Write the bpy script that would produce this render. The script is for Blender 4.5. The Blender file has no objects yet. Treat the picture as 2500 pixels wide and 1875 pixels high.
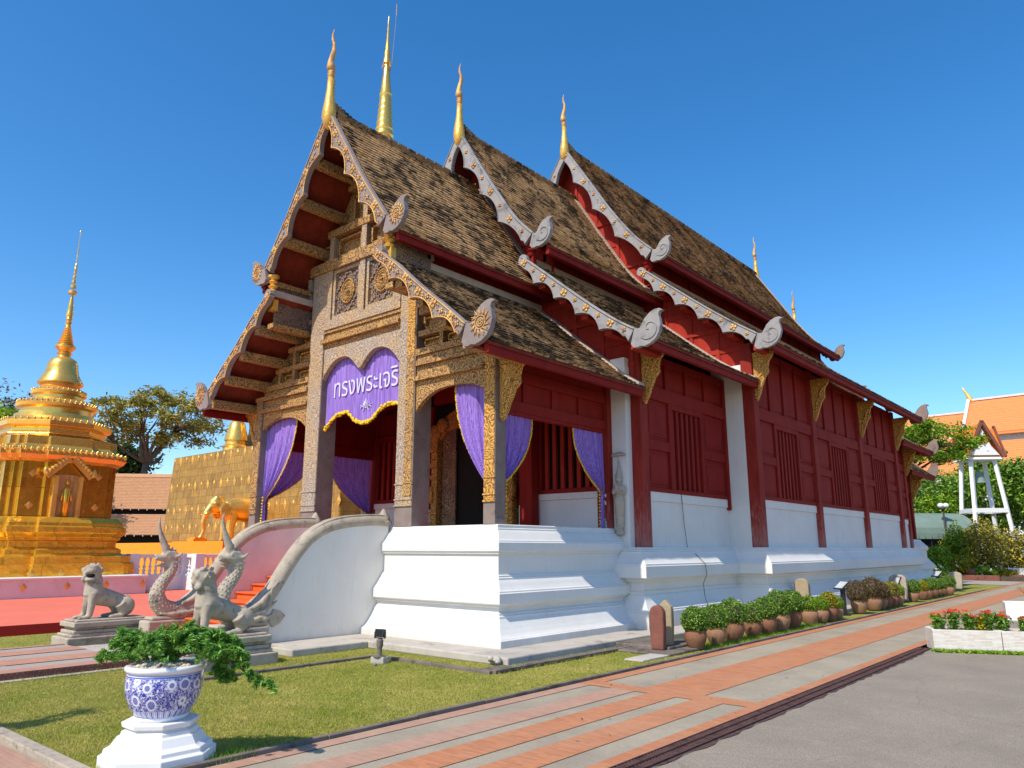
import bpy, bmesh, math, random
import numpy as np
from mathutils import Vector, Matrix
R = math.radians
random.seed(7)
C = bpy.context.scene.collection
scene = bpy.context.scene

# ---------------------------------------------------------------- camera
cam_data = bpy.data.cameras.new("camera"); cam = bpy.data.objects.new("camera", cam_data); C.objects.link(cam)
cam.location = (8.14, -9.22, 1.65); cam.rotation_euler = (R(90 + 12.42), 0, R(40.62))
cam_data.sensor_width = 36; cam_data.lens = 36 * 1827 / 2500; cam_data.clip_end = 3000; cam_data.clip_start = 0.05
scene.camera = cam
# ---------------------------------------------------------------- world, sun, exposure
SUN_EL = 49.5
world = bpy.data.worlds.new("World"); scene.world = world; world.use_nodes = True
wn = world.node_tree; wn.nodes.clear()
sky = wn.nodes.new('ShaderNodeTexSky'); sky.sky_type = 'NISHITA'; sky.sun_disc = False
sky.sun_elevation = R(SUN_EL); sky.sun_rotation = R(180)
sky.air_density = 1.0; sky.dust_density = 0.7; sky.ozone_density = 2.8; sky.altitude = 300
hs = wn.nodes.new('ShaderNodeHueSaturation'); hs.inputs['Saturation'].default_value = 1.34
bgn = wn.nodes.new('ShaderNodeBackground'); bgn.inputs['Strength'].default_value = 0.123
wo = wn.nodes.new('ShaderNodeOutputWorld')
wn.links.new(sky.outputs[0], hs.inputs['Color']); wn.links.new(hs.outputs[0], bgn.inputs[0]); wn.links.new(bgn.outputs[0], wo.inputs[0])
sl = bpy.data.lights.new("sun", 'SUN'); sl.energy = 2.9; sl.angle = R(0.5); sl.color = (1.0, 0.92, 0.79)
so = bpy.data.objects.new("sun", sl); C.objects.link(so)
so.rotation_euler = Vector((-0.005, -1, math.tan(R(SUN_EL)))).to_track_quat('Z', 'Y').to_euler()
scene.view_settings.view_transform = 'Standard'; scene.view_settings.look = 'None'
scene.view_settings.exposure = 0.78; scene.view_settings.gamma = 1
scene.cycles.max_bounces = 6; scene.cycles.diffuse_bounces = 3; scene.cycles.glossy_bounces = 3
scene.cycles.transparent_max_bounces = 6; scene.cycles.caustics_reflective = False; scene.cycles.caustics_refractive = False

# ---------------------------------------------------------------- material helpers
class NT:
    def __init__(s, name):
        s.m = bpy.data.materials.new(name); s.m.use_nodes = True; s.n = s.m.node_tree.nodes; s.l = s.m.node_tree.links
        s.p = s.n['Principled BSDF']; s._tc = None
    def co(s):
        if s._tc is None: s._tc = s.n.new('ShaderNodeTexCoord').outputs['Object']
        return s._tc
    def new(s, t, **k):
        x = s.n.new(t)
        for a, b in k.items(): setattr(x, a, b)
        return x
    def lk(s, a, b): s.l.new(a, b)
    def val(s, x, sock):
        if isinstance(x, (int, float)): sock.default_value = x
        elif isinstance(x, tuple): sock.default_value = x if len(x) == 4 or len(sock.default_value) == 3 else (*x, 1)
        else: s.lk(x, sock)
    def mapping(s, scale=(1, 1, 1), rot=(0, 0, 0), loc=(0, 0, 0), src=None):
        m = s.new('ShaderNodeMapping'); s.lk(src or s.co(), m.inputs[0])
        m.inputs['Scale'].default_value = scale; m.inputs['Rotation'].default_value = rot; m.inputs['Location'].default_value = loc
        return m.outputs[0]
    def noise(s, scale=5, detail=4, rough=0.55, vec=None, dist=0.0, out=0):
        t = s.new('ShaderNodeTexNoise'); s.lk(vec or s.co(), t.inputs['Vector'])
        t.inputs['Scale'].default_value = scale; t.inputs['Detail'].default_value = detail
        t.inputs['Roughness'].default_value = rough; t.inputs['Distortion'].default_value = dist
        return t.outputs[out]
    def voro(s, scale=5, feature='F1', vec=None, out='Distance', rnd=1.0):
        t = s.new('ShaderNodeTexVoronoi', feature=feature); s.lk(vec or s.co(), t.inputs['Vector'])
        t.inputs['Scale'].default_value = scale; t.inputs['Randomness'].default_value = rnd
        return t.outputs[out]
    def ramp(s, fac, stops, interp='LINEAR'):
        r = s.new('ShaderNodeValToRGB'); r.color_ramp.interpolation = interp
        e = r.color_ramp.elements
        while len(e) < len(stops): e.new(0.5)
        for i, (p, c) in enumerate(stops):
            e[i].position = p; e[i].color = (c, c, c, 1) if isinstance(c, (int, float)) else (*c, 1)
        s.lk(fac, r.inputs[0]); return r.outputs[0]
    def mix(s, f, a, b, blend='MIX'):
        m = s.new('ShaderNodeMix', data_type='RGBA', blend_type=blend)
        s.val(f, m.inputs[0]); s.val(a, m.inputs[6]); s.val(b, m.inputs[7]); return m.outputs[2]
    def math(s, op, a, b=0.0):
        m = s.new('ShaderNodeMath', operation=op); s.val(a, m.inputs[0]); s.val(b, m.inputs[1]); return m.outputs[0]
    def sep(s, src=None):
        x = s.new('ShaderNodeSeparateXYZ'); s.lk(src or s.co(), x.inputs[0]); return x.outputs
    def pos(s): return s.new('ShaderNodeNewGeometry').outputs['Position']
    def island(s): return s.new('ShaderNodeNewGeometry').outputs['Random Per Island']
    def bump(s, h, strength=0.3, dist=0.02, prev=None):
        b = s.new('ShaderNodeBump'); b.inputs['Strength'].default_value = strength; b.inputs['Distance'].default_value = dist
        s.lk(h, b.inputs['Height'])
        if prev is not None: s.lk(prev, b.inputs['Normal'])
        s.lk(b.outputs[0], s.p.inputs['Normal']); return b.outputs[0]
    def set(s, col=None, rough=None, metal=None, spec=None):
        if col is not None: s.val(col, s.p.inputs['Base Color'])
        if rough is not None: s.val(rough, s.p.inputs['Roughness'])
        if metal is not None: s.val(metal, s.p.inputs['Metallic'])
        if spec is not None: s.val(spec, s.p.inputs['Specular IOR Level'])
        return s.m

def plain(name, col, rough=0.6, var=0.15, scale=6, bump=0.1, metal=0.0, spec=0.4):
    t = NT(name); n = t.noise(scale, 5, 0.6)
    c = t.mix(t.ramp(n, [(0.3, 0.0), (0.7, 1.0)]), tuple(x * (1 - var) for x in col), tuple(min(1, x * (1 + var)) for x in col))
    if bump: t.bump(t.noise(scale * 5, 4), bump, 0.01)
    return t.set(c, rough, metal, spec)

M = {}
def mk_plaster():
    t = NT('white_plaster'); n = t.noise(1.3, 6, 0.65); st = t.noise(4, 5, 0.7, vec=t.mapping((3, 3, .35)))
    c = t.mix(t.ramp(n, [(0.35, 0.0), (0.75, 1.0)]), (0.75, 0.725, 0.68), (0.68, 0.65, 0.60))
    c = t.mix(t.ramp(st, [(0.54, 0.0), (0.82, 0.45)]), c, (0.52, 0.49, 0.43))
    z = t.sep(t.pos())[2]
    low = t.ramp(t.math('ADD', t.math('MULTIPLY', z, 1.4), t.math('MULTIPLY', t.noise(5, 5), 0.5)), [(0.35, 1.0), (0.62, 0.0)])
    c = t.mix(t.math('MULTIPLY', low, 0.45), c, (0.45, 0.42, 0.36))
    b = t.bump(t.noise(3, 4), 0.12, 0.03); t.bump(t.noise(60, 3), 0.10, 0.004, b)
    return t.set(c, 0.75, 0, 0.3)
def mk_red(name, worn=0.0, base=(0.205, 0.010, 0.007), alt=(0.29, 0.018, 0.011)):
    t = NT(name); n = t.noise(2.5, 6, 0.65, vec=t.mapping((1.5, 1.5, .5)))
    c = t.mix(t.ramp(n, [(0.3, 0.0), (0.72, 1.0)]), base, alt)
    g = t.noise(8, 5, 0.7, vec=t.mapping((9, 9, .5)))
    c = t.mix(t.math('MULTIPLY', t.ramp(g, [(0.5, 0.0), (0.75, 1.0)]), 0.6), c, (0.075, 0.010, 0.010))
    c = t.mix(t.math('MULTIPLY', t.ramp(t.noise(14, 5, 0.8), [(0.58, 0.0), (0.76, 1.0)]), 0.35), c, (0.36, 0.11, 0.085))
    if worn:
        z = t.sep(t.pos())[2]
        w = t.ramp(t.math('ADD', t.math('MULTIPLY', t.math('SUBTRACT', 3.9, z), 0.16 * worn), t.math('MULTIPLY', t.noise(7, 6, 0.75, vec=t.mapping((4, 4, .6))), 0.8)), [(0.60, 0.0), (0.78, 1.0)])
        c = t.mix(t.math('MULTIPLY', w, 0.65), c, (0.42, 0.20, 0.18))
    t.bump(g, 0.25, 0.01)
    return t.set(c, 0.7, 0, 0.15)
def mk_carved(name, ground, hi, gold, gold_amt=0.5, scale=9, strength=0.9, silver=0.0):
    """carved and gilded timber: scrollwork relief, gold left on the raised parts"""
    t = NT(name)
    nv = t.noise(scale * 0.45, 2, 0.5, out=1)
    vm = t.new('ShaderNodeVectorMath', operation='SCALE'); t.lk(nv, vm.inputs[0]); vm.inputs[3].default_value = 0.22
    va = t.new('ShaderNodeVectorMath', operation='ADD'); t.lk(t.co(), va.inputs[0]); t.lk(vm.outputs[0], va.inputs[1])
    v = t.voro(scale, 'F1', va.outputs[0], rnd=0.75); e = t.voro(scale * 1.9, 'DISTANCE_TO_EDGE', va.outputs[0], rnd=0.8)
    rings = t.math('SINE', t.math('MULTIPLY', v, 26.0))
    h = t.math('ADD', t.math('MULTIPLY', t.ramp(rings, [(0.15, 0.0), (0.6, 1.0)]), 0.7), t.math('MULTIPLY', t.ramp(e, [(0.03, 0.0), (0.12, 1.0)]), 0.4))
    hr = t.ramp(h, [(0.2, 0.0), (0.8, 1.0)])
    patch = t.ramp(t.noise(1.1, 5, 0.6), [(0.5 - gold_amt * .3, 0.0), (0.72 - gold_amt * .3, 1.0)])
    g = t.math('MULTIPLY', hr, patch)
    c = t.mix(hr, ground, hi)  # recesses darker than raised parts: shade of the carving painted in
    c = t.mix(t.math('MULTIPLY', g, 0.92), c, gold)
    t.bump(h, strength * 0.5, 0.02)
    t.set(c, t.ramp(g, [(0.0, 0.8), (1.0, 0.5)]), t.math('MULTIPLY', g, 0.25), 0.25)
    return t.m
def mk_tile(name, a, b, dark, amt):
    t = NT(name)
    n = t.noise(1.3, 8, 0.72); n2 = t.noise(8, 5, 0.7, vec=t.mapping((1, .55, 1)))
    s_ = t.math('ADD', t.math('MULTIPLY', n, 0.6), t.math('MULTIPLY', n2, 0.45))
    isl = t.new('ShaderNodeAttribute'); isl.attribute_name = 'tilevar'
    fr = t.math('FRACT', isl.outputs['Fac']); edge = t.math('GREATER_THAN', isl.outputs['Fac'], 0.999)
    c = t.mix(fr, a, b); c = t.mix(t.math('SUBTRACT', 1.0, edge), c, t.mix(0.28, c, dark))
    k = t.ramp(t.math('ADD', s_, t.math('MULTIPLY', fr, 0.07)), [(amt - 0.03, 0.0), (amt + 0.05, 1.0)])
    c = t.mix(t.math('MULTIPLY', k, 0.93), c, dark)
    t.bump(t.noise(40, 3), 0.2, 0.005)
    return t.set(c, 0.92, 0, 0.06)
def mk_stone(name, a, b, dark, sc=5, damt=0.55):
    t = NT(name)
    c = t.mix(t.ramp(t.noise(sc, 6, 0.65), [(0.3, 0.0), (0.7, 1.0)]), a, b)
    d = t.ramp(t.noise(sc * 0.8, 8, 0.75, dist=0.4), [(damt, 0.0), (damt + 0.13, 1.0)])
    c = t.mix(t.math('MULTIPLY', d, 0.75), c, dark)
    b1 = t.bump(t.noise(sc * 4, 6, 0.7), 0.5, 0.015); t.bump(t.noise(sc * 22, 3), 0.3, 0.004, b1)
    return t.set(c, 0.9, 0, 0.2)
def mk_gold(name, base=(0.86, 0.50, 0.08), dark=(0.50, 0.27, 0.045), rough=0.2, panel=None, streak=0.5, bumpy=0.15, metal=0.72):
    t = NT(name)
    st = t.noise(3, 6, 0.7, vec=t.mapping((2.2, 2.2, .5)))
    c = t.mix(t.math('MULTIPLY', t.ramp(st, [(0.4, 0.0), (0.75, 1.0)]), streak), base, dark)
    nrm = t.bump(t.noise(2.4, 3, 0.5), bumpy, 0.12)
    if panel:
        sx = t.sep(); cmb = t.new('ShaderNodeCombineXYZ'); t.lk(t.math('ADD', sx[0], sx[1]), cmb.inputs[0]); t.lk(sx[2], cmb.inputs[1])
        br = t.new('ShaderNodeTexBrick'); t.lk(cmb.outputs[0], br.inputs['Vector'])
        br.inputs['Scale'].default_value = 1; br.inputs['Mortar Size'].default_value = 0.012; br.inputs['Brick Width'].default_value = panel[0]; br.inputs['Row Height'].default_value = panel[1]
        br.inputs['Color1'].default_value = (1, 1, 1, 1); br.inputs['Color2'].default_value = (0.62, 0.62, 0.62, 1); br.inputs['Mortar'].default_value = (0.35, 0.3, 0.2, 1)
        c = t.mix(0.7, c, br.outputs['Color'], 'MULTIPLY')
        nrm = t.bump(br.outputs['Fac'], 0.4, -0.01, nrm)
    r = t.ramp(t.noise(5, 5, 0.6), [(0.3, rough * 0.8), (0.8, min(1, rough * 1.8))])
    return t.set(c, r, metal, 0.5)
def mk_leaf(name, a, b, c3=None, rough=0.5, trans=0.25):
    t = NT(name); i = t.island()
    st = [(0.0, a), (0.6, b)] + ([(1.0, c3)] if c3 else [])
    c = t.ramp(i, st)
    t.set(c, rough, 0, 0.35)
    tr = t.new('ShaderNodeBsdfTranslucent'); t.lk(c, tr.inputs[0])
    ms = t.new('ShaderNodeMixShader'); ms.inputs[0].default_value = trans
    out = t.n['Material Output']; t.lk(t.p.outputs[0], ms.inputs[1]); t.lk(tr.outputs[0], ms.inputs[2]); t.lk(ms.outputs[0], out.inputs[0])
    return t.m
def mk_brick(name, a, b, mortar, bw=0.23, rh=0.065, rotz=0.0, fade=None):
    t = NT(name)
    v = t.mapping((1, 1, 1), (0, 0, rotz), src=t.pos())
    br = t.new('ShaderNodeTexBrick'); t.lk(v, br.inputs['Vector'])
    br.inputs['Scale'].default_value = 1; br.inputs['Brick Width'].default_value = bw; br.inputs['Row Height'].default_value = rh
    br.inputs['Mortar Size'].default_value = 0.006; br.inputs['Bias'].default_value = 0.0
    br.inputs['Color1'].default_value = (*a, 1); br.inputs['Color2'].default_value = (*b, 1); br.inputs['Mortar'].default_value = (*mortar, 1)
    n = t.noise(1.4, 6, 0.7, vec=t.pos())
    c = t.mix(t.math('MULTIPLY', t.ramp(n, [(0.42, 0.0), (0.7, 1.0)]), 0.55), br.outputs['Color'], fade or (0.42, 0.27, 0.21))
    c = t.mix(t.math('MULTIPLY', t.ramp(t.noise(9, 6, 0.8, vec=t.pos()), [(0.5, 0.0), (0.75, 1.0)]), 0.4), c, (0.20, 0.13, 0.10))
    b1 = t.bump(br.outputs['Fac'], 0.5, -0.006); t.bump(t.noise(50, 3, vec=t.pos()), 0.2, 0.004, b1)
    return t.set(c, 0.85, 0, 0.25)
def mk_speckle(name, a, b, sc=60, big=None, bamt=0.35):
    t = NT(name); p = t.pos()
    c = t.mix(t.ramp(t.noise(sc, 4, 0.8, vec=p), [(0.35, 0.0), (0.65, 1.0)]), a, b)
    if big: c = t.mix(t.math('MULTIPLY', t.ramp(t.noise(0.9, 7, 0.7, vec=p), [(0.4, 0.0), (0.68, 1.0)]), bamt), c, big)
    v = t.voro(sc * 1.6, 'F1', p)
    t.bump(v, 0.4, 0.006)
    return t.set(c, 0.9, 0, 0.25)

M['plaster'] = mk_plaster()
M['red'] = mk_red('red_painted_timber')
M['red_lit'] = mk_red('red_timber_lit', 0, (0.30, 0.020, 0.012), (0.42, 0.040, 0.022))  # brighter copy of the red timber, sunlight put into the colour
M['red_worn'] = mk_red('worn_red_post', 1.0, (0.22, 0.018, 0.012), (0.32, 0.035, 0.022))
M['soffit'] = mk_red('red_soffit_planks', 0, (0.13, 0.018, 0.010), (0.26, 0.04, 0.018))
M['dark'] = plain('dark_interior', (0.012, 0.008, 0.006), 0.9)  # near-black colour stands in for unlit depth in openings
M['carved'] = mk_carved('weathered_carved_timber', (0.16, 0.09, 0.045), (0.34, 0.215, 0.12), (0.60, 0.33, 0.09), 0.85, 5.5)
M['carved_gold'] = mk_carved('gilded_carved_timber', (0.22, 0.10, 0.035), (0.52, 0.28, 0.085), (0.76, 0.40, 0.07), 1.3, 6.5)
M['carved_grey'] = mk_carved('silver_grey_carved_timber', (0.25, 0.19, 0.145), (0.47, 0.39, 0.31), (0.60, 0.38, 0.16), 0.45, 6.0)
M['carved_dark'] = mk_carved('brown_carved_panel', (0.09, 0.055, 0.045), (0.24, 0.16, 0.12), (0.50, 0.30, 0.12), 0.2, 7)
M['greywood'] = mk_stone('bleached_grey_timber', (0.36, 0.34, 0.33), (0.27, 0.25, 0.245), (0.10, 0.09, 0.09), 4, 0.52)
M['purplewood'] = mk_stone('weathered_brown_timber', (0.20, 0.14, 0.12), (0.28, 0.22, 0.19), (0.10, 0.06, 0.05), 3, 0.56)
M['gilt'] = mk_gold('bright_gilding', (0.90, 0.52, 0.09), (0.42, 0.20, 0.06), 0.35, None, 0.8, 0.3, 0.4)
M['gilt_red'] = mk_gold('worn_gilding', (0.70, 0.42, 0.12), (0.30, 0.10, 0.06), 0.55, None, 1.0, 0.5, 0.2)
M['tile'] = mk_tile('clay_shingles', (0.47, 0.27, 0.12), (0.80, 0.51, 0.26), (0.035, 0.025, 0.019), 0.56)
M['tile_dark'] = mk_tile('blackened_clay_shingles', (0.42, 0.25, 0.12), (0.66, 0.42, 0.22), (0.030, 0.023, 0.018), 0.535)
M['tile_brown'] = mk_tile('brown_clay_shingles', (0.32, 0.17, 0.08), (0.62, 0.36, 0.17), (0.05, 0.034, 0.024), 0.56)
M['verge'] = mk_stone('lime_mortar_verge', (0.55, 0.44, 0.36), (0.42, 0.33, 0.27), (0.25, 0.2, 0.16), 4, 0.6)
M['stone'] = mk_stone('weathered_stucco', (0.50, 0.425, 0.33), (0.36, 0.30, 0.23), (0.12, 0.10, 0.08), 4, 0.52)
M['stone_warm'] = mk_stone('warm_old_stucco', (0.50, 0.42, 0.33), (0.38, 0.315, 0.245), (0.16, 0.125, 0.10), 4, 0.53)
M['coping'] = mk_stone('old_mortar_coping', (0.48, 0.40, 0.31), (0.34, 0.285, 0.22), (0.14, 0.12, 0.10), 6, 0.54)
M['slab'] = mk_stone('stained_concrete', (0.52, 0.47, 0.40), (0.40, 0.36, 0.31), (0.14, 0.12, 0.10), 2.2, 0.55)
M['slabdark'] = mk_stone('mossy_dark_concrete', (0.22, 0.18, 0.15), (0.15, 0.12, 0.10), (0.05, 0.045, 0.04), 3, 0.5)
M['sema_red'] = mk_stone('red_sandstone', (0.26, 0.10, 0.07), (0.17, 0.065, 0.05), (0.07, 0.04, 0.035), 6, 0.56)
M['sema_tan'] = mk_stone('tan_sandstone', (0.42, 0.33, 0.20), (0.32, 0.25, 0.16), (0.14, 0.11, 0.08), 6, 0.56)
M['goldp'] = mk_gold('gilded_sheet_panels', (0.90, 0.50, 0.05), (0.62, 0.30, 0.02), 0.18, (1.1, 0.9), 0.4, 0.06, 0.75)
M['goldwall'] = mk_gold('old_gilded_wall_plates', (0.55, 0.31, 0.06), (0.22, 0.115, 0.02), 0.38, (0.9, 0.42), 1.0, 0.04, 0.35)
M['gold'] = mk_gold('polished_gilding', (0.96, 0.56, 0.12), (0.80, 0.40, 0.05), 0.22, None, 0.4, 0.05)
M['goldrough'] = mk_gold('gold_foil_wrap', (0.97, 0.54, 0.05), (0.85, 0.38, 0.02), 0.2, (1.3, 5.0), 0.35, 0.22, 0.66)
M['orange_cloth'] = plain('orange_cloth', (0.90, 0.30, 0.01), 0.7, 0.06, 2, 0)
M['pinkpaint_bounce'] = plain('pale_pink_paint_and_bounce', (0.74, 0.60, 0.58), 0.8, 0.10, 2, 0.1)  # on stair and terrace walls this pink replaces reddish bounce light
M['redplaza'] = plain('red_painted_paving', (0.72, 0.165, 0.10), 0.75, 0.06, 0.8, 0.05)
M['bargewood'] = mk_stone('lilac_grey_weathered_timber', (0.30, 0.25, 0.235), (0.22, 0.175, 0.16), (0.22, 0.06, 0.045), 3, 0.58)
M['redcarpet'] = plain('dark_red_kerb_paint', (0.42, 0.012, 0.012), 0.7, 0.1, 2, 0.05)
M['orangestep'] = plain('orange_painted_steps', (0.70, 0.13, 0.025), 0.6, 0.12, 3, 0.1)
M['concrete'] = mk_speckle('grey_concrete', (0.33, 0.28, 0.20), (0.42, 0.355, 0.26), 45, (0.22, 0.185, 0.14), 0.6)
def mk_asphalt():
    t = NT('worn_asphalt'); p = t.pos()
    c = t.mix(t.ramp(t.noise(75, 5, 0.85, vec=p), [(0.38, 0.0), (0.62, 1.0)]), (0.165, 0.135, 0.10), (0.44, 0.37, 0.285))
    c = t.mix(t.math('MULTIPLY', t.ramp(t.noise(0.8, 7, 0.7, vec=p), [(0.38, 0.0), (0.66, 1.0)]), 0.5), c, (0.20, 0.165, 0.13))
    c = t.mix(t.math('MULTIPLY', t.ramp(t.noise(3.5, 6, 0.75, vec=p, dist=0.5), [(0.55, 0.0), (0.75, 1.0)]), 0.45), c, (0.42, 0.35, 0.265))
    wv = t.noise(1.5, 3, 0.5, vec=p, out=1); vm = t.new('ShaderNodeVectorMath', operation='SCALE'); t.lk(wv, vm.inputs[0]); vm.inputs[3].default_value = 0.5
    va = t.new('ShaderNodeVectorMath', operation='ADD'); t.lk(p, va.inputs[0]); t.lk(vm.outputs[0], va.inputs[1])
    cr = t.ramp(t.voro(0.42, 'DISTANCE_TO_EDGE', va.outputs[0]), [(0.0, 1.0), (0.006, 0.0)])
    c = t.mix(t.math('MULTIPLY', cr, 0.2), c, (0.07, 0.06, 0.05))
    c = t.mix(t.ramp(t.voro(22, 'F1', p), [(0.03, 0.6), (0.07, 0.0)]), c, (0.6, 0.55, 0.48))
    t.bump(t.voro(110, 'F1', p), 0.6, 0.008); return t.set(c, 0.9, 0, 0.25)
M['asphalt'] = mk_asphalt()
M['brick'] = mk_brick('orange_brick_paving', (0.60, 0.215, 0.085), (0.46, 0.155, 0.065), (0.34, 0.21, 0.13), 0.20, 0.045, 0, (0.47, 0.26, 0.15))
M['brick_pale'] = mk_brick('faded_pink_brick_paving', (0.50, 0.26, 0.17), (0.42, 0.21, 0.14), (0.36, 0.27, 0.20), 0.20, 0.045, 0, (0.44, 0.32, 0.23))
M['brick_left'] = mk_brick('worn_brick_paving', (0.62, 0.27, 0.16), (0.48, 0.19, 0.11), (0.30, 0.22, 0.18), 0.045, 0.20)
M['metaldark'] = plain('dark_iron', (0.05, 0.035, 0.035), 0.55, 0.3, 8, 0.1, 0.4)
M['drain'] = mk_stone('rusty_drain_grating', (0.085, 0.045, 0.042), (0.13, 0.07, 0.06), (0.035, 0.02, 0.02), 9, 0.5)
M['black'] = plain('black_plastic', (0.02, 0.022, 0.026), 0.5)
M['white'] = plain('white_paint', (0.80, 0.79, 0.77), 0.6, 0.03, 3, 0.05)
M['whitestone'] = mk_stone('whitewashed_render', (0.80, 0.79, 0.77), (0.74, 0.73, 0.71), (0.50, 0.48, 0.46), 3, 0.66)
M['terracotta'] = mk_stone('brown_glazed_pottery', (0.27, 0.125, 0.07), (0.18, 0.085, 0.05), (0.33, 0.20, 0.12), 5, 0.52)
M['terracotta_pale'] = mk_stone('tan_pottery', (0.36, 0.19, 0.11), (0.27, 0.15, 0.09), (0.42, 0.28, 0.18), 5, 0.52)
M['bark'] = mk_stone('tree_bark', (0.17, 0.13, 0.10), (0.11, 0.085, 0.065), (0.05, 0.04, 0.03), 8, 0.5)
M['leaf_green'] = mk_leaf('box_shrub_leaves', (0.045, 0.12, 0.018), (0.16, 0.31, 0.032), (0.34, 0.48, 0.06))
M['leaf_bright'] = mk_leaf('bright_leaves', (0.08, 0.19, 0.012), (0.23, 0.40, 0.02), (0.42, 0.52, 0.04))
M['leaf_yellow'] = mk_leaf('golden_leaves', (0.16, 0.18, 0.012), (0.40, 0.36, 0.012), (0.55, 0.45, 0.02))
M['leaf_brown'] = mk_leaf('dried_brown_leaves', (0.07, 0.045, 0.02), (0.19, 0.12, 0.05), (0.26, 0.21, 0.07))
M['leaf_olive'] = mk_leaf('olive_tree_leaves', (0.15, 0.16, 0.025), (0.36, 0.33, 0.06), (0.58, 0.45, 0.08))
M['leaf_dark'] = mk_leaf('dark_tree_leaves', (0.012, 0.035, 0.008), (0.045, 0.10, 0.014), (0.13, 0.20, 0.03))
M['juniper'] = mk_leaf('juniper_needles', (0.07, 0.21, 0.035), (0.16, 0.38, 0.06), (0.36, 0.55, 0.08))
def mk_grass():
    t = NT('lawn_blades'); p = t.pos(); i = t.island()
    c = t.mix(t.ramp(t.noise(0.9, 6, 0.65, vec=p), [(0.36, 0.0), (0.66, 1.0)]), (0.36, 0.40, 0.05), (0.68, 0.57, 0.16))
    c = t.mix(t.math('MULTIPLY', t.ramp(t.noise(7, 4, 0.6, vec=p), [(0.45, 0.0), (0.7, 1.0)]), 0.5), c, (0.60, 0.50, 0.20))
    c = t.mix(t.math('MULTIPLY', i, 0.35), c, (0.16, 0.20, 0.02))
    t.set(c, 0.6, 0, 0.3)
    tr = t.new('ShaderNodeBsdfTranslucent'); t.lk(c, tr.inputs[0]); ms = t.new('ShaderNodeMixShader'); ms.inputs[0].default_value = 0.35
    t.lk(t.p.outputs[0], ms.inputs[1]); t.lk(tr.outputs[0], ms.inputs[2]); t.lk(ms.outputs[0], t.n['Material Output'].inputs[0]); return t.m
M['grassb'] = mk_grass()
M['petal_red'] = plain('red_petals', (0.80, 0.06, 0.015), 0.5, 0.25, 30, 0)
M['petal_yellow'] = plain('yellow_petals', (0.90, 0.55, 0.01), 0.5, 0.2, 30, 0)
M['petal_white'] = plain('white_petals', (0.8, 0.8, 0.72), 0.5, 0.1, 30, 0)
def mk_otile():
    t = NT('orange_glazed_tiles'); s3 = t.sep(t.pos()); w = t.math('SINE', t.math('MULTIPLY', s3[2], 24.0)); n = t.noise(2.5, 6, 0.7)
    c = t.mix(t.ramp(n, [(0.35, 0.0), (0.7, 1.0)]), (0.76, 0.27, 0.09), (0.66, 0.225, 0.075)); c = t.mix(t.math('MULTIPLY', t.ramp(w, [(0.0, 0.0), (1.0, 1.0)]), 0.35), c, (0.40, 0.12, 0.04))
    t.bump(w, 0.3, 0.05); return t.set(c, 0.75, 0, 0.15)
M['orangetile'] = mk_otile()
M['orangetile_dark'] = mk_stone('mossy_orange_tiles', (0.70, 0.22, 0.03), (0.55, 0.17, 0.03), (0.2, 0.10, 0.03), 4, 0.6)
M['browntile'] = plain('tan_roof_tiles', (0.50, 0.27, 0.14), 0.8, 0.15, 5, 0.1)
M['awning'] = plain('green_canvas', (0.17, 0.24, 0.20), 0.7, 0.12, 2, 0.05)
M['pebble'] = mk_stone('cream_pebbles', (0.72, 0.62, 0.48), (0.55, 0.46, 0.36), (0.40, 0.30, 0.22), 20, 0.6)
M['soil'] = plain('soil', (0.09, 0.06, 0.04), 0.95, 0.3, 10, 0.3)
M['lamp_lens'] = plain('clear_lens', (0.5, 0.52, 0.55), 0.15)
M['slatepaving'] = mk_speckle('pale_paving', (0.34, 0.29, 0.25), (0.42, 0.36, 0.31), 30, (0.28, 0.24, 0.21), 0.4)
def mk_lawn():
    t = NT('lawn_soil'); p = t.pos()
    c = t.mix(t.ramp(t.noise(1.2, 6, 0.6, vec=p), [(0.35, 0.0), (0.68, 1.0)]), (0.30, 0.32, 0.05), (0.50, 0.43, 0.13))
    c = t.mix(t.ramp(t.noise(60, 4, 0.7, vec=p), [(0.35, 0.0), (0.7, 1.0)]), c, (0.11, 0.13, 0.02))
    t.bump(t.noise(70, 3, vec=p), 0.8, 0.02); return t.set(c, 0.95, 0, 0.1)
M['lawn'] = mk_lawn()
def mk_curtain(name, a, b):
    t = NT(name); s3 = t.sep()
    w = t.noise(1, 3, 0.8, vec=t.mapping((95, 95, 1.2)))
    c = t.mix(t.ramp(w, [(0.42, 0.0), (0.6, 1.0)]), a, b)
    t.bump(w, 0.5, 0.01)
    t.set(c, 0.6, 0, 0.2)
    tr = t.new('ShaderNodeBsdfTranslucent'); t.lk(c, tr.inputs[0]); ms = t.new('ShaderNodeMixShader'); ms.inputs[0].default_value = 0.25
    t.lk(t.p.outputs[0], ms.inputs[1]); t.lk(tr.outputs[0], ms.inputs[2]); t.lk(ms.outputs[0], t.n['Material Output'].inputs[0])
    return t.m
M['purple'] = mk_curtain('purple_thread_curtain', (0.22, 0.11, 0.46), (0.48, 0.32, 0.90))
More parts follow.
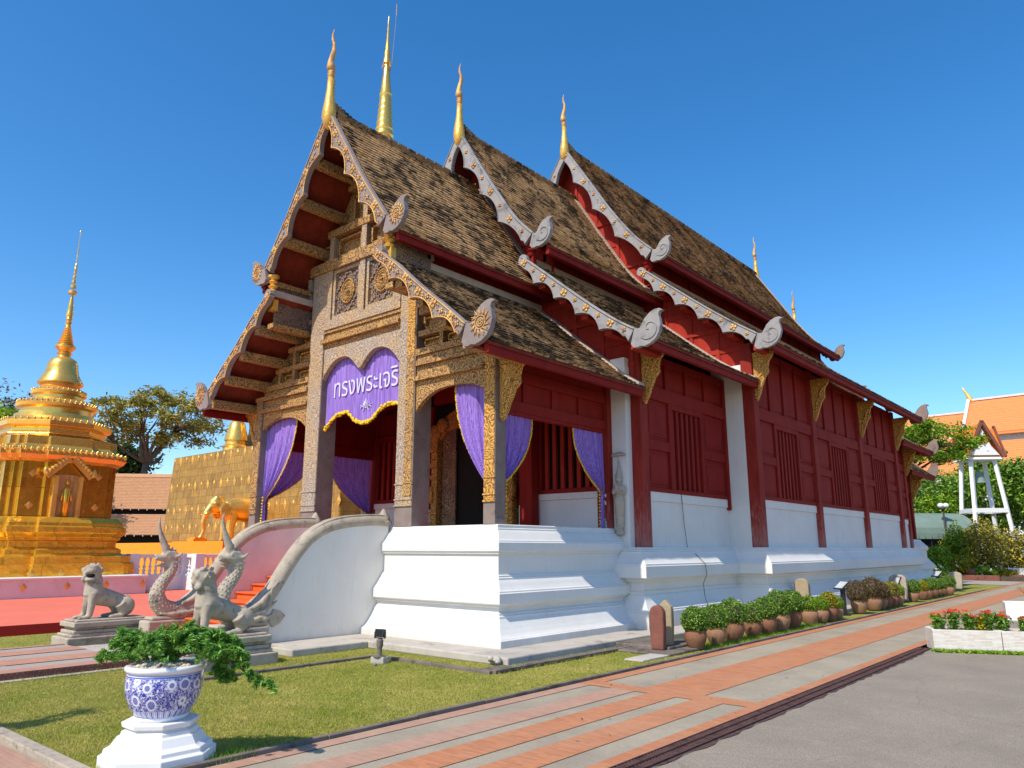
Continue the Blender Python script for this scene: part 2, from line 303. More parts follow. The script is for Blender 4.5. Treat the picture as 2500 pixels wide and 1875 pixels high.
def mk_porcelain():
    t = NT('blue_and_white_porcelain'); s3 = t.sep()
    ang = t.math('ARCTAN2', s3[1], s3[0]); u = t.math('MULTIPLY', ang, 0.30)
    cmb = t.new('ShaderNodeCombineXYZ'); t.lk(u, cmb.inputs[0]); t.lk(s3[2], cmb.inputs[1]); v = cmb.outputs[0]
    white, blue = (0.80, 0.81, 0.86), (0.015, 0.03, 0.36)
    # blossoms
    f = t.voro(7.5, 'F1', v, rnd=0.45)
    pc = t.new('ShaderNodeTexVoronoi'); t.lk(v, pc.inputs['Vector']); pc.inputs['Scale'].default_value = 7.5; pc.inputs['Randomness'].default_value = 0.45
    sub = t.new('ShaderNodeVectorMath', operation='SUBTRACT'); t.lk(v, sub.inputs[0]); t.lk(pc.outputs['Position'], sub.inputs[1])
    s4 = t.sep(sub.outputs[0]); pa = t.math('ARCTAN2', s4[1], s4[0])
    petals = t.math('SINE', t.math('MULTIPLY', pa, 12.0))
    rad = t.ramp(f, [(0.0, 1.0), (0.235, 1.0), (0.255, 0.0), (0.30, 0.0), (0.31, 0.5), (0.34, 0.0)], 'LINEAR')
    # scrolls
    nz = t.noise(26, 3, 0.6, vec=v, dist=1.2)
    scr = t.ramp(t.math('ABSOLUTE', t.math('SUBTRACT', nz, 0.5)), [(0.035, 1.0), (0.065, 0.0)])
    fine = t.ramp(t.voro(44, 'F1', v), [(0.35, 0.95), (0.6, 0.15)])
    out = t.ramp(f, [(0.33, 0.0), (0.36, 1.0)])
    m1 = t.math('MULTIPLY', t.math('MAXIMUM', scr, t.math('MULTIPLY', fine, 0.8)), out)
    pet = t.math('MULTIPLY', rad, t.ramp(t.math('ADD', petals, 0.55), [(0.0, 0.45), (0.5, 1.0)]))
    mask = t.math('MAXIMUM', m1, pet)
    z = s3[2]
    body = t.ramp(z, [(0.085, 0.0), (0.09, 1.0), (0.335, 1.0), (0.34, 0.0)])
    mask = t.math('MULTIPLY', mask, body)
    # lower band of upright panels, thin lines above
    per = t.math('FRACT', t.math('MULTIPLY', u, 17.0))
    pan = t.ramp(per, [(0.10, 1.0), (0.14, 0.15), (0.30, 0.7), (0.5, 0.15), (0.7, 0.7), (0.86, 0.15), (0.9, 1.0)])
    lowb = t.ramp(z, [(0.034, 0.0), (0.036, 1.0), (0.086, 1.0), (0.088, 0.0)])
    mask = t.math('MAXIMUM', mask, t.math('MULTIPLY', pan, lowb))
    ln = t.ramp(z, [(0.335, 0.0), (0.337, 1.0), (0.345, 1.0), (0.347, 0.25), (0.353, 0.25), (0.355, 1.0), (0.358, 0.0)])
    mask = t.math('MAXIMUM', mask, ln)
    c = t.mix(mask, white, blue)
    t.bump(t.noise(8, 3), 0.03, 0.01)
    t.set(c, 0.12, 0, 0.6); t.p.inputs['Coat Weight'].default_value = 0.5
    return t.m
M['porcelain'] = mk_porcelain()
M['porcelain_plain'] = plain('white_porcelain', (0.80, 0.80, 0.83), 0.12, 0.03, 3, 0.0, 0, 0.6)
# ---------------------------------------------------------------- object helpers
def empty(name, loc=(0, 0, 0), rz=0.0, label=None, cat=None, group=None, kind=None):
    o = bpy.data.objects.new(name, None); C.objects.link(o); o.location = loc; o.rotation_euler = (0, 0, rz)
    o.empty_display_size = 0.2
    tag(o, label, cat, group, kind); o['_w'] = [0.0, 0.0, 0.0]; return o
def tag(o, label=None, cat=None, group=None, kind=None):
    for k, v in (('label', label), ('category', cat), ('group', group), ('kind', kind)):
        if v: o[k] = v
    return o
def woff(o):
    v = Vector((0, 0, 0))
    while o is not None: v += o.location; o = o.parent
    return v
class MB:
    """collects geometry; several materials allowed"""
    def __init__(s): s.v = []; s.f = []; s.m = []; s.cur = 0; s.attr = None
    def mat(s, i): s.cur = i; return s
    def add(s, vs, fs):
        b = len(s.v); s.v.extend([tuple(p) for p in vs]); s.f.extend([tuple(i + b for i in f) for f in fs]); s.m.extend([s.cur] * len(fs)); return s
    def box(s, x0, x1, y0, y1, z0, z1):
        if x0 > x1: x0, x1 = x1, x0
        if y0 > y1: y0, y1 = y1, y0
        if z0 > z1: z0, z1 = z1, z0
        return s.add([(x0, y0, z0), (x1, y0, z0), (x1, y1, z0), (x0, y1, z0), (x0, y0, z1), (x1, y0, z1), (x1, y1, z1), (x0, y1, z1)],
                     [(3, 2, 1, 0), (4, 5, 6, 7), (0, 1, 5, 4), (1, 2, 6, 5), (2, 3, 7, 6), (3, 0, 4, 7)])
    def obox(s, c, sx, sy, sz, rot):
        m = Matrix(rot) if not isinstance(rot, Matrix) else rot
        vs = [Vector(c) + m @ Vector((a * sx / 2, b * sy / 2, d * sz / 2)) for d in (-1, 1) for a, b in ((-1, -1), (1, -1), (1, 1), (-1, 1))]
        return s.add(vs, [(3, 2, 1, 0), (4, 5, 6, 7), (0, 1, 5, 4), (1, 2, 6, 5), (2, 3, 7, 6), (3, 0, 4, 7)])
    def beam(s, a, b, w, h, up=(0, 0, 1)):
        a, b = Vector(a), Vector(b); d = (b - a).normalized(); u = Vector(up); sd = d.cross(u).normalized(); u = sd.cross(d).normalized()
        vs = [p + sd * i * w / 2 + u * j * h / 2 for p in (a, b) for i, j in ((-1, -1), (1, -1), (1, 1), (-1, 1))]
        return s.add(vs, [(0, 1, 2, 3), (7, 6, 5, 4), (0, 4, 5, 1), (1, 5, 6, 2), (2, 6, 7, 3), (3, 7, 4, 0)])
    def prism(s, poly, fn0, fn1):
        """poly of (a,b); fn0/fn1 map (a,b)->xyz for both faces"""
        n = len(poly); vs = [fn0(*p) for p in poly] + [fn1(*p) for p in poly]
        return s.add(vs, [tuple(range(n - 1, -1, -1)), tuple(range(n, 2 * n))] + [(i, (i + 1) % n, n + (i + 1) % n, n + i) for i in range(n)])
    def prism_y(s, poly, y0, y1): return s.prism(poly, lambda a, b: (a, y0, b), lambda a, b: (a, y1, b))
    def prism_x(s, poly, x0, x1): return s.prism(poly, lambda a, b: (x0, a, b), lambda a, b: (x1, a, b))
    def prism_z(s, poly, z0, z1): return s.prism(poly, lambda a, b: (a, b, z0), lambda a, b: (a, b, z1))
    def strip(s, top, bot, fn0, fn1):
        """solid between two matching polylines (lists of (a,b)), avoids concave n-gons"""
        n = len(top)
        vs = [fn0(*p) for p in top] + [fn0(*p) for p in bot] + [fn1(*p) for p in top] + [fn1(*p) for p in bot]
        fs = []
        for i in range(n - 1):
            fs += [(i, i + 1, n + i + 1, n + i), (2 * n + i, 3 * n + i, 3 * n + i + 1, 2 * n + i + 1), (i, 2 * n + i, 2 * n + i + 1, i + 1), (n + i, n + i + 1, 3 * n + i + 1, 3 * n + i)]
        fs += [(0, n, 3 * n, 2 * n), (n - 1, 3 * n - 1, 4 * n - 1, 2 * n - 1)]
        return s.add(vs, fs)
    def loft(s, rings, closed=True, cap=True):
        n = len(rings[0]); vs = [p for r in rings for p in r]; fs = []
        for k in range(len(rings) - 1):
            for i in range(n if closed else n - 1):
                j = (i + 1) % n; fs.append((k * n + i, k * n + j, (k + 1) * n + j, (k + 1) * n + i))
        if cap: fs += [tuple(range(n - 1, -1, -1)), tuple((len(rings) - 1) * n + i for i in range(n))]
        return s.add(vs, fs)
    def lathe(s, prof, c=(0, 0, 0), n=24, sq=1.0, rot=0.0):
        rings = [[(c[0] + r * math.cos(rot + 2 * math.pi * i / n), c[1] + r * sq * math.sin(rot + 2 * math.pi * i / n), c[2] + z) for i in range(n)] for r, z in prof]
        return s.loft(rings)
    def tube(s, pts, rad, n=8, flat=1.0, up=None):
        pts = [Vector(p) for p in pts]; rings = []; prev = None
        if not isinstance(rad, (list, tuple)): rad = [rad] * len(pts)
        for i, p in enumerate(pts):
            t = (pts[min(i + 1, len(pts) - 1)] - pts[max(i - 1, 0)]).normalized()
            if up is not None: a = Vector(up)
            else: a = prev if prev is not None else (Vector((0, 0, 1)) if abs(t.z) < .9 else Vector((1, 0, 0)))
            sd = t.cross(a)
            if sd.length < 1e-6: sd = t.cross(Vector((0, 1, 0.01)))
            sd.normalize(); u = sd.cross(t).normalized(); prev = u
            rings.append([p + (sd * math.cos(2 * math.pi * k / n) * flat + u * math.sin(2 * math.pi * k / n)) * rad[i] for k in range(n)])
        return s.loft(rings)
    def ball(s, c, r, n=10, m=6, rot=None):
        if not isinstance(r, (list, tuple)): r = (r, r, r)
        rings = []
        for j in range(1, m):
            t = math.pi * j / m - math.pi / 2
            ring = [Vector((r[0] * math.cos(t) * math.cos(2 * math.pi * i / n), r[1] * math.cos(t) * math.sin(2 * math.pi * i / n), r[2] * math.sin(t))) for i in range(n)]
            if rot is not None: ring = [rot @ p for p in ring]
            rings.append([Vector(c) + p for p in ring])
        b = len(s.v); s.loft(rings, True, False)
        lo = Vector((0, 0, -r[2])); hi = Vector((0, 0, r[2]))
        if rot is not None: lo = rot @ lo; hi = rot @ hi
        s.v += [tuple(Vector(c) + lo), tuple(Vector(c) + hi)]; L = b + (m - 1) * n
        for i in range(n):
            j = (i + 1) % n; s.f.append((L, b + j, b + i)); s.m.append(s.cur)
            s.f.append((L + 1, b + (m - 2) * n + i, b + (m - 2) * n + j)); s.m.append(s.cur)
        return s
    def build(s, name, mats, parent=None, smooth=False, bevel=0.0, remesh=0.0, auto=False, world=True, smooth_iter=2):
        if not isinstance(mats, (list, tuple)): mats = [mats]
        off = woff(parent) if (parent is not None and world) else Vector((0, 0, 0))
        me = bpy.data.meshes.new(name)
        vs = [(a - off.x, b - off.y, c - off.z) for a, b, c in s.v] if off.length else s.v
        me.from_pydata(vs, [], s.f); me.update()
        for m in mats: me.materials.append(m if not isinstance(m, str) else M[m])
        if len(mats) > 1: me.polygons.foreach_set('material_index', s.m)
        if s.attr is not None:
            a = me.attributes.new('tilevar', 'FLOAT', 'FACE'); a.data.foreach_set('value', s.attr)
        bm = bmesh.new(); bm.from_mesh(me); bmesh.ops.recalc_face_normals(bm, faces=bm.faces)
        if auto:
            for e in bm.edges:
                e.smooth = e.is_manifold and len(e.link_faces) == 2 and e.calc_face_angle(0) < R(38)
        bm.to_mesh(me); bm.free()
        if smooth or auto: me.polygons.foreach_set('use_smooth', [True] * len(me.polygons))
        o = bpy.data.objects.new(name, me); C.objects.link(o)
        if parent is not None: o.parent = parent
        if bevel:
            b = o.modifiers.new('bevel', 'BEVEL'); b.width = bevel; b.segments = 2; b.limit_method = 'ANGLE'; b.angle_limit = R(40)
        if remesh:
            r = o.modifiers.new('remesh', 'REMESH'); r.mode = 'VOXEL'; r.voxel_size = remesh; r.use_smooth_shade = True
            if smooth_iter:
                c = o.modifiers.new('smooth', 'SMOOTH'); c.iterations = smooth_iter; c.factor = 0.6
        return o
def split_build(mb, name, mats, parent=None, cap=100, **k):
    """one object per separate piece"""
    par = list(range(len(mb.v)))
    def find(a):
        while par[a] != a: par[a] = par[par[a]]; a = par[a]
        return a
    for f in mb.f:
        r = find(f[0])
        for i in f[1:]: par[find(i)] = r
    groups = {}
    for fi, f in enumerate(mb.f): groups.setdefault(find(f[0]), []).append(fi)
    out = []
    for g in list(groups.values()):
        m2 = MB(); mp = {}
        for fi in g:
            ff = []
            for i in mb.f[fi]:
                if i not in mp: mp[i] = len(m2.v); m2.v.append(mb.v[i])
                ff.append(mp[i])
            m2.f.append(tuple(ff)); m2.m.append(mb.m[fi])
        out.append(m2.build(name, mats, parent, **k))
    return out
def copy_tree(o, parent=None):
    c = o.copy(); C.objects.link(c)
    if parent is not None: c.parent = parent
    for ch in list(o.children): copy_tree(ch, c)
    return c
def place(o, loc, rz=0.0, label=None, sc=None, name=None):
    o.location = loc; o.rotation_euler = (0, 0, rz)
    if label: o['label'] = label
    if sc: o.scale = (sc, sc, sc) if isinstance(sc, (int, float)) else sc
    return o
def interp(pts, x):
    if x <= pts[0][0]: (a, b), (c, d) = pts[0], pts[1]
    else:
        for i in range(len(pts) - 1):
            if x <= pts[i + 1][0]: (a, b), (c, d) = pts[i], pts[i + 1]; break
        else: (a, b), (c, d) = pts[-2], pts[-1]
    return b + (d - b) * (x - a) / (c - a)
def smooth_curve(pts, n=40):
    """Catmull-Rom through 2D/3D points, resampled by length"""
    P = [np.array(p, float) for p in pts]; P = [2 * P[0] - P[1]] + P + [2 * P[-1] - P[-2]]; out = []
    for i in range(1, len(P) - 2):
        for k in range(12):
            t = k / 12; out.append(.5 * ((2 * P[i]) + (-P[i - 1] + P[i + 1]) * t + (2 * P[i - 1] - 5 * P[i] + 4 * P[i + 1] - P[i + 2]) * t * t + (-P[i - 1] + 3 * P[i] - 3 * P[i + 1] + P[i + 2]) * t ** 3))
    out.append(P[-2]); out = np.array(out)
    d = np.r_[0, np.cumsum(np.linalg.norm(np.diff(out, axis=0), axis=1))]
    s = np.linspace(0, d[-1], n)
    return np.stack([np.interp(s, d, out[:, k]) for k in range(out.shape[1])], 1)
def leaves(name, centers, size, mat, parent=None, jitter=0.5, up=0.3, seed=1, quad=True, aspect=1.6, world=True, double=False):
    """leaf quads at the given points; each its own island so the material can vary them"""
    rng = np.random.default_rng(seed); P = np.asarray(centers, float); n = len(P)
    nrm = rng.normal(size=(n, 3)); nrm[:, 2] = np.abs(nrm[:, 2]) + up; nrm /= np.linalg.norm(nrm, axis=1)[:, None]
    t = rng.normal(size=(n, 3)); t -= nrm * np.sum(t * nrm, 1)[:, None]; t /= np.linalg.norm(t, axis=1)[:, None]; b = np.cross(nrm, t)
    s = size * (1 + jitter * (rng.random(n) - .5))[:, None]
    V = np.concatenate([P - t * s * aspect * .5, P + b * s * .32 + nrm * s * .08, P + t * s * aspect * .5, P - b * s * .32 + nrm * s * .08], 1).reshape(-1, 3)
    if parent is not None and world: V = V - np.array(woff(parent))
    me = bpy.data.meshes.new(name); me.vertices.add(4 * n); me.vertices.foreach_set('co', V.ravel())
    me.loops.add(4 * n); me.loops.foreach_set('vertex_index', np.arange(4 * n)); me.polygons.add(n)
    me.polygons.foreach_set('loop_start', np.arange(0, 4 * n, 4)); me.polygons.foreach_set('loop_total', np.full(n, 4)); me.update(); me.validate()
    me.materials.append(M[mat]); o = bpy.data.objects.new(name, me); C.objects.link(o)
    if parent is not None: o.parent = parent
    return o
def sheet(name, x0, x1, y0, y1, z, mat, kind='structure', poly=None):
    mb = MB(); pts = poly or [(x0, y0), (x1, y0), (x1, y1), (x0, y1)]
    mb.add([(a, b, z) for a, b in pts], [tuple(range(len(pts)))]); o = mb.build(name, mat); o['kind'] = kind; return o
# ================================================================= THE TEMPLE HALL
XC = -4.75
hall = empty('temple_hall', (XC, 12, 0), 0, 'dark red timber temple hall with tiered shingle roofs on a white moulded base', 'temple')
def X(h): return XC + h
PROF_A = [(0,.1),(0,.23),(.035,.235),(.05,.25),(.08,.265),(.12,.30),(.18,.375),(.24,.46),(.285,.53),(.29,.57),(.32,.575),(.32,.61),(.36,.615),(.36,.70),(.31,.71),(.31,.745),(.25,.76),(.25,.93),(.28,.935),(.28,.96),(.31,.98),(.35,1.03),(.39,1.09),(.43,1.14),(.43,1.17),(.46,1.175),(.46,1.21),(.5,1.215),(.5,1.56),(.46,1.565),(.46,1.6),(.43,1.61),(.43,1.76),(.46,1.765),(.46,1.79),(.49,1.805),(.53,1.86),(.57,1.915),(.605,1.96),(.635,1.965),(.635,2.0),(.66,2.005),(.66,2.06),(.68,2.07)]
PROF_B = [(0,.1),(0,.42),(.02,.425),(.02,.46),(.045,.48),(.09,.55),(.135,.63),(.175,.71),(.19,.74),(.215,.745),(.215,.79),(.225,.795),(.205,.82),(.24,.825),(.24,.99),(.19,.995),(.19,1.04),(.04,1.08),(.04,1.31),(.065,1.315),(.065,1.35),(.09,1.365),(.14,1.42),(.19,1.49),(.225,1.545),(.23,1.56),(.23,1.595),(.27,1.60),(.27,1.635),(.31,1.64),(.31,1.68)]
def base_block(h, y0, y1, prof, dz=0.0, front=True, back=False):
    mb = MB(); rings = []
    for ins, z in prof:
        a = y0 + ins; b = y1 - (ins if back else 0)
        rings.append([(X(-h + ins), a, z + (dz if z > 1.6 else 0)), (X(h - ins), a, z + (dz if z > 1.6 else 0)), (X(h - ins), b, z + (dz if z > 1.6 else 0)), (X(-h + ins), b, z + (dz if z > 1.6 else 0))])
    mb.loft(rings); return mb.build('base', 'plaster', hall, bevel=0.008)
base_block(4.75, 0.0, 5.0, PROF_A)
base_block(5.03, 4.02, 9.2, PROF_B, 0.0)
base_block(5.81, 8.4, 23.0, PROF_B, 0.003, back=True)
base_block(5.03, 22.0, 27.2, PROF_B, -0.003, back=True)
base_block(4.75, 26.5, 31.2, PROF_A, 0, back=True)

UP = {1: [(0,11.17),(.23,10.90),(.59,10.33),(.99,9.72),(1.41,9.06),(1.82,8.49),(2.17,8.02),(2.45,7.70)],
      2: [(0,12.56),(.23,12.22),(.83,11.24),(1.43,10.30),(2.0,9.48),(2.53,8.92),(2.95,8.56)],
      3: [(0,14.15),(.24,13.78),(.97,12.63),(1.69,11.49),(2.43,10.49),(3.03,9.88),(3.38,9.66)]}
LO = {1: [(1.94,7.36),(2.23,7.12),(2.56,6.87),(2.92,6.55),(3.44,6.11),(3.92,5.73),(4.38,5.34),(4.82,5.04)],
      2: [(2.2,8.36),(2.32,8.28),(2.78,7.90),(3.52,7.28),(4.2,6.72),(4.76,6.30),(5.2,6.02),(5.56,5.84)],
      3: [(2.6,9.34),(2.78,9.26),(3.42,8.73),(4.33,7.98),(5.17,7.33),(5.86,6.85),(6.22,6.66)]}
rng0 = np.random.default_rng(3)
def slope_mesh(prof, y0, y1, side, mat, parent, fine=True):
    P = smooth_curve(prof, 200); d = np.r_[0, np.cumsum(np.linalg.norm(np.diff(P, axis=0), axis=1))]
    L = d[-1]; n = int(L / 0.122); s = np.linspace(0, L, n + 1)
    H = np.interp(s, d, P[:, 0]); Z = np.interp(s, d, P[:, 1]); w = 0.15 if fine else 0.6
    m = int((y1 - y0) / w); mb = MB(); V = []; F = []; A = []
    for k in range(n):           # k from ridge down
        dh, dz = H[k+1] - H[k], Z[k+1] - Z[k]; l = math.hypot(dh, dz); nh, nz = -dz / l, dh / l
        if nz < 0: nh, nz = -nh, -nz
        off = (k % 2) * 0.5; jl = rng0.normal(0, 0.005, m + 2); jr = 0.034 + rng0.normal(0, 0.004, m + 2); tv = rng0.random(m + 2)
        for j in range(-1, m + 1):
            ya = y0 + (j + off) * w + 0.003; yb = ya + w - 0.006
            ya = max(ya, y0); yb = min(yb, y1)
            if yb - ya < 0.02: continue
            q = jl[j + 1]; r = jr[j + 1]; ex = 1 + (0.02 + q) / l
            hl, zl = H[k] + dh * ex, Z[k] + dz * ex
            b = len(V)
            for yy in (ya, yb): V.append((X(side * (H[k] + nh * .004)), yy, Z[k] + nz * .004))
            for yy in (yb, ya): V.append((X(side * (hl + nh * r)), yy, zl + nz * r))
            for yy in (ya, yb): V.append((X(side * hl), yy, zl))
            F += [(b, b+1, b+2, b+3), (b+3, b+2, b+5, b+4)]; A += [tv[j + 1] * .99, 1 + tv[j + 1] * .99]
    mb.v = V; mb.f = F; mb.m = [0] * len(F); mb.attr = A
    return mb.build('roof_shingles', mat, parent)
def slab(mb, prof, side, y0, y1, up=-0.012, dn=-0.075):
    P = smooth_curve(prof, 16); top = [(X(side * a), b + up) for a, b in P]; bot = [(X(side * a), b + dn) for a, b in P]
    mb.strip(top, bot, lambda a, b: (a, y0, b), lambda a, b: (a, y1, b))
VOL = [(-.10,-.20),(-.04,-.29),(.06,-.30),(.12,-.28),(.22,-.30),(.36,-.26),(.48,-.18),(.56,-.06),(.60,.08),(.58,.22),(.56,.30),(.58,.36),(.66,.385),(.58,.43),(.48,.43),(.36,.38),(.25,.29),(.17,.17),(.12,.10),(.06,.10),(0.0,.12)]
def barge(parent, outer, side, y, style, w0=0.25, amp=0.13, nsc=4, start_curl=False, sgn=-1, vs=1.0, plain_back=False):
    """carved naga bargeboard with scalloped lower edge and a volute at its foot; sgn=-1 faces the front"""
    N = nsc * 14 + 1; P = smooth_curve(outer, N); T = np.gradient(P, axis=0); T /= np.linalg.norm(T, axis=1)[:, None]
    nrm = np.stack([T[:, 1], -T[:, 0]], 1)                       # points inward/down
    u = np.linspace(0, 1, N)
    ph = (u * nsc) % 1.0; ph[-1] = 1.0
    wid = w0 + amp * (1 - np.sin(np.pi * ph) ** 0.8)
    wid *= np.clip(0.55 + u * 6, 0, 1) * np.where(u > .97, .8, 1)
    inner = P + nrm * wid[:, None]
    inner[:, 0] = np.maximum(inner[:, 0], 0.0)
    t0, t1 = (y + sgn * 0.05, y - sgn * 0.05)
    mb = MB(); f = lambda yy: (lambda a, b: (X(side * a), yy, b))
    mb.strip([tuple(p) for p in P], [tuple(p) for p in inner], f(t0), f(t1))
    # volute foot
    e = P[-1]; vol = [(e[0] + a * vs, e[1] - 0.13 + b * vs) for a, b in VOL]
    mb.prism(vol, f(t0 - sgn * -0.004), f(t1 + sgn * -0.004))
    if start_curl:
        e0 = P[0]; c = [(e0[0] + .02 + .13 * math.cos(k), e0[1] - .08 + .13 * math.sin(k)) for k in np.linspace(0, 2 * math.pi, 13)[:-1]]
        mb.prism(c, f(t0 + sgn * 0.003), f(t1))
    body = mb.build('bargeboard', {'carved': 'bargewood', 'grey': 'greywood', 'back': 'purplewood'}[style], parent, bevel=0.006)
    tr = MB()
    fr = t0 + sgn * 0.012
    off = inner - nrm * 0.018
    tr.tube([(X(side * a), fr, b) for a, b in off], 0.015 if style == 'carved' else 0.009, 5)
    tr.tube([(X(side * a), fr, b) for a, b in P + nrm * 0.03], 0.012, 5)
    if style == 'carved':
        for k in range(0, N - 1, 1):
            p = inner[k] - nrm[k] * 0.052; tr.ball((X(side * p[0]), fr, p[1]), 0.013, 5, 4)
    # spiral relief on the volute
    cc = (e[0] + .34 * vs, e[1] - 0.13 + .06 * vs)
    if style == 'carved':
        for rr in (0.07, 0.12): tr.tube([(X(side * (cc[0] + rr * math.cos(k))), fr, cc[1] + rr * math.sin(k)) for k in np.linspace(0, 2 * math.pi, 15)], 0.012, 5)
        for k in range(13):
            a = k * 2 * math.pi / 13
            for da, r1 in ((0, .23), (0.12, .2)):
                tr.tube([(X(side * (cc[0] + .13 * math.cos(a))), fr, cc[1] + .13 * math.sin(a)), (X(side * (cc[0] + r1 * vs * math.cos(a + .25 + da))), fr, cc[1] + r1 * 1.12 * vs * math.sin(a + .25 + da))], [.013, .008], 5)
        for k in range(6): tr.ball((X(side * (cc[0] + .035 * math.cos(k))), fr, cc[1] + .035 * math.sin(k)), .018, 6, 4)
    else:
        sp = [(cc[0] + (0.02 + .045 * t) * vs * math.cos(t * 1.3 + 2.0), cc[1] - (0.02 + .045 * t) * vs * math.sin(t * 1.3 + 2.0)) for t in np.linspace(0, 5.2, 30)]
        tr.tube([(X(side * a), fr, b) for a, b in sp], 0.010, 5)
    tr.build('carved_edging', 'gilt_red' if style == 'carved' else 'greywood', parent, smooth=True)
    # flower bosses
    fl = MB(); k = 0
    Ld = np.linalg.norm(np.diff(P, axis=0), axis=1).sum(); cnt = int(nsc * (3 if style == 'carved' else 2))
    for q in range(cnt):
        i = int((q + 0.5) / cnt * (N - 1)); big = (q % 2 == 0)
        p = P[i] + nrm[i] * wid[i] * 0.5; r = 0.10 if big else 0.06
        an = math.atan2(T[i, 1], T[i, 0])
        for m in range(4):
            a = an + math.pi / 4 + m * math.pi / 2 + (0 if big else math.pi / 4)
            c = (X(side * (p[0] + r * .55 * math.cos(a))), fr, p[1] + r * .55 * math.sin(a))
            fl.ball(c, (r * .42, 0.016, r * .42), 8, 4)
        fl.ball((X(side * p[0]), fr + sgn * .012, p[1]), r * .3, 6, 4)
        if style == 'carved' :
            for sg in (-1, 1):
                pts = []
                for t in np.linspace(0, 1, 6):
                    aa = an + sg * (0.5 + 2.6 * t); pts.append((X(side * (p[0] + sg * T[i, 0] * .12 + .05 * (1 - .5 * t) * math.cos(aa))), fr, p[1] + sg * T[i, 1] * .12 + .05 * (1 - .5 * t) * math.sin(aa)))
                fl.tube(pts, [.012] * 5 + [.006], 4)
    fl.build('flower_bosses', 'gilt_red' if style != 'back' else 'greywood', parent, smooth=True)
    return body
def chofa(parent, y, z, sc=1.0, sgn=-1, mat='gilt_red', low='gilt'):
    """slender ridge finial: bulging beak below, collar, wavy horn above"""
    c = X(0); yy = y + sgn * 0.02
    mb = MB(); pts = [(0, .0, .02), (0.0, .10, .085), (0, .28, .125), (0, .48, .115), (0, .75, .085), (0, 1.0, .065), (0, 1.3, .055)]
    mb.tube([(c, yy + sgn * (-0.0), z + b * sc) for a, b, r in pts], [r * sc * 1.3 for a, b, r in pts], 10, 1.0)
    mb.build('finial_beak', low, parent, smooth=True)
    mb = MB(); mb.lathe([(.05, 1.28), (.085, 1.31), (.06, 1.35), (.09, 1.38), (.06, 1.42), (.085, 1.45), (.05, 1.48)], (0, 0, 0), 12)
    mb.v = [(c + a * sc, yy + b * sc, z + d * sc) for a, b, d in mb.v]
    up = [(0, 1.46, .075), (.02, 1.6, .085), (.03, 1.7, .06), (.0, 1.85, .055), (-.03, 2.0, .045), (-.03, 2.15, .035), (.01, 2.3, .028), (.015, 2.42, .018), (-.01, 2.55, .006)]
    mb.tube([(c - a * sc * .9, yy - a * sc * .6, z + b * sc) for a, b, r in up], [r * sc * 1.15 for a, b, r in up], 8)
    for k in range(10):     # crest on the ridge side
        zz = z + (.45 + k * .085) * sc; mb.add([(c - .012, yy - sgn * .05 * sc, zz), (c + .012, yy - sgn * .05 * sc, zz), (c, yy - sgn * .15 * sc, zz + .05 * sc), (c, yy - sgn * .05 * sc, zz + .10 * sc)], [(0, 1, 2), (0, 2, 3), (1, 3, 2)])
    mb.beam((c, yy - sgn * .06 * sc, z + .3 * sc), (c, yy - sgn * .03 * sc, z + 1.3 * sc), .03, .03, (0, 1, 0))
    mb.build('finial_horn', mat, parent, smooth=True)
SECT = [  # idx, gable y, wall y, back y, style, fine
    (1, -0.45, 0.85, 4.55, 'carved'), (2, 3.65, 4.62, 9.0, 'grey'), (3, 8.4, 9.0, 23.3, 'grey'), (2, 27.95, 27.0, 23.0, 'back'), (1, 31.6, 30.6, 27.2, 'back')]
roofs = []
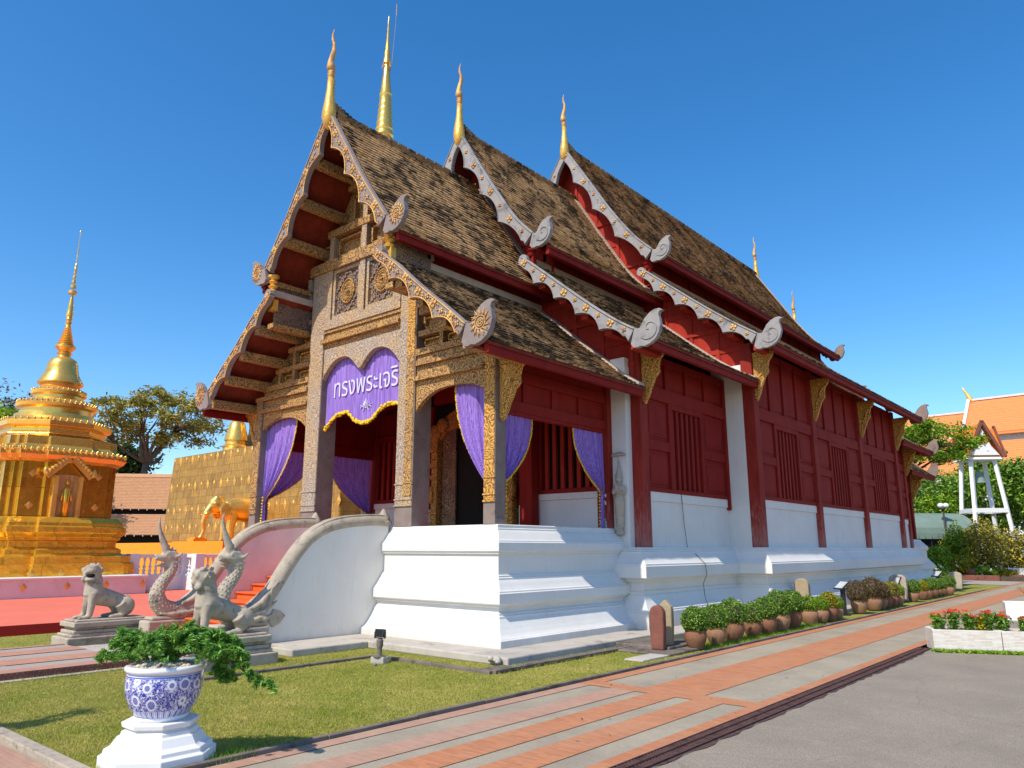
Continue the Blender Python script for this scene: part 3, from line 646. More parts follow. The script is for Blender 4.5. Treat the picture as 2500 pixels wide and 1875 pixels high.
for si, (k, yb, yw, yback, style) in enumerate(SECT):
    sgn = -1 if yback > yb else 1
    ya, yc = (yb + 0.06, yback) if sgn < 0 else (yback, yb - 0.06)
    rf = MB()
    for sd in (1, -1):
        slab(rf, UP[k], sd, ya, yc); slab(rf, LO[k], sd, ya, yc)
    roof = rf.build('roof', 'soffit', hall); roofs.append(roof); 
    tl = 'tile' if k == 1 else ('tile' if k == 2 else 'tile_brown')
    lw = 'tile_dark'
    for sd in (1, -1):
        slope_mesh(UP[k], ya, yc, sd, tl, roof, sd > 0 and sgn < 0)
        slope_mesh(LO[k], ya, yc, sd, lw, roof, sd > 0 and sgn < 0)
    # ridge capping, verge mortar, fascia
    mb = MB(); mb.tube([(X(0), ya + .1, UP[k][0][1] + .02), (X(0), yc, UP[k][0][1] + .02)], 0.075, 8)
    for j in range(int((yc - ya) / .3)): mb.box(X(-.08), X(.08), ya + .1 + j * .3, ya + .36 + j * .3, UP[k][0][1] + .03, UP[k][0][1] + .105)
    if sgn < 0:
        for j in range(7): mb.box(X(-.03), X(.03), ya + .05 + j * .1, ya + .13 + j * .1, UP[k][0][1] + .08, UP[k][0][1] + .3 - .03 * j)
    mb.build('ridge_cap', 'tile_dark', roof)
    mb = MB()
    for pr in (UP[k], LO[k]):
        for sd in (1, -1):
            P = smooth_curve(pr, 20); e = yc if sgn < 0 else ya
            mb.strip([(X(sd * a), b + .075) for a, b in P], [(X(sd * a), b + .0) for a, b in P], lambda a, b: (a, e - .22, b), lambda a, b: (a, e + .01, b))
    if k == 1: 
        for sd in (1, -1): mb.box(X(sd * 1.9), X(sd * 2.05), ya, yc, 7.32, 7.47)
    elif k == 2:
        for sd in (1, -1): mb.box(X(sd * 2.13), X(sd * 2.3), ya, yc, 8.3, 8.46)
    else:
        for sd in (1, -1): mb.box(X(sd * 2.53), X(sd * 2.72), ya, yc, 9.28, 9.44)
    split_build(mb, 'verge_mortar', 'verge', roof)
    mb = MB()
    for pr in (UP[k], LO[k]):
        for sd in (1, -1):
            a, b = pr[-1]; mb.box(X(sd * (a - .13)), X(sd * (a - .03)), ya + .02, yc, b - .20, b - .03)
            mb.box(X(sd * (a - .42)), X(sd * (a - .32)), ya + .02, yc, b - .20 + .16, b + .06)
    split_build(mb, 'eave_board', 'red', roof)
    st = style
    upo = [(a, b + .03) for a, b in UP[k][:-1]]; loo = [(a, b + .06) for a, b in LO[k][:-1]]
    if k == 3: upo = [(a, b + .03) for a, b in UP[3][:-1]]; loo = [(a, b + .06) for a, b in LO[3][:-1]]
    ybs = yb
    for sd in (1, -1):
        barge(roof, upo, sd, ybs, st, 0.22 if k == 1 else .25, 0.19, 4, sgn=sgn, vs=.9)
        barge(roof, loo, sd, ybs, st, 0.19 if k == 1 else .22, 0.17, 5 if k > 1 else 4, start_curl=True, sgn=sgn, vs=1.0)
    if si < 4: chofa(roof, yb, UP[k][0][1] - 0.42, {1: 1.0, 2: .98, 3: .92}[k], sgn)
    if k == 3:
        for sd in (1, -1):
            barge(roof, upo, sd, yback + .08, 'back', .25, .17, 4, sgn=1, vs=.9); barge(roof, loo, sd, yback + .08, 'back', .22, .15, 5, start_curl=True, sgn=1)
        chofa(roof, yback + .06, UP[3][0][1] - .42, .92, 1)
    # gable wall and clerestory
    zb = {1: 4.8, 2: 5.3, 3: 5.9}[k]; lo0 = LO[k][0][0]
    gw = MB()
    t0, t1 = (yw, yw + .10) if sgn < 0 else (yw - .10, yw)
    for sd in (1, -1):
        P = [p for p in smooth_curve(UP[k], 24) if p[0] <= lo0 + .12]
        gw.strip([(X(sd * a), b - .07) for a, b in P], [(X(sd * a), LO[k][0][1] - .5) for a, b in P], lambda a, b: (a, t0, b), lambda a, b: (a, t1, b))
        wl = {1: 4.0, 2: 4.6, 3: 5.3}[k]
        P = [p for p in smooth_curve(LO[k], 24) if p[0] <= wl]
        if k > 1: P = [np.array((0.0, P[0][1]))] + P
        zz = zb if k > 1 else 4.96
        if k == 1: gw.box(X(0), X(sd * (lo0 + .02)), t0 + .002, t1 - .002, 6.2, 7.3)
        gw.strip([(X(sd * a), b - .07) for a, b in P], [(X(sd * a), zz) for a, b in P], lambda a, b: (a, t0 + .004, b), lambda a, b: (a, t1 - .004, b))
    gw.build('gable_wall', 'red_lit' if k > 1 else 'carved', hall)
    if k > 1:
        mb = MB(); f0, f1 = (yw - .05, yw) if sgn < 0 else (yw, yw + .05)
        zs = {2: [5.55, 6.1, 6.7, 7.3, 7.9, 8.5, 9.2, 10.0, 10.8], 3: [6.1, 6.7, 7.3, 7.9, 8.5, 9.1, 9.8, 10.6, 11.4, 12.2]}[k]
        def half(z):
            best = 0
            for a, b in smooth_curve(UP[k], 60):
                if b - .12 > z and a <= lo0 + .1: best = max(best, a)
            for a, b in smooth_curve(LO[k], 60):
                if b - .12 > z and a <= wl: best = max(best, a)
            return best
        for j, z in enumerate(zs):
            h = half(z + .12)
            if h > .2: mb.box(X(-h), X(h), f0 - .03 * (j % 2) * -sgn * -1, f1, z, z + .12)
        for hh in np.arange(-4.5, 4.6, .75):
            z1 = max([b for a, b in smooth_curve(UP[k], 60) if a >= abs(hh)] or [0]) if abs(hh) < lo0 else max([b for a, b in smooth_curve(LO[k], 60) if a >= abs(hh)] or [0])
            if z1: mb.box(X(hh - .05), X(hh + .05), f0 + .015, f1, zb, z1 - .1)
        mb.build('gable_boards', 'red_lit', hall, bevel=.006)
    # purlin ends carrying the overhang
    mb = MB()
    for pr, cn in ((UP[k], 4), (LO[k], 4 if k == 1 else 5)):
        P = smooth_curve(pr[:-1], cn * 14 + 1)
        for q in range(1, cn + (1 if pr is LO[k] else 0)):
            a, b = P[q * 14]
            for sd in (1, -1):
                e0, e1 = (yb + .05, yw) if sgn < 0 else (yw, yb - .05)
                mb.box(X(sd * (a - .17)), X(sd * (a + .02)), e0, e1, b - .36, b - .14)
    split_build(mb, 'purlin', 'carved' if k == 1 and sgn < 0 else 'red_lit', roof, bevel=.01)
    y_a, y_b = (yw, yback + .1) if sgn < 0 else (yback - .1, yw)
    for sd in (1, -1):
        cl = MB(); zt = interp(UP[k], lo0 - .1) - .08; cl.box(X(sd * (lo0 - .16)), X(sd * (lo0 - .06)), y_a, y_b, LO[k][0][1] - .3, zt)
        nn = int((y_b - y_a) / 1.15)
        for j in range(nn + 1):
            y = y_a + .08 + j * (y_b - y_a - .16) / max(nn, 1); cl.box(X(sd * (lo0 - .06)), X(sd * (lo0 - .02)), y - .06, y + .06, LO[k][0][1] - .1, zt)
        cl.box(X(sd * (lo0 - .06)), X(sd * (lo0 - .025)), y_a, y_b, LO[k][0][1] + .08, LO[k][0][1] + .18)
        cl.build('clerestory', 'red', hall, bevel=.006)
    # turned gilt bracket under the upper eave
    mb = MB()
    for sd in (1, -1):
        c = (X(sd * (lo0 + .12)), yb + (.14 if sgn < 0 else -.14), LO[k][0][1] + .08)
        mb.lathe([(.09, 0), (.11, .05), (.06, .09), (.12, .15), (.06, .2), (.12, .26), (.07, .31), (.13, .37), (.13, .42)], c, 12)
        mb.box(c[0] - .10, c[0] + .10, c[1] - .03, c[1] + .10, LO[k][0][1] - .35, LO[k][0][1] + .08); mb.build('turned_bracket', 'gilt' if k == 1 else 'red', hall, auto=True); mb = MB()
    pass
# ---------------------------------------------------------------- front gable of carved timber
def part(mb, name, mat, bevel=.006, **k): return mb.build(name, mat, hall, bevel=bevel, **k)
YF = 0.66
mb = MB()
mb.box(X(-1.98), X(1.98), YF - .06, YF + .2, 8.04, 8.30); part(mb, 'tie_beam', 'carved')
mb = MB(); mb.box(X(-1.36), X(1.36), YF - .04, YF + .2, 8.88, 9.06); mb.box(X(-.68), X(.68), YF - .02, YF + .2, 9.9, 10.04)
split_build(mb, 'collar_beam', 'carved', hall, bevel=.006)
mb = MB()
for h in (0,): mb.box(X(h - .09), X(h + .09), YF - .02, YF + .19, 8.30, 8.88); mb.box(X(h - .08), X(h + .08), YF - .01, YF + .19, 9.06, 9.9)
for h in (-1.2, 1.2): mb.box(X(h - .08), X(h + .08), YF - .02, YF + .19, 8.30, 8.88)
mb.box(X(-.09), X(.09), YF - .02, YF + .19, 6.82, 8.04)
for sd in (1, -1):
    mb.box(X(sd * 1.12), X(sd * 1.34), YF - .02, YF + .19, 6.82, 8.04); mb.box(X(sd * 2.0), X(sd * 2.12), YF, YF + .19, 7.5, 8.04)
split_build(mb, 'gable_post', 'carved_grey', hall, bevel=.006)
for sd in (1, -1):                                            # panels of the upper gable
    for (a, b, z0, z1) in ((.17, 1.04, 8.37, 8.81), (1.34, 1.62, 8.37, 8.75), (.14, .52, 9.12, 9.75)):
        mb = MB()
        for (p, q, r, s_) in ((a, b, z0, z0 + .05), (a, b, z1 - .05, z1), (a, a + .05, z0, z1), (b - .05, b, z0, z1)): mb.box(X(sd * p), X(sd * q), YF + .06, YF + .19, r, s_)
        part(mb, 'panel_frame', 'carved', .004)
    mb = MB(); mb.box(X(sd * .09), X(sd * 1.12), YF + .09, YF + .19, 6.84, 8.04); pn = part(mb, 'medallion_panel', 'carved_dark')
    mb = MB()
    for (p, q, r, s_) in ((.11, 1.11, 6.84, 6.92), (.11, 1.11, 7.95, 8.03), (.11, .19, 6.92, 7.95), (1.03, 1.11, 6.92, 7.95)): mb.box(X(sd * p), X(sd * q), YF + .02, YF + .12, r, s_)
    mb.build('panel_frame', 'carved_grey', pn)
    mb = MB(); cx, cz = .61, 7.44
    for i in range(5):                                        # stepped lattice round the medallion
        for sx in (1, -1):
            for sz in (1, -1):
                x = cx + sx * (.06 + i * .075); z = cz + sz * (.45 - i * .085)
                mb.box(X(sd * (x - .045)), X(sd * (x + .045)), YF + .055, YF + .1, z - .014, z + .014); mb.box(X(sd * (x + sx * .04 - .014)), X(sd * (x + sx * .04 + .014)), YF + .055, YF + .1, z - .07 if sz > 0 else z, z if sz > 0 else z + .07)
                if i < 3:
                    x2 = cx + sx * (.40 - i * .08); z2 = cz + sz * (.46 - i * .05)
                    mb.box(X(sd * (x2 - .03)), X(sd * (x2 + .03)), YF + .06, YF + .1, z2 - .025, z2 + .025)
    mb.build('stepped_lattice', 'purplewood', pn)
    mb = MB()
    for rr, tk in ((.28, .022), (.22, .014), (.16, .018), (.09, .014)):
        mb.tube([(X(sd * cx) + rr * .82 * math.cos(t), YF + .06, cz + rr * math.sin(t)) for t in np.linspace(0, 2 * math.pi, 33)], tk, 6)
    for t in np.linspace(0, 2 * math.pi, 25)[:-1]: mb.ball((X(sd * cx) + .19 * .82 * math.cos(t), YF + .055, cz + .19 * math.sin(t)), .02, 6, 4)
    mb.ball((X(sd * cx), YF + .05, cz), .04, 8, 5)
    mb.prism_y([(X(sd * cx) + .30 * .82 * math.cos(t), cz + .30 * math.sin(t)) for t in np.linspace(0, 2 * math.pi, 33)[:-1]], YF + .065, YF + .1)
    mb.build('medallion', 'carved', pn, smooth=True)
mb = MB(); mb.box(X(-1.34), X(1.34), YF - .03, YF + .2, 6.60, 6.82); part(mb, 'lintel', 'carved_grey')
mb = MB(); mb.box(X(-1.34), X(1.34), YF + .0, YF + .2, 6.52, 6.60); mb.box(X(-1.34), X(1.34), YF + .04, YF + .2, 6.36, 6.52)
mb.box(X(-1.36), X(1.36), YF - .08, YF + .2, 6.27, 6.36); mb.box(X(-1.34), X(1.34), YF + .02, YF + .2, 6.16, 6.27); part(mb, 'cornice', 'carved')
arch = [(-1.34, 5.42), (-1.22, 5.58), (-1.0, 5.76), (-.75, 5.85), (-.5, 5.85), (-.3, 5.76), (-.12, 5.60), (0, 5.50), (.12, 5.60), (.3, 5.76), (.5, 5.85), (.75, 5.85), (1.0, 5.76), (1.22, 5.58), (1.34, 5.42)]
ac = smooth_curve(arch, 60)
mb = MB(); mb.strip([(X(a), 6.16) for a, b in ac], [(X(a), b) for a, b in ac], lambda a, b: (a, YF + .03, b), lambda a, b: (a, YF + .13, b)); part(mb, 'arched_board', 'carved_grey', .004)
mb = MB(); mb.tube([(X(a), YF + .02, b + .02) for a, b in ac], .018, 5); mb.build('arch_moulding', 'carved_grey', hall, smooth=True)
arc2 = [(1.86, 4.32), (1.98, 4.46), (2.25, 4.62), (2.6, 4.71), (3.0, 4.72), (3.35, 4.68), (3.6, 4.60), (3.75, 4.50)]
for sd in (1, -1):
    mb = MB(); mb.box(X(sd * 1.86), X(sd * 3.78), YF - .02, YF + .2, 5.46, 5.60); mb.box(X(sd * 1.86), X(sd * 4.05), YF - .05, YF + .2, 5.24, 5.34)
    mb.box(X(sd * 1.86), X(sd * 3.78), YF + .03, YF + .2, 5.34, 5.46); mb.box(X(sd * 1.86), X(sd * 3.75), YF + .03, YF + .2, 5.02, 5.24)
    mb.box(X(sd * 1.84), X(sd * 3.75), YF - .06, YF + .2, 4.93, 5.02); part(mb, 'aisle_lintel', 'carved')
    a2 = smooth_curve(arc2, 30)
    mb = MB(); mb.strip([(X(sd * a), 4.93) for a, b in a2], [(X(sd * a), b) for a, b in a2], lambda a, b: (a, YF + .03, b), lambda a, b: (a, YF + .13, b)); part(mb, 'arched_board', 'carved', .004)
    mb = MB(); mb.box(X(sd * 1.9), X(sd * 3.3), YF, YF + .2, 5.86, 5.98); mb.box(X(sd * 1.9), X(sd * 2.8), YF, YF + .2, 6.32, 6.44)
    for h, z in ((2.5, 6.32), (3.1, 5.86), (3.6, 5.6)): mb.box(X(sd * h), X(sd * (h + .1)), YF + .02, YF + .2, 5.6, z + .0)
    mb.box(X(sd * 1.95), X(sd * 2.42), YF + .02, YF + .2, 6.9, 7.0); split_build(mb, 'aisle_gable_rail', 'carved', hall, bevel=.006)
    for (a, b, z0, z1) in ((1.96, 2.44, 5.66, 5.82), (2.64, 3.06, 5.66, 5.82), (1.96, 2.46, 6.04, 6.28), (1.96, 2.3, 6.5, 6.84)):
        mb = MB()
        for (p, q, r, s_) in ((a, b, z0, z0 + .035), (a, b, z1 - .035, z1), (a, a + .035, z0, z1), (b - .035, b, z0, z1)): mb.box(X(sd * p), X(sd * q), YF + .12, YF + .2, r, s_)
        part(mb, 'panel_frame', 'carved_gold', .003)
    # projecting side cheek below the upper eave
    mb = MB(); mb.box(X(sd * 2.02), X(sd * 2.12), -.22, YF + .1, 6.72, 7.60); part(mb, 'side_cheek', 'carved_dark')
    mb = MB(); mb.box(X(sd * 1.98), X(sd * 2.2), -.30, YF + .1, 6.60, 6.72); mb.box(X(sd * 1.98), X(sd * 2.2), -.30, YF + .1, 7.60, 7.72); split_build(mb, 'cheek_beam', 'carved', hall, bevel=.006)
# columns of the porch: carved front skin on a dark timber shaft
def column(x0, x1, y0, y1, z0, z1, skin, foot=2.46, name='column', split=None):
    mb = MB(); mb.mat(0).box(x0, x1, y0, y1, z0, z1)
    mb.mat(1).box(x0 + .012, x1 - .012, y0 - .012, y0 + .01, foot, z1 - .002)
    if split:
        mb.mat(2).box(x0 + (x1 - x0) * .52, x1 - .02, y0 - .03, y0 + .01, 5.5, z1 - .01); mb.mat(3).box(x0 + (x1 - x0) * .52, x1 - .02, y0 - .028, y0 + .01, foot + .2, 5.5)
    for zz in (foot, foot + .12, foot + .42): mb.mat(1).box(x0 - .006, x1 + .006, y0 - .028, y0 + .012, zz, zz + .03)
    return mb.build(name, ['purplewood', skin] + ([split, 'carved'] if split else []), hall, bevel=.008)
column(X(1.34), X(1.85), .66, 1.12, 2.07, 8.04, 'carved_grey', split='carved_gold')
column(X(-1.87), X(-1.34), .66, 1.12, 2.07, 8.04, 'carved_grey')
column(X(3.74), X(4.02), .66, .95, 2.07, 5.24, 'carved_gold')
column(X(-4.05), X(-3.77), .66, .95, 2.07, 5.24, 'carved')
mb = MB()
for h in (1.2, -1.2): mb.box(X(h - .1), X(h + .1), 1.1, 4.5, 7.0, 7.25)
for h in (3.9, -3.9): mb.box(X(h - .08), X(h + .08), .95, 4.4, 4.95, 5.15)
split_build(mb, 'porch_beam', 'red', hall, bevel=.006)
for sd in (1, -1):     # side bays of the porch
    mb = MB(); x0, x1 = X(sd * 3.82), X(sd * 3.98)
    mb.box(x0, x1, .95, 4.45, 4.16, 4.36); mb.box(X(sd * 3.80), X(sd * 4.0), .95, 4.45, 4.74, 4.95); mb.box(X(sd * 3.86), X(sd * 3.92), .95, 4.45, 4.36, 4.74)
    mb.box(X(sd * 3.84), X(sd * 3.96), .95, 4.45, 4.09, 4.16)
    for y in (1.6, 2.5, 3.4): mb.box(X(sd * 3.84), X(sd * 3.96), y - .08, y + .08, 4.36, 4.74)
    part(mb, 'side_lintel', 'red')
    mb = MB(); mb.box(X(sd * 3.72), X(sd * 4.04), 4.28, 4.5, 2.05, 5.3); part(mb, 'corner_post', 'red_worn')
    mb = MB(); mb.box(X(sd * 4.04), X(sd * 4.42), 4.42, 4.62, 1.66, 5.75); part(mb, 'white_pilaster', 'plaster', .01)
    mb = MB(); mb.box(X(sd * 1.8), X(sd * 2.15), 3.98, 4.24, 2.05, 7.0); part(mb, 'porch_inner_post', 'red')
mb = MB(); mb.box(X(-3.7), X(3.7), .9, 4.4, 2.03, 2.074); part(mb, 'porch_floor', 'redcarpet')
# porch back wall
mb = MB()
for sd in (1, -1):
    mb.box(X(sd * 2.05), X(sd * 3.74), 4.30, 4.45, 2.05, 2.72); mb.box(X(sd * 2.05), X(sd * 3.74), 4.26, 4.45, 2.72, 2.86); mb.box(X(sd * 1.5), X(sd * 1.85), 4.30, 4.45, 2.05, 2.64)
split_build(mb, 'dado', 'plaster', hall, bevel=.008)
mb = MB()
for sd in (1, -1):
    mb.box(X(sd * 1.5), X(sd * 4.0), 4.34, 4.46, 4.72, 5.35); mb.box(X(sd * 1.45), X(sd * 1.85), 4.34, 4.46, 2.62, 4.72); mb.box(X(sd * 2.1), X(sd * 3.76), 4.27, 4.46, 4.56, 4.72)
    mb.box(X(sd * 2.1), X(sd * 3.76), 4.27, 4.40, 2.86, 2.96); mb.box(X(sd * 2.1), X(sd * 2.2), 4.27, 4.4, 2.96, 4.56); mb.box(X(sd * 3.6), X(sd * 3.76), 4.27, 4.4, 2.96, 4.56)
    mb.box(X(sd * 1.52), X(sd * 1.82), 4.31, 4.34, 3.0, 3.6); mb.box(X(sd * 1.52), X(sd * 1.82), 4.31, 4.34, 3.75, 4.6)
mb.box(X(-1.5), X(1.5), 4.34, 4.46, 5.4, 7.2)
part(mb, 'porch_back_wall', 'red')
for sd in (1, -1):
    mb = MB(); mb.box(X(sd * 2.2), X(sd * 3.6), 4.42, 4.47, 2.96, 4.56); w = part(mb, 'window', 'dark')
    mb = MB()
    for i in range(6): mb.box(X(sd * (2.28 + i * .225)), X(sd * (2.38 + i * .225)), 4.30, 4.38, 2.96, 4.56)
    split_build(mb, 'window_bar', 'red_lit', w, bevel=.006)
# great door: carved pilasters, gilt tympanum, half open leaves
mb = MB()
for sd in (1, -1):
    for (w_, z0, z1) in ((.30, 2.07, 2.3), (.24, 2.3, 2.5), (.28, 2.5, 2.58), (.2, 2.58, 3.4), (.26, 3.4, 3.5), (.2, 3.5, 3.7), (.3, 3.7, 3.82), (.22, 3.82, 4.1), (.34, 4.1, 4.22), (.26, 4.22, 4.5)): mb.box(X(sd * 1.28) - w_ / 2, X(sd * 1.28) + w_ / 2, 4.30 - w_ / 2, 4.40, z0, z1)
    mb.ball((X(sd * 1.28), 4.2, 4.6), (.22, .1, .22), 12, 6); mb.ball((X(sd * 1.0), 4.2, 4.78), (.2, .1, .2), 12, 6); mb.ball((X(sd * 1.36), 4.22, 3.0), (.12, .12, .25), 8, 6)
mb.prism_y([(X(1.35), 4.5), (X(.95), 5.0), (X(.5), 5.2), (X(.3), 5.7), (X(0), 6.2), (X(-.3), 5.7), (X(-.5), 5.2), (X(-.95), 5.0), (X(-1.35), 4.5), (X(-1.1), 4.4), (X(-.9), 4.62), (X(0), 4.75), (X(.9), 4.62), (X(1.1), 4.4)], 4.24, 4.34)
part(mb, 'door_frame', 'carved_gold', .01)
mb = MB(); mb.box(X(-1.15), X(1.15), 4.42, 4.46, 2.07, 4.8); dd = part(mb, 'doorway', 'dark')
mb = MB(); mb.box(X(-1.1), X(-.62), 4.32, 4.38, 2.07, 4.7); mb.box(X(.62), X(1.1), 4.32, 4.38, 2.07, 4.7); split_build(mb, 'door_leaf', 'carved_dark', dd, bevel=.01)
# ---------------------------------------------------------------- side walls
def bracket(x, y, ztop, w, h, sd=1):
    pts = [(0, 0), (w, .02), (w * .93, -.1 * h), (w * .80, -.16 * h), (w * .72, -.30 * h), (w * .74, -.42 * h), (w * .55, -.52 * h), (w * .45, -.64 * h), (w * .36, -.72 * h), (w * .28, -.84 * h), (w * .1, -h), (0, -.93 * h)]
    mb = MB(); mb.prism_y([(x + sd * a, ztop + b) for a, b in pts], y - .045, y + .045)
    mb.prism_y([(x + sd * a, ztop + b) for a, b in [(0, .06), (w * 1.04, .08), (w * .98, -.06 * h), (0, -.07 * h)]], y - .07, y + .07)
    mb.tube([(x + sd * w * a, y - .05, ztop + h * b) for a, b in [(.85, -.12), (.66, -.2), (.5, -.3), (.45, -.42), (.3, -.5), (.22, -.65), (.16, -.85)]], [.02, .03, .035, .03, .03, .025, .012], 6)
    return mb.build('bracket', 'carved_gold', hall, bevel=.006)
bracket(X(4.03), .80, 5.02, .62, 1.12)
bracket(X(-4.06), .80, 5.02, .62, 1.12, -1)
def side_bay(hw, y0, y1, ztop, sd, wy=None):
    """one bay of the side wall: white dado, timber frame, barred window, upper boards"""
    x = lambda o: X(sd * (hw + o))
    mb = MB(); mb.box(x(-.2), x(0.0), y0, y1, 1.66, 2.66); mb.box(x(-.2), x(.03), y0, y1, 2.66, 2.86); part(mb, 'dado', 'plaster', .006)
    c = (y0 + y1) / 2; a, b = (wy or (c - .74, c + .74))
    mb = MB()
    mb.box(x(-.12), x(0.0), y0, a - .12, 2.86, 4.90); mb.box(x(-.12), x(0.0), b + .12, y1, 2.86, 4.90); mb.box(x(-.12), x(0.0), y0, y1, 4.9, ztop)
    mb.box(x(-.12), x(.07), y0, y1, 4.90, 5.20)                                   # middle rail
    mb.box(x(-.12), x(.05), y0, y1, 2.86, 2.95)                                   # sill rail
    mb.box(x(-.12), x(.06), a - .13, a, 2.95, 4.90); mb.box(x(-.12), x(.06), b, b + .13, 2.95, 4.90); mb.box(x(-.12), x(.06), a, b, 4.78, 4.90)
    for p, q in ((y0, a - .13), (b + .13, y1)):
        mb.box(x(0), x(.05), p, q, 3.78, 3.99)
        for z0, z1 in ((2.95, 3.78), (3.99, 4.90)):                               # raised panel mouldings
            mb.box(x(0), x(.022), p + .08, q - .08, z0 + .09, z1 - .09); mb.box(x(0), x(.034), p + .14, q - .14, z0 + .15, z1 - .15)
    n = 4; 
    for j in range(1, n): yy = y0 + j * (y1 - y0) / n; mb.box(x(0), x(.06), yy - .075, yy + .075, 5.20, ztop)
    mb.box(x(0), x(.045), y0, y1, ztop - .16, ztop)
    for j in range(n): 
        p = y0 + j * (y1 - y0) / n + .13; q = y0 + (j + 1) * (y1 - y0) / n - .13; mb.box(x(0), x(.018), p, q, 5.28, ztop - .22)
    part(mb, 'timber_bay', 'red', .005)
    mb = MB(); mb.box(x(-.14), x(-.10), a, b, 2.95, 4.78); w = part(mb, 'window', 'dark')
    mb = MB()
    for i in range(6):
        yy = a + (i + .5) * (b - a) / 6; mb.box(x(-.06), x(.01), yy - .055, yy + .055, 2.95, 4.78)
    split_build(mb, 'window_bar', 'red', w, bevel=.006)
for sd in (1, -1):
    side_bay(4.58, 4.9, 8.78, 5.95, sd, (6.03, 7.46))
    mb = MB(); mb.box(X(sd * 4.40), X(sd * 4.66), 8.78, 8.896, 2.6, 5.95); part(mb, 'wall_post', 'red')
    mb = MB(); mb.box(X(sd * 4.40), X(sd * 4.58), 8.78, 8.896, 1.66, 2.6); part(mb, 'dado', 'plaster')
    for y0, y1 in ((9.2, 13.12), (13.38, 17.65), (17.92, 22.1)): side_bay(5.30, y0, y1, 6.85, sd)
    side_bay(4.58, 22.4, 26.6, 5.95, sd)
    def post(h, y0, y1, z1, w=.30, mat='red_worn'):
        mb = MB(); mb.box(X(sd * h), X(sd * (h - w)), y0, y1, 1.68, z1); part(mb, 'wall_post', mat, .012)
    post(4.66, 4.62, 4.93, 5.95); bracket(X(sd * 4.65), 4.78, 5.86, .58, 1.14, sd)
    for y in (9.05, 13.25, 17.78, 22.25): post(5.42, y - .15, y + .15, 6.85); bracket(X(sd * 5.42), y, 6.53, .52, 1.2, sd)
    post(4.66, 26.4, 26.7, 5.95); bracket(X(sd * 4.65), 26.55, 5.86, .58, 1.14, sd)
    mb = MB(); mb.box(X(sd * 3.74), X(sd * 4.02), 29.9, 30.2, 2.07, 5.24); part(mb, 'wall_post', 'red'); bracket(X(sd * 4.03), 30.05, 5.02, .62, 1.12, sd)
    mb = MB(); mb.box(X(sd * 4.3), X(sd * 5.13), 8.90, 9.0, 1.66, 6.3); part(mb, 'white_pilaster', 'plaster', .01)
    mb = MB(); mb.box(X(sd * 3.9), X(sd * 4.0), 26.7, 29.9, 4.2, 5.1); part(mb, 'side_lintel', 'red')
# back closure so that no daylight leaks through the hall
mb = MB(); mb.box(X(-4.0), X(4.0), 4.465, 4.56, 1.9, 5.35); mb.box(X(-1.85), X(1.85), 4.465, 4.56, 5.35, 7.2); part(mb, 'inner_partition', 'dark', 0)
mb = MB(); mb.box(X(-4.5), X(4.5), 26.5, 26.6, 1.9, 5.4); part(mb, 'rear_wall', 'red', 0)
# stucco guardian figures on the pilasters, praying hands
def guardian(x, y, z, s=1.0, rz=0):
    mb = MB()
    def a(px, py, pz): return (px, py, pz)
    mb.ball(a(0, 0, .0), (.12, .08, .06), 12, 6); mb.ball(a(0, 0, .08), (.07, .05, .05))
    mb.tube([a(-.05, 0, .12), a(-.055, 0, .45), a(-.05, 0, .7)], [.045, .06, .08], 8); mb.tube([a(.05, 0, .12), a(.055, 0, .45), a(.05, 0, .7)], [.045, .06, .08], 8)
    mb.tube([a(0, 0, .15), a(0, .01, .45), a(0, .01, .72), a(0, .01, .82), a(0, .01, 1.0), a(0, .01, 1.08)], [.075, .10, .12, .085, .12, .05], 12)
    for sx in (1, -1): mb.tube([a(sx * .11, 0, 1.02), a(sx * .15, -.02, .86), a(sx * .1, -.08, .84), a(sx * .015, -.12, .95)], [.045, .035, .03, .025], 8); mb.ball(a(sx * .04, -.02, .1), (.035, .06, .03))
    mb.ball(a(0, -.12, .99), (.028, .03, .06)); mb.ball(a(0, -.01, 1.17), (.07, .075, .09), 12, 8); mb.ball(a(0, -.085, 1.16), (.015, .02, .025))
    for sx in (1, -1): mb.ball(a(sx * .07, 0, 1.16), (.015, .02, .04))
    mb.tube([a(0, 0, 1.24), a(0, 0, 1.3), a(0, 0, 1.38), a(0, 0, 1.52), a(0, 0, 1.7)], [.085, .06, .04, .022, .006], 10)
    mb.v = [(x + (p * math.cos(rz) - q * math.sin(rz)) * s, y + (p * math.sin(rz) + q * math.cos(rz)) * s, z + r * s) for p, q, r in mb.v]
    mb.build('guardian_relief', 'stone_warm', hall, remesh=.014)
    mb = MB(); mb.tube([(x + .16 * s * math.cos(t), y + .02, z + (1.72 + .05 * math.sin(t)) * s) for t in np.linspace(0, math.pi, 10)], .012, 5); mb.box(x - .17 * s, x + .17 * s, y - .01, y + .03, z + 1.69 * s, z + 1.72 * s); mb.build('parasol_relief', 'stone_warm', hall)
guardian(X(4.24), 4.34, 1.98, .95)
guardian(X(-4.24), 4.34, 1.98, .95)
# spalled white patches on the worn corner post
mb = MB(); rng_s = random.Random(5)
for cz, n, r in ((2.82, 7, .05), (2.62, 6, .06), (2.2, 9, .06), (2.12, 6, .05)):
    for i in range(n):
        cx = X(3.88) + rng_s.uniform(-.08, .06); z = cz + rng_s.uniform(-.06, .06); k = rng_s.randint(5, 8); rr = r * rng_s.uniform(.25, .7)
        mb.prism_y([(cx + rr * rng_s.uniform(.6, 1.2) * math.cos(t), z + 1.4 * rr * rng_s.uniform(.6, 1.2) * math.sin(t)) for t in np.linspace(0, 2 * math.pi, k + 1)[:-1]], 4.274, 4.282)
mb.build('flaked_plaster', 'plaster', hall)
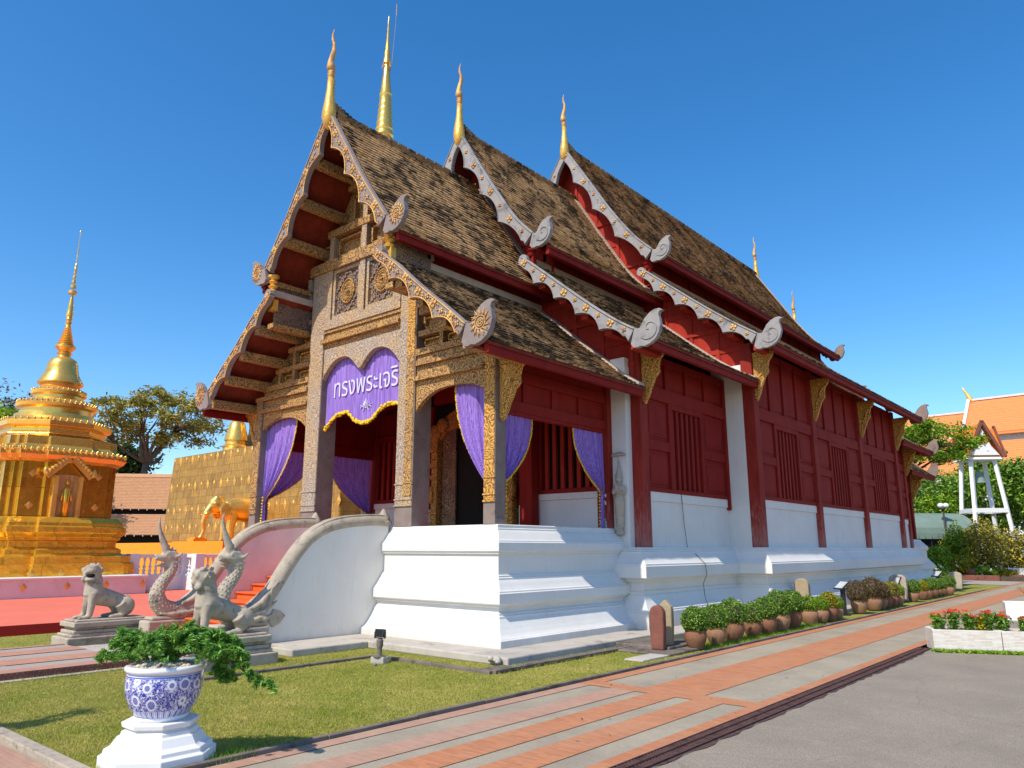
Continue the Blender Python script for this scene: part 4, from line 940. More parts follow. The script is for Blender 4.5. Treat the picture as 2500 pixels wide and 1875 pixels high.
# thin cable running down the side wall
mb = MB(); mb.tube([(X(4.62), 6.35, 2.86), (X(4.62), 6.42, 2.2), (X(4.63), 6.5, 1.69), (X(4.86), 6.52, 1.5), (X(5.02), 6.55, 1.33), (X(5.04), 6.56, 1.1), (X(4.95), 6.55, .9), (X(5.0), 6.5, .6), (X(5.08), 6.55, .3)], .007, 5); mb.build('cable', 'metaldark', hall)
# ================================================================= curtains
def bead_line(mb, pts, r=.02, step=.035):
    P = smooth_curve(pts, max(4, int(sum(np.linalg.norm(np.diff(np.array(pts, float), axis=0), axis=1)) / step)))
    for p in P: mb.ball((p[0] + random.uniform(-.004, .004), p[1] + random.uniform(-.006, .006), p[2] + random.uniform(-.004, .004)), r * random.uniform(.8, 1.15), 6, 4)
def curtain(origin, du, W, ztop, ztie, zbot, label, seed=0, frac=2.3, tail=.10, droop=.10):
    """thread curtain swept to one side: origin=(x,y) of the tied edge, du=unit direction of the opening"""
    nu, nv = 64, 30; nx, ny = -du[1], du[0]; rs = random.Random(seed); ph = [rs.uniform(0, 6) for _ in range(4)]
    root = empty('curtain', (origin[0], origin[1], zbot), 0, label, 'curtain', 'purple thread curtains in the porch')
    rows = []; edge = []
    for j in range(nv + 1):
        v = j / nv; w = W * (1 - v ** frac) + tail * v ** frac; row = []
        for i in range(nu + 1):
            u = i / nu; dd = w * u; zz = ztop + (ztie - ztop) * v - droop * math.sin(math.pi * v) * (u) * 0
            f = .022 * math.sin(u * 34 + ph[0]) + .015 * math.sin(u * 57 + ph[1]) ; f *= (0.5 + v)
            row.append((origin[0] + du[0] * dd + nx * f, origin[1] + du[1] * dd + ny * f, zz))
        rows.append(row); edge.append(row[-1])
    for j in range(1, 9):
        v = j / 8; row = []
        for i in range(nu + 1):
            u = i / nu; dd = (tail * (.55 + .45 * v)) * u; f = .03 * math.sin(u * 20 + ph[2])
            row.append((origin[0] + du[0] * dd + nx * f, origin[1] + du[1] * dd + ny * f, ztie + (zbot - ztie) * v))
        rows.append(row)
    mb = MB(); n = nu + 1; vs = [p for r in rows for p in r]
    mb.add(vs, [(a * n + i, a * n + i + 1, (a + 1) * n + i + 1, (a + 1) * n + i) for a in range(len(rows) - 1) for i in range(nu)])
    mb.build('drape', 'purple', root, smooth=True)
    tb = MB(); bead_line(tb, edge[::3] + [edge[-1]]); bead_line(tb, [(origin[0] + du[0] * tail * .6 + nx * -.05, origin[1] + du[1] * tail * .6 - ny * .05, z) for z in np.linspace(ztie, zbot, 8)], .024, .06)
    tb.build('marigold_trim', 'petal_yellow', root, smooth=True)
    tb = MB(); tb.tube([(origin[0] + du[0] * tail * .5 + (tail * .62) * math.cos(t) * du[0] + .06 * math.sin(t) * nx, origin[1] + du[1] * tail * .5 + (tail * .62) * math.cos(t) * du[1] + .06 * math.sin(t) * ny, ztie) for t in np.linspace(0, 2 * math.pi, 15)], .014, 5)
    tb.build('tie_cord', 'purplewood', root, smooth=True)
    return root
curtain((X(3.73), .84), (-1, 0), .92, 4.86, 2.86, 2.09, 'purple curtain swept to the carved corner column in the narrow right-hand arch', 1)
curtain((X(-3.76), .84), (1, 0), 1.25, 4.86, 2.86, 2.09, 'purple curtain swept to the far left column in the narrow left-hand arch', 2)
curtain((X(3.9), .98), (0, 1), .86, 4.14, 2.86, 2.09, 'purple curtain just behind the carved corner column on the side of the porch', 3)
curtain((X(3.9), 4.24), (0, -1), 1.05, 4.14, 2.84, 2.09, 'purple curtain tied beside the red post next to the white pilaster', 4)
curtain((X(-3.9), .98), (0, 1), 1.3, 4.14, 2.86, 2.09, 'dim purple curtain behind the far left column, gold wall showing through', 5)
curtain((X(-3.9), 4.24), (0, -1), 1.45, 4.14, 2.60, 2.09, 'shaded purple curtain seen deep inside through the central arch', 6)
# central valance with white lettering
val = empty('valance', (X(0), .84, 5.9), 0, 'purple thread valance with white Thai lettering and marigold hem in the central double arch', 'valance')
bot = smooth_curve([(-1.33, 4.30), (-1.2, 4.40), (-1.02, 4.54), (-.75, 4.61), (-.48, 4.62), (-.38, 4.52), (-.2, 4.40), (.05, 4.33), (.3, 4.36), (.5, 4.47), (.72, 4.60), (.95, 4.64), (1.33, 4.60)], 170)
mb = MB(); rows = []
for j in range(13):
    v = j / 12; rows.append([(X(a), .812 + .008 * math.sin(a * 40) + .006 * math.sin(a * 71 + 1), 5.92 + (b - 5.92) * v) for a, b in bot])
n = len(rows[0]); mb.add([p for r in rows for p in r], [(a * n + i, a * n + i + 1, (a + 1) * n + i + 1, (a + 1) * n + i) for a in range(12) for i in range(n - 1)])
mb.build('drape', 'purple', val, smooth=True)
mb = MB()
for a, b in smooth_curve([tuple(p) for p in bot[::6]], 75):
    for q in range(2): mb.ball((X(a) + random.uniform(-.01, .01), .80 + random.uniform(-.03, .02), b - q * .035 + random.uniform(-.01, .01)), random.uniform(.024, .036), 6, 4)
mb.build('marigold_hem', 'petal_yellow', val, smooth=True)
M['thread_white'] = plain('white_thread_lettering', (0.60, 0.56, 0.76), 0.8, 0.08, 40, 0.2)
tc = bpy.data.curves.new('lettering', 'FONT'); tc.body = "ทรงพระเจริญ"; tc.size = .46; tc.extrude = .004; tc.offset = .0; tc.materials.append(M['thread_white'])
to = bpy.data.objects.new('lettering', tc); C.objects.link(to); to.parent = val; to.rotation_euler = (R(90), 0, 0); to.location = (-1.06, -.05, 4.99 - 5.9)
bpy.context.view_layer.update(); wd = to.dimensions[0]
if wd > .1: to.scale = (2.62 / wd, 1.32, 1)
mb = MB(); ex, ez = X(.14), 4.68
for t, l, r in ((90, .17, .035), (62, .13, .03), (118, .13, .03), (35, .12, .025), (145, .12, .025), (10, .2, .022), (170, .2, .022)):
    a = R(t); mb.tube([(ex, .79, ez - .03), (ex + l * .6 * math.cos(a), .79, ez - .03 + l * .6 * math.sin(a)), (ex + l * math.cos(a), .79, ez - .03 + l * math.sin(a) + .02)], [r * .5, r, .006], 6, .35, up=(0, 1, 0))
for s_ in (1, -1): mb.tube([(ex + s_ * (.06 + .05 * math.cos(t)) + s_ * .06, .79, ez - .06 + .05 * math.sin(t)) for t in np.linspace(0, 4.5, 9)], .012, 5)
mb.ball((ex, .79, ez - .02), (.045, .01, .05)); mb.build('lotus_emblem', 'thread_white', val, smooth=True)
# small round fitting and ceiling lamp omitted: nothing of them shows
# ================================================================= the naga staircase
stair = empty('naga_staircase', (X(0), -1.2, 0), 0, 'orange-red steps between curved walls guarded by two stone naga serpents', 'staircase')
mb = MB()
for i in range(9):
    y = -2.9 + i * .33; z = .14 * (i + 1); mb.box(X(-1.015), X(1.015), y, .2, z - .14 if i else 0.0, z - .03); mb.box(X(-1.017), X(1.017), y - .035, .2, z - .03, z)
mb.build('steps', 'orangestep', stair, bevel=.006)
cop = [(.60, 2.14), (.30, 2.15), (-.05, 2.13), (-.42, 2.09), (-.80, 2.00), (-1.14, 1.82), (-1.40, 1.56), (-1.63, 1.24), (-1.82, .95), (-2.0, .72), (-2.2, .58)]
for sd in (1, -1):
    cc = smooth_curve(cop, 48); xa, xb = X(sd * 1.02), X(sd * 1.26)
    mb = MB(); mb.strip([(a, b - .06) for a, b in cc], [(a, .08) for a, b in cc], lambda a, b: (xa, a, b), lambda a, b: (xb, a, b)); mb.build('side_wall', 'plaster' if sd > 0 else 'pinkpaint_bounce', stair)  # left wall coloured pink in place of light bounced off the steps
    mb = MB(); mb.tube([(X(sd * 1.14), a, b + .02) for a, b in cc], [.135] * 44 + [.13, .12, .11, .10], 14, 1.12, up=(0, 0, 1))
    for o in (-.08, .08): mb.tube([(X(sd * (1.14 + o)), a, b + .145) for a, b in cc], .018, 5)
    mb.build('coping', 'coping', stair, smooth=True)
    mb = MB(); mb.lathe([(.16, 0), (.17, .05), (.13, .09), (.12, .14), (.09, .19), (.06, .24), (.02, .30), (.0, .31)], (X(sd * 1.14), .56, 2.12), 14); mb.build('end_knob', 'coping', stair, smooth=True)
def naga(sd, y_off=0.0):
    x = X(sd * 1.14); mb = MB()
    def p(y, z, dx=0): return (x + dx, y + y_off, z)
    neck = smooth_curve([(-1.95, .80), (-2.12, .60), (-2.35, .56), (-2.62, .62), (-2.74, .82), (-2.68, 1.02), (-2.56, 1.18), (-2.50, 1.34), (-2.53, 1.47)], 26)
    rad = np.interp(np.linspace(0, 1, 26), [0, .2, .42, .55, .7, .85, 1], [.11, .13, .155, .15, .115, .10, .105])
    mb.tube([p(a, b) for a, b in neck], list(rad), 14)
    mb.ball(p(-2.58, .60), (.14, .18, .14), 12, 8)
    # head
    mb.ball(p(-2.55, 1.51), (.11, .145, .12), 14, 9)
    mb.tube([p(-2.5, 1.52), p(-2.64, 1.50), p(-2.74, 1.49), p(-2.83, 1.50)], [.10, .085, .065, .045], 10)
    mb.ball(p(-2.82, 1.535), (.03, .035, .03)); 
    mb.tube([p(-2.52, 1.42), p(-2.62, 1.37), p(-2.70, 1.355), p(-2.78, 1.36), p(-2.81, 1.38)], [.065, .045, .035, .026, .016], 8)
    mb.tube([p(-2.66, 1.36), p(-2.64, 1.28), p(-2.60, 1.2)], [.03, .035, .015], 8, .5)
    for q in (1, -1):
        mb.ball(p(-2.60, 1.545, q * .075), (.03, .04, .04)); mb.tube([p(-2.60 + .062 * math.cos(t), 1.545 + .055 * math.sin(t), q * .085) for t in np.linspace(0, math.pi, 8)], .014, 5)
        mb.tube([p(-2.50, 1.50, q * .08), p(-2.44, 1.52, q * .11), p(-2.38, 1.60, q * .12)], [.045, .03, .01], 8)
        mb.tube([p(-2.52, 1.42, q * .075), p(-2.45, 1.40, q * .1), p(-2.40, 1.44, q * .11)], [.035, .025, .008], 8)
    mb.tube([p(-2.62, 1.54), p(-2.67, 1.68), p(-2.735, 1.82), p(-2.79, 1.96), p(-2.82, 2.08), p(-2.82, 2.18), p(-2.80, 2.24)], [.075, .072, .055, .038, .028, .018, .008], 10)
    for a, b, h in ((-2.60, 1.60, .14), (-2.53, 1.60, .12), (-2.47, 1.57, .10), (-2.43, 1.51, .08), (-2.42, 1.42, .06)):
        mb.tube([p(a, b - .03), p(a - .005, b + h * .5), p(a + .015, b + h)], [.035, .022, .005], 6)
    # leaves and makara jaw sweeping back to the balustrade
    for q in (1, -1):
        for a0, z0, a1, z1, r in ((-2.35, .62, -1.86, 1.02, .06), (-2.3, .58, -1.78, .80, .055), (-2.25, .52, -1.80, .60, .06), (-2.45, .54, -2.05, .50, .06)):
            mb.tube([p(a0, z0, q * .08), p((a0 + a1) / 2, (z0 + z1) / 2 - .06, q * .14), p(a1, z1, q * .12)], [.03, r, .012], 8, 1, up=(1, 0, 0))
        mb.tube([p(-2.7, .52, q * .1), p(-2.5, .49, q * .15), p(-2.2, .50, q * .15), p(-2.0, .56, q * .14)], [.03, .045, .045, .03], 8)
        mb.ball(p(-2.28, .68, q * .12), (.035, .045, .04))
        for i in range(5): mb.ball(p(-1.80 + .02 * i, .48 + .045 * i, q * .06), (.05, .08, .04))
    ng = mb.build('naga', 'stone', stair, remesh=.016, smooth_iter=2)
    # scales on the neck
    sc_ = MB(); T = np.gradient(neck, axis=0)
    for k in range(8, 24):
        t = T[k] / np.linalg.norm(T[k])
        for j in range(9):
            an = R(-110 + j * 27.5 + (k % 2) * 13); c = Vector(p(neck[k][0], neck[k][1])); ax = Vector((1, 0, 0)); bx = Vector((0, -t[1], t[0])) * -1
            d_ = ax * math.sin(an) - bx * math.cos(an); sc_.ball(c + d_ * (rad[k] - .010), (.021, .021, .021), 6, 4)
    sc_.build('scales', 'stone', ng, smooth=True)
    bl = MB(); bl.box(x - .2, x + .2, -2.93 + y_off, -1.95, .20, .40); bl.box(x - .17, x + .17, -2.86, -1.95, .40, .46); bl.box(x - .15, x + .15, -2.75, -1.9, 0.0, .2)
    bl.build('naga_plinth', 'stone_warm', stair, bevel=.03)
for sd in (1, -1): naga(sd)
mb = MB()
for a0, a1, z0, z1, w_ in ((-1.98, -1.78, .42, .95, .05),):
    for sd in (1,): mb.prism_x([(-2.0, .66), (-1.93, 1.0), (-1.80, 1.12), (-1.84, 1.0), (-1.80, .92), (-1.9, .84), (-1.9, .72)], X(sd * 1.27), X(sd * 1.3)); mb.prism_x([(-1.95, .46), (-1.86, .66), (-1.72, .62), (-1.62, .54), (-1.72, .42), (-1.86, .36)], X(sd * 1.18), X(sd * 1.29))
mb.build('carved_fin', 'stone', stair, bevel=.015)
# ================================================================= guardian lions
def lion(x, y, turn, label):
    root = empty('lion_statue', (x, y, 0), 0, label, 'statue', 'weathered stucco lions on stepped pedestals')
    pd = MB()
    for (w, l, z0, z1) in ((.76, 1.46, 0, .165), (.66, 1.33, .165, .215), (.60, 1.25, .215, .275), (.52, 1.16, .275, .325), (.66, 1.28, .325, .41), (.56, 1.18, .41, .445)):
        pd.box(x - w / 2, x + w / 2, y - l / 2, y + l / 2, z0, z1)
    pd.build('pedestal', 'stone_warm', root, bevel=.022)
    mb = MB(); Z = .44
    def p(a, b, c): return (x + a, y + b, Z + c)
    mb.tube([p(0, -.30, .62), p(0, -.27, .48), p(0, -.17, .38), p(0, .0, .34), p(0, .18, .28), p(0, .30, .22)], [.12, .17, .17, .15, .135, .12], 16)
    mb.ball(p(0, -.27, .42), (.16, .13, .2), 14, 9); mb.tube([p(0, -.26, .5), p(0, -.27, .66), p(0, -.30, .76)], [.155, .14, .13], 14)
    for s_ in (1, -1):
        mb.tube([p(s_ * .10, -.29, .44), p(s_ * .11, -.31, .26), p(s_ * .115, -.33, .08), p(s_ * .12, -.36, .03)], [.085, .068, .055, .055], 12); mb.ball(p(s_ * .12, -.42, .03), (.06, .09, .035), 10, 6)
        mb.ball(p(s_ * .13, .27, .19), (.10, .16, .17), 14, 9, rot=Matrix.Rotation(R(-25), 3, 'X'))
        mb.tube([p(s_ * .16, .15, .24), p(s_ * .17, .24, .1), p(s_ * .165, .2, .035), p(s_ * .165, .07, .03)], [.10, .07, .05, .045], 10); mb.ball(p(s_ * .165, .03, .03), (.055, .07, .035), 10, 6)
        for k in range(3): mb.ball(p(s_ * .12 + (k - 1) * .035, -.49, .025), (.018, .03, .02), 6, 4)
    mb.ball(p(0, .32, .2), (.13, .12, .15), 12, 8); mb.tube([p(0, .38, .12), p(0, .41, .24), p(0, .36, .34), p(0, .30, .38)], [.035, .04, .035, .02], 8)
    ct, st = math.cos(turn), math.sin(turn); hc = (0, -.32, .80)
    def h(a, b, c):   # head frame: -b is forward
        return p(hc[0] + a * ct - b * st, hc[1] + a * st + b * ct, hc[2] + c)
    def hb(a, b, c, r, n=10, m=7): mb.ball(h(a, b, c), r, n, m, rot=Matrix.Rotation(turn, 3, 'Z'))
    hb(0, 0, 0, (.155, .145, .145), 16, 10); hb(0, -.09, .075, (.13, .09, .06)); hb(0, -.12, .03, (.10, .085, .06)); hb(0, -.155, .03, (.035, .035, .03))
    hb(0, -.115, -.125, (.10, .075, .04)); hb(0, -.05, -.09, (.10, .08, .06))
    for s_ in (1, -1):
        hb(s_ * .055, -.135, .075, (.035, .03, .03)); hb(s_ * .055, -.13, .115, (.05, .03, .018)); hb(s_ * .15, .0, .04, (.03, .045, .05)); hb(s_ * .09, -.10, -.06, (.035, .05, .05)); hb(s_ * .06, -.155, .0, (.045, .03, .022))
        hb(s_ * .12, .01, -.12, (.05, .07, .06))
    rl = random.Random(2)
    for k in range(22):
        a = rl.uniform(-2.2, 2.2); e = rl.uniform(-.4, 1.0); hb(.148 * math.sin(a) * math.cos(e), .02 + .14 * math.cos(a) * math.cos(e) * (1 if abs(a) < 1.6 else .2), .03 + .14 * math.sin(e), (.024,) * 3, 6, 4)
    mb.build('lion', 'stone', root, remesh=.0165, smooth_iter=2)
    m2 = MB(); m2.ball(h(0, -.122, -.055), (.075, .055, .032), 12, 6, rot=Matrix.Rotation(turn, 3, 'Z')); m2.build('open_mouth', 'dark', root, smooth=True)
    return root
lion(-6.58, -3.30, R(62), 'stone lion on the left turning its open mouth towards the camera')
lion(-2.46, -3.34, R(-70), 'stone lion nearest the juniper pot, back of its curly head to the camera')
# ================================================================= GROUND AND PATHS
sheet('ground', -180, 180, -60, 320, -.03, 'slatepaving')
sheet('lawn', -9.2, 2.22, -6.62, 32.9, 0.0, 'lawn')
sheet('asphalt_yard', 4.88, 60, -60, 60, 0.002, 'asphalt')
# brick-and-concrete path beside the hall
PZ = .012
def band(n, x0, x1, y0, y1, mat, dz=0.0): return sheet(n, x0, x1, y0, y1, PZ + dz, mat)
sheet('path', 2.28, 4.9, -14, 42, PZ - .006, 'concrete')
Y1, Y0 = -.85, -1.15
for i, (a, b) in enumerate(((2.30, 2.50), (3.10, 3.87), (4.50, 4.66))): band('brick_band', a, b, Y1, 42, 'brick')
band('brick_cross_band', 2.30, 4.66, Y0, Y1, 'brick')
for a, b, m in ((2.30, 2.48, 'brick_pale'), (2.80, 3.12, 'brick_pale'), (3.30, 3.66, 'brick'), (3.87, 4.23, 'brick'), (4.50, 4.66, 'brick')): band('brick_band', a, b, -14, Y0, m)
mb = MB(); rk = random.Random(4)
y = -14.0
while y < 27:
    l = rk.uniform(.85, 1.15); a = rk.uniform(-.006, .006); mb.box(2.225 + a, 2.285 + a, y, y + l - .008, -.02, .045 + rk.uniform(-.005, .004)); y += l
kb = mb.build('path_kerb', 'slabdark', bevel=.006); kb['kind'] = 'structure'
# rusty drain grating along the asphalt
mb = MB(); mb.box(4.66, 4.88, -14, 30, -.02, .006); 
for x0 in (4.675, 4.775): mb.box(x0 - .012, x0, -14, 5.5, .006, .022); mb.box(x0 + .085, x0 + .097, -14, 5.5, .006, .022)
y = -8.0
while y < 5.4:
    for x0 in (4.675, 4.775): mb.box(x0, x0 + .085, y, y + .022, .004, .017)
    y += .05
dr = mb.build('drain_grating', 'drain'); tag(dr, 'long rusty drain grating between the brick path and the asphalt', 'drain')
mb = MB(); rk = random.Random(9); pts_l = [(4.87, -14.0)]; y = -14
edge = []
while y < 5: edge.append((4.885 + rk.uniform(0, .05), y)); y += .16
mb.add([(4.875, p[1], .008) for p in edge] + [(p[0], p[1], .008) for p in edge], [(i, i + 1, len(edge) + i + 1, len(edge) + i) for i in range(len(edge) - 1)])
o = mb.build('dirt_strip', 'drain'); o['kind'] = 'structure'
# concrete apron round the hall
def apron(name, boxes, mat, bev=.02):
    mb = MB()
    for b in boxes: mb.box(*b)
    o = mb.build(name, mat, bevel=bev); o['kind'] = 'structure'; return o
apron('hall_apron', [(-3.0, .72, -.66, 3.4, 0, .118), (-9.9, -3.0, -1.9, 3.4, 0, .112), (-3.0, -2.42, -2.15, -.66, 0, .117), (.72, .98, 3.3, 8.0, 0, .115), (-9.9, .73, 3.4, 8.0, 0, .113), (-10.6, 1.5, 8.0, 24, 0, .11)], 'slab')
apron('apron_drain_edge', [(.62, 1.06, -1.26, 2.9, 0, .022), (.98, 1.06, -1.30, 2.9, .0, .055)], 'slabdark', .006)
apron('lawn_kerb', [(-1.42, 1.0, -1.36, -1.28, -.02, .05), (-1.50, -1.42, -4.5, -1.28, -.02, .045)], 'slabdark', .01)
apron('sema_footing', [(1.0, 2.0, 1.7, 2.85, 0, .045), (.72, 1.75, 2.15, 3.4, 0, .09)], 'slabdark', .02)
apron('inspection_cover', [(1.65, 1.98, .95, 1.75, 0, .03)], 'slab', .01)
mb = MB(); rk = random.Random(3)
for i in range(9): mb.ball((.52 + rk.uniform(-.12, .12), -.72 + rk.uniform(-.04, .04), .09 + rk.uniform(-.03, .02)), (rk.uniform(.03, .07), rk.uniform(.03, .05), rk.uniform(.02, .04)), 7, 5)
o = mb.build('apron_rubble', 'slab'); o['kind'] = 'structure'
# left-hand raised brick path to the stair
mb = MB(); mb.box(-6.15, -3.30, -30, -5.55, -.02, .10); mb.box(-6.15, -3.30, -5.55, -4.12, -.02, .096); o = mb.build('stair_path', 'slatepaving', bevel=.004); o['kind'] = 'structure'
for a, b in ((-3.62, -3.30), (-4.62, -4.05), (-5.6, -5.1), (-6.15, -6.0)): sheet('brick_band', a, b, -30, -4.12, .1045, 'brick_left')
mb = MB(); y = -12.0
while y < -3.9: mb.box(-3.305, -3.285, y, y + .05, -.01, .098); y += .065
o = mb.build('brick_edging', 'sema_red'); o['kind'] = 'structure'
apron('path_kerb_strip', [(-3.285, -3.16, -30, -3.95, -.01, .02)], 'slab', .004)
apron('forecourt_slab', [(-5.95, -3.2, -4.12, -2.3, 0, .06)], 'slab')
# near left corner: kerb and brick walk in front of the lawn
apron('lawn_kerb', [(-12, 2.22, -6.76, -6.64, -.02, .05)], 'coping', .01)
sheet('front_walk', -12, 2.24, -16, -6.76, .0, 'concrete')
sheet('brick_band', -12, 2.24, -7.12, -6.80, .005, 'brick_pale')
# red plaza by the gilded stupa
mb = MB(); mb.box(-40, -9.1, -20, 9.5, -.02, .2); o = mb.build('red_plaza', 'redplaza', bevel=.02); o['kind'] = 'structure'
mb = MB(); mb.box(-9.105, -9.085, -20, 9.5, -.01, .196); o = mb.build('plaza_edge', 'redcarpet'); o['kind'] = 'structure'
# lawn texture: real blades near the camera
def blades(name, regs, seed, h=.03, mat='grassb'):
    rng = np.random.default_rng(seed); P = []
    for (x0, x1, y0, y1, n) in regs:
        q = np.stack([rng.uniform(x0, x1, n), rng.uniform(y0, y1, n)], 1); P.append(q)
    P = np.concatenate(P); n = len(P); a = rng.uniform(0, 2 * np.pi, n); hh = h * rng.uniform(.5, 1.4, n); w = .0035 * rng.uniform(.7, 1.6, n); ln = rng.uniform(.2, 1.2, n) * hh
    bx = np.cos(a) * w; by = np.sin(a) * w; la = rng.uniform(0, 2 * np.pi, n)
    V = np.stack([np.stack([P[:, 0] - bx, P[:, 1] - by, np.zeros(n)], 1), np.stack([P[:, 0] + bx, P[:, 1] + by, np.zeros(n)], 1), np.stack([P[:, 0] + np.cos(la) * ln, P[:, 1] + np.sin(la) * ln, hh], 1)], 1).reshape(-1, 3)
    me = bpy.data.meshes.new(name); me.vertices.add(3 * n); me.vertices.foreach_set('co', V.ravel()); me.loops.add(3 * n); me.loops.foreach_set('vertex_index', np.arange(3 * n)); me.polygons.add(n)
    me.polygons.foreach_set('loop_start', np.arange(0, 3 * n, 3)); me.polygons.foreach_set('loop_total', np.full(n, 3)); me.update(); me.materials.append(M[mat])
    o = bpy.data.objects.new(name, me); C.objects.link(o); return tag(o, 'short sunlit lawn grass in front of the hall', 'grass', kind='stuff')
blades('grass', [(-3.15, 2.22, -6.6, -4.0, 190000), (-3.15, 2.22, -4.0, -1.3, 110000), (-3.0, .95, -1.28, -.7, 12000), (-9.0, -6.2, -6.6, -1.5, 20000), (1.08, 2.2, -1.3, 2.0, 26000), (1.2, 2.2, 2.0, 9.0, 12000)], 5, .017)
lv = leaves('fallen_leaves', np.stack([np.random.default_rng(40).uniform(-3.1, 4.6, 130), np.random.default_rng(41).uniform(-6.5, 2.0, 130), np.full(130, .024)], 1), .027, 'leaf_brown', seed=42, up=4.0); tag(lv, 'scattered dry leaves on lawn and path', 'leaves', kind='stuff')
blades('edge_grass', [(2.19, 2.24, -6.5, 9, 2600), (-3.16, 2.2, -6.64, -6.58, 1600), (-3.2, -3.12, -6.6, -3.9, 800), (.95, 1.1, -1.3, 2.9, 1200)], 19, .045)['label'] = 'uneven longer grass growing over the lawn kerbs'
tg = blades('grass_tufts', [(1.7, 2.2, 2.9, 8.2, 5000), (4.92, 7.5, 4.9, 5.45, 0), (2.0, 2.3, -6.0, -5.6, 300), (.76, 1.0, -1.0, 3.0, 500)], 8, .06, 'leaf_bright'); tg['label'] = 'taller bright grass tufts among the pots'
# ================================================================= sema stones
def sema(x, y, w, d, h, tip, mat, label, z0=.045):
    root = empty('boundary_stone', (x, y, z0), R(6), label, 'boundary stone', 'old boundary stones beside the hall')
    prof = [(-w / 2 * .86, 0), (w / 2 * .86, 0), (w / 2, h * .45), (w / 2, h * .8)] + tip(w, h) + [(-w / 2, h * .8), (-w / 2, h * .45)]
    mb = MB(); mb.prism_y([(a, b) for a, b in prof], -d / 2, d / 2); mb.build('stone', mat, root, bevel=.025, world=False); return root
rt = lambda w, h: [(w / 2 * math.cos(t), h * .8 + h * .2 * math.sin(t)) for t in np.linspace(.25, math.pi - .25, 9)]
pt = lambda w, h: [(w * .46, h * .86), (w * .12, h * .98), (0, h), (-w * .12, h * .98), (-w * .46, h * .86)]
sema(1.60, 2.08, .25, .14, .70, rt, 'sema_red', 'rounded dark red sandstone slab standing in front of the tan one')
sema(1.52, 2.50, .24, .13, .76, pt, 'sema_tan', 'pointed tan sandstone slab just behind the dark red one', .045)
sema(1.15, 9.9, .34, .2, .84, rt, 'sema_tan', 'rounded tan stone rising behind the green shrub pots', .1)
sema(1.48, 17.3, .5, .3, .76, rt, 'stone_warm', 'broad rounded stone behind the brown shrubs', .1)
sema(1.5, 25.6, .5, .3, .66, rt, 'stone_warm', 'far rounded stone behind the last information sign', .1)
# ================================================================= SHRUBS IN GLAZED POTS
def crown_points(c, r, n, seed, rough=.12, hollow=.72, zmin=-.75, lobes=3.0):
    rng = np.random.default_rng(seed); u = rng.normal(size=(n, 3)); u /= np.linalg.norm(u, axis=1)[:, None]; u = u[u[:, 2] > zmin]
    f = np.array([[math.sin(lobes * 2.1 * a + seed) * math.sin(lobes * 1.7 * b + 2) + .6 * math.sin(lobes * 4 * b + a * 5 * lobes + c_ * 4 * lobes) for a, b, c_ in u]]).T.reshape(-1, 1)
    rad = (hollow + (1 - hollow) * rng.random((len(u), 1)) ** .6) * (1 + rough * f)
    return np.array(c) + u * rad * np.array(r)
def pot_lathe(mb, r, h, c=(0, 0, 0), n=28):
    mb.lathe([(r * .62, 0), (r * .66, .01), (r * .80, h * .2), (r * .95, h * .45), (r, h * .65), (r * .97, h * .85), (r * .90, h * .93), (r * .94, h * .96), (r * .96, h), (r * .88, h), (r * .85, h * .9), (r * .8, h * .86)], c, n)
def potted(leafmat, n, label, potmat='terracotta', R_=.235, zc=.44, size=.026, seed=1, rz=.2, hol=.8, rough=.06):
    root = empty('potted_shrub', (0, 0, 0), 0, label, 'potted shrub', 'clipped shrubs in brown glazed pots along the path')
    mb = MB(); pot_lathe(mb, .185, .29); mb.build('pot', potmat, root, auto=True, world=False)
    mb = MB(); mb.lathe([(.15, .245), (.10, .262), (0.0, .27)], (0, 0, 0), 16); mb.build('soil', 'soil', root, world=False)
    mb = MB()
    for k in range(6): a = k * 1.05; mb.tube([(0, 0, .25), (.04 * math.cos(a), .04 * math.sin(a), .36), (.12 * math.cos(a), .12 * math.sin(a), zc)], [.012, .009, .004], 5)
    mb.ball((0, 0, zc), (R_ * .72, R_ * .72, R_ * .66), 12, 8)
    mb.build('stems', 'bark' if leafmat != 'leaf_brown' else 'bark', root, world=False)
    leaves('foliage', crown_points((0, 0, zc), (R_, R_, R_ * .98), n, seed, rough, hol, -.8), size, leafmat, root, seed=seed, up=.2, world=False)
    sp = np.random.default_rng(seed + 50); dirs = sp.normal(size=(26, 3)); dirs[:, 2] = np.abs(dirs[:, 2]); dirs /= np.linalg.norm(dirs, axis=1)[:, None]
    leaves('stray_shoots', np.concatenate([np.array((0, 0, zc)) + d_ * R_ * (1.0 + .035 * k_) for d_ in dirs for k_ in range(5)]).reshape(-1, 3), size * .9, leafmat, root, seed=seed + 9, world=False); return root
GREENS = [('rounded dark green shrub in a brown pot, nearest the two boundary stones', 'leaf_green', 2.75, 1.92, 1.0),
 ('rounded green shrub in a brown pot, second from the boundary stones', 'leaf_green', 3.52, 1.92, .95),
 ('tallest green dome in the front row, third pot from the boundary stones', 'leaf_green', 4.30, 1.88, 1.10),
 ('green shrub in a brown pot, fourth from the boundary stones', 'leaf_green', 5.10, 1.90, .93),
 ('green shrub in a brown pot, fifth from the boundary stones', 'leaf_green', 5.80, 1.90, 1.02),
 ('green shrub with a yellow patch, sixth pot from the boundary stones', 'leaf_green', 6.52, 1.88, 1.12),
 ('last dark green dome before the lower bright shrubs, seventh pot', 'leaf_green', 7.18, 1.88, 1.12)]
protos = {}
protos['leaf_green'] = potted('leaf_green', 4200, GREENS[0][0], seed=3)
ALT = [potted('leaf_green', 3600, 'x', 'terracotta_pale', .245, .45, .028, 31, rough=.11), potted('leaf_green', 3000, 'x', 'terracotta', .225, .43, .026, 33, rough=.15)]
first = {}
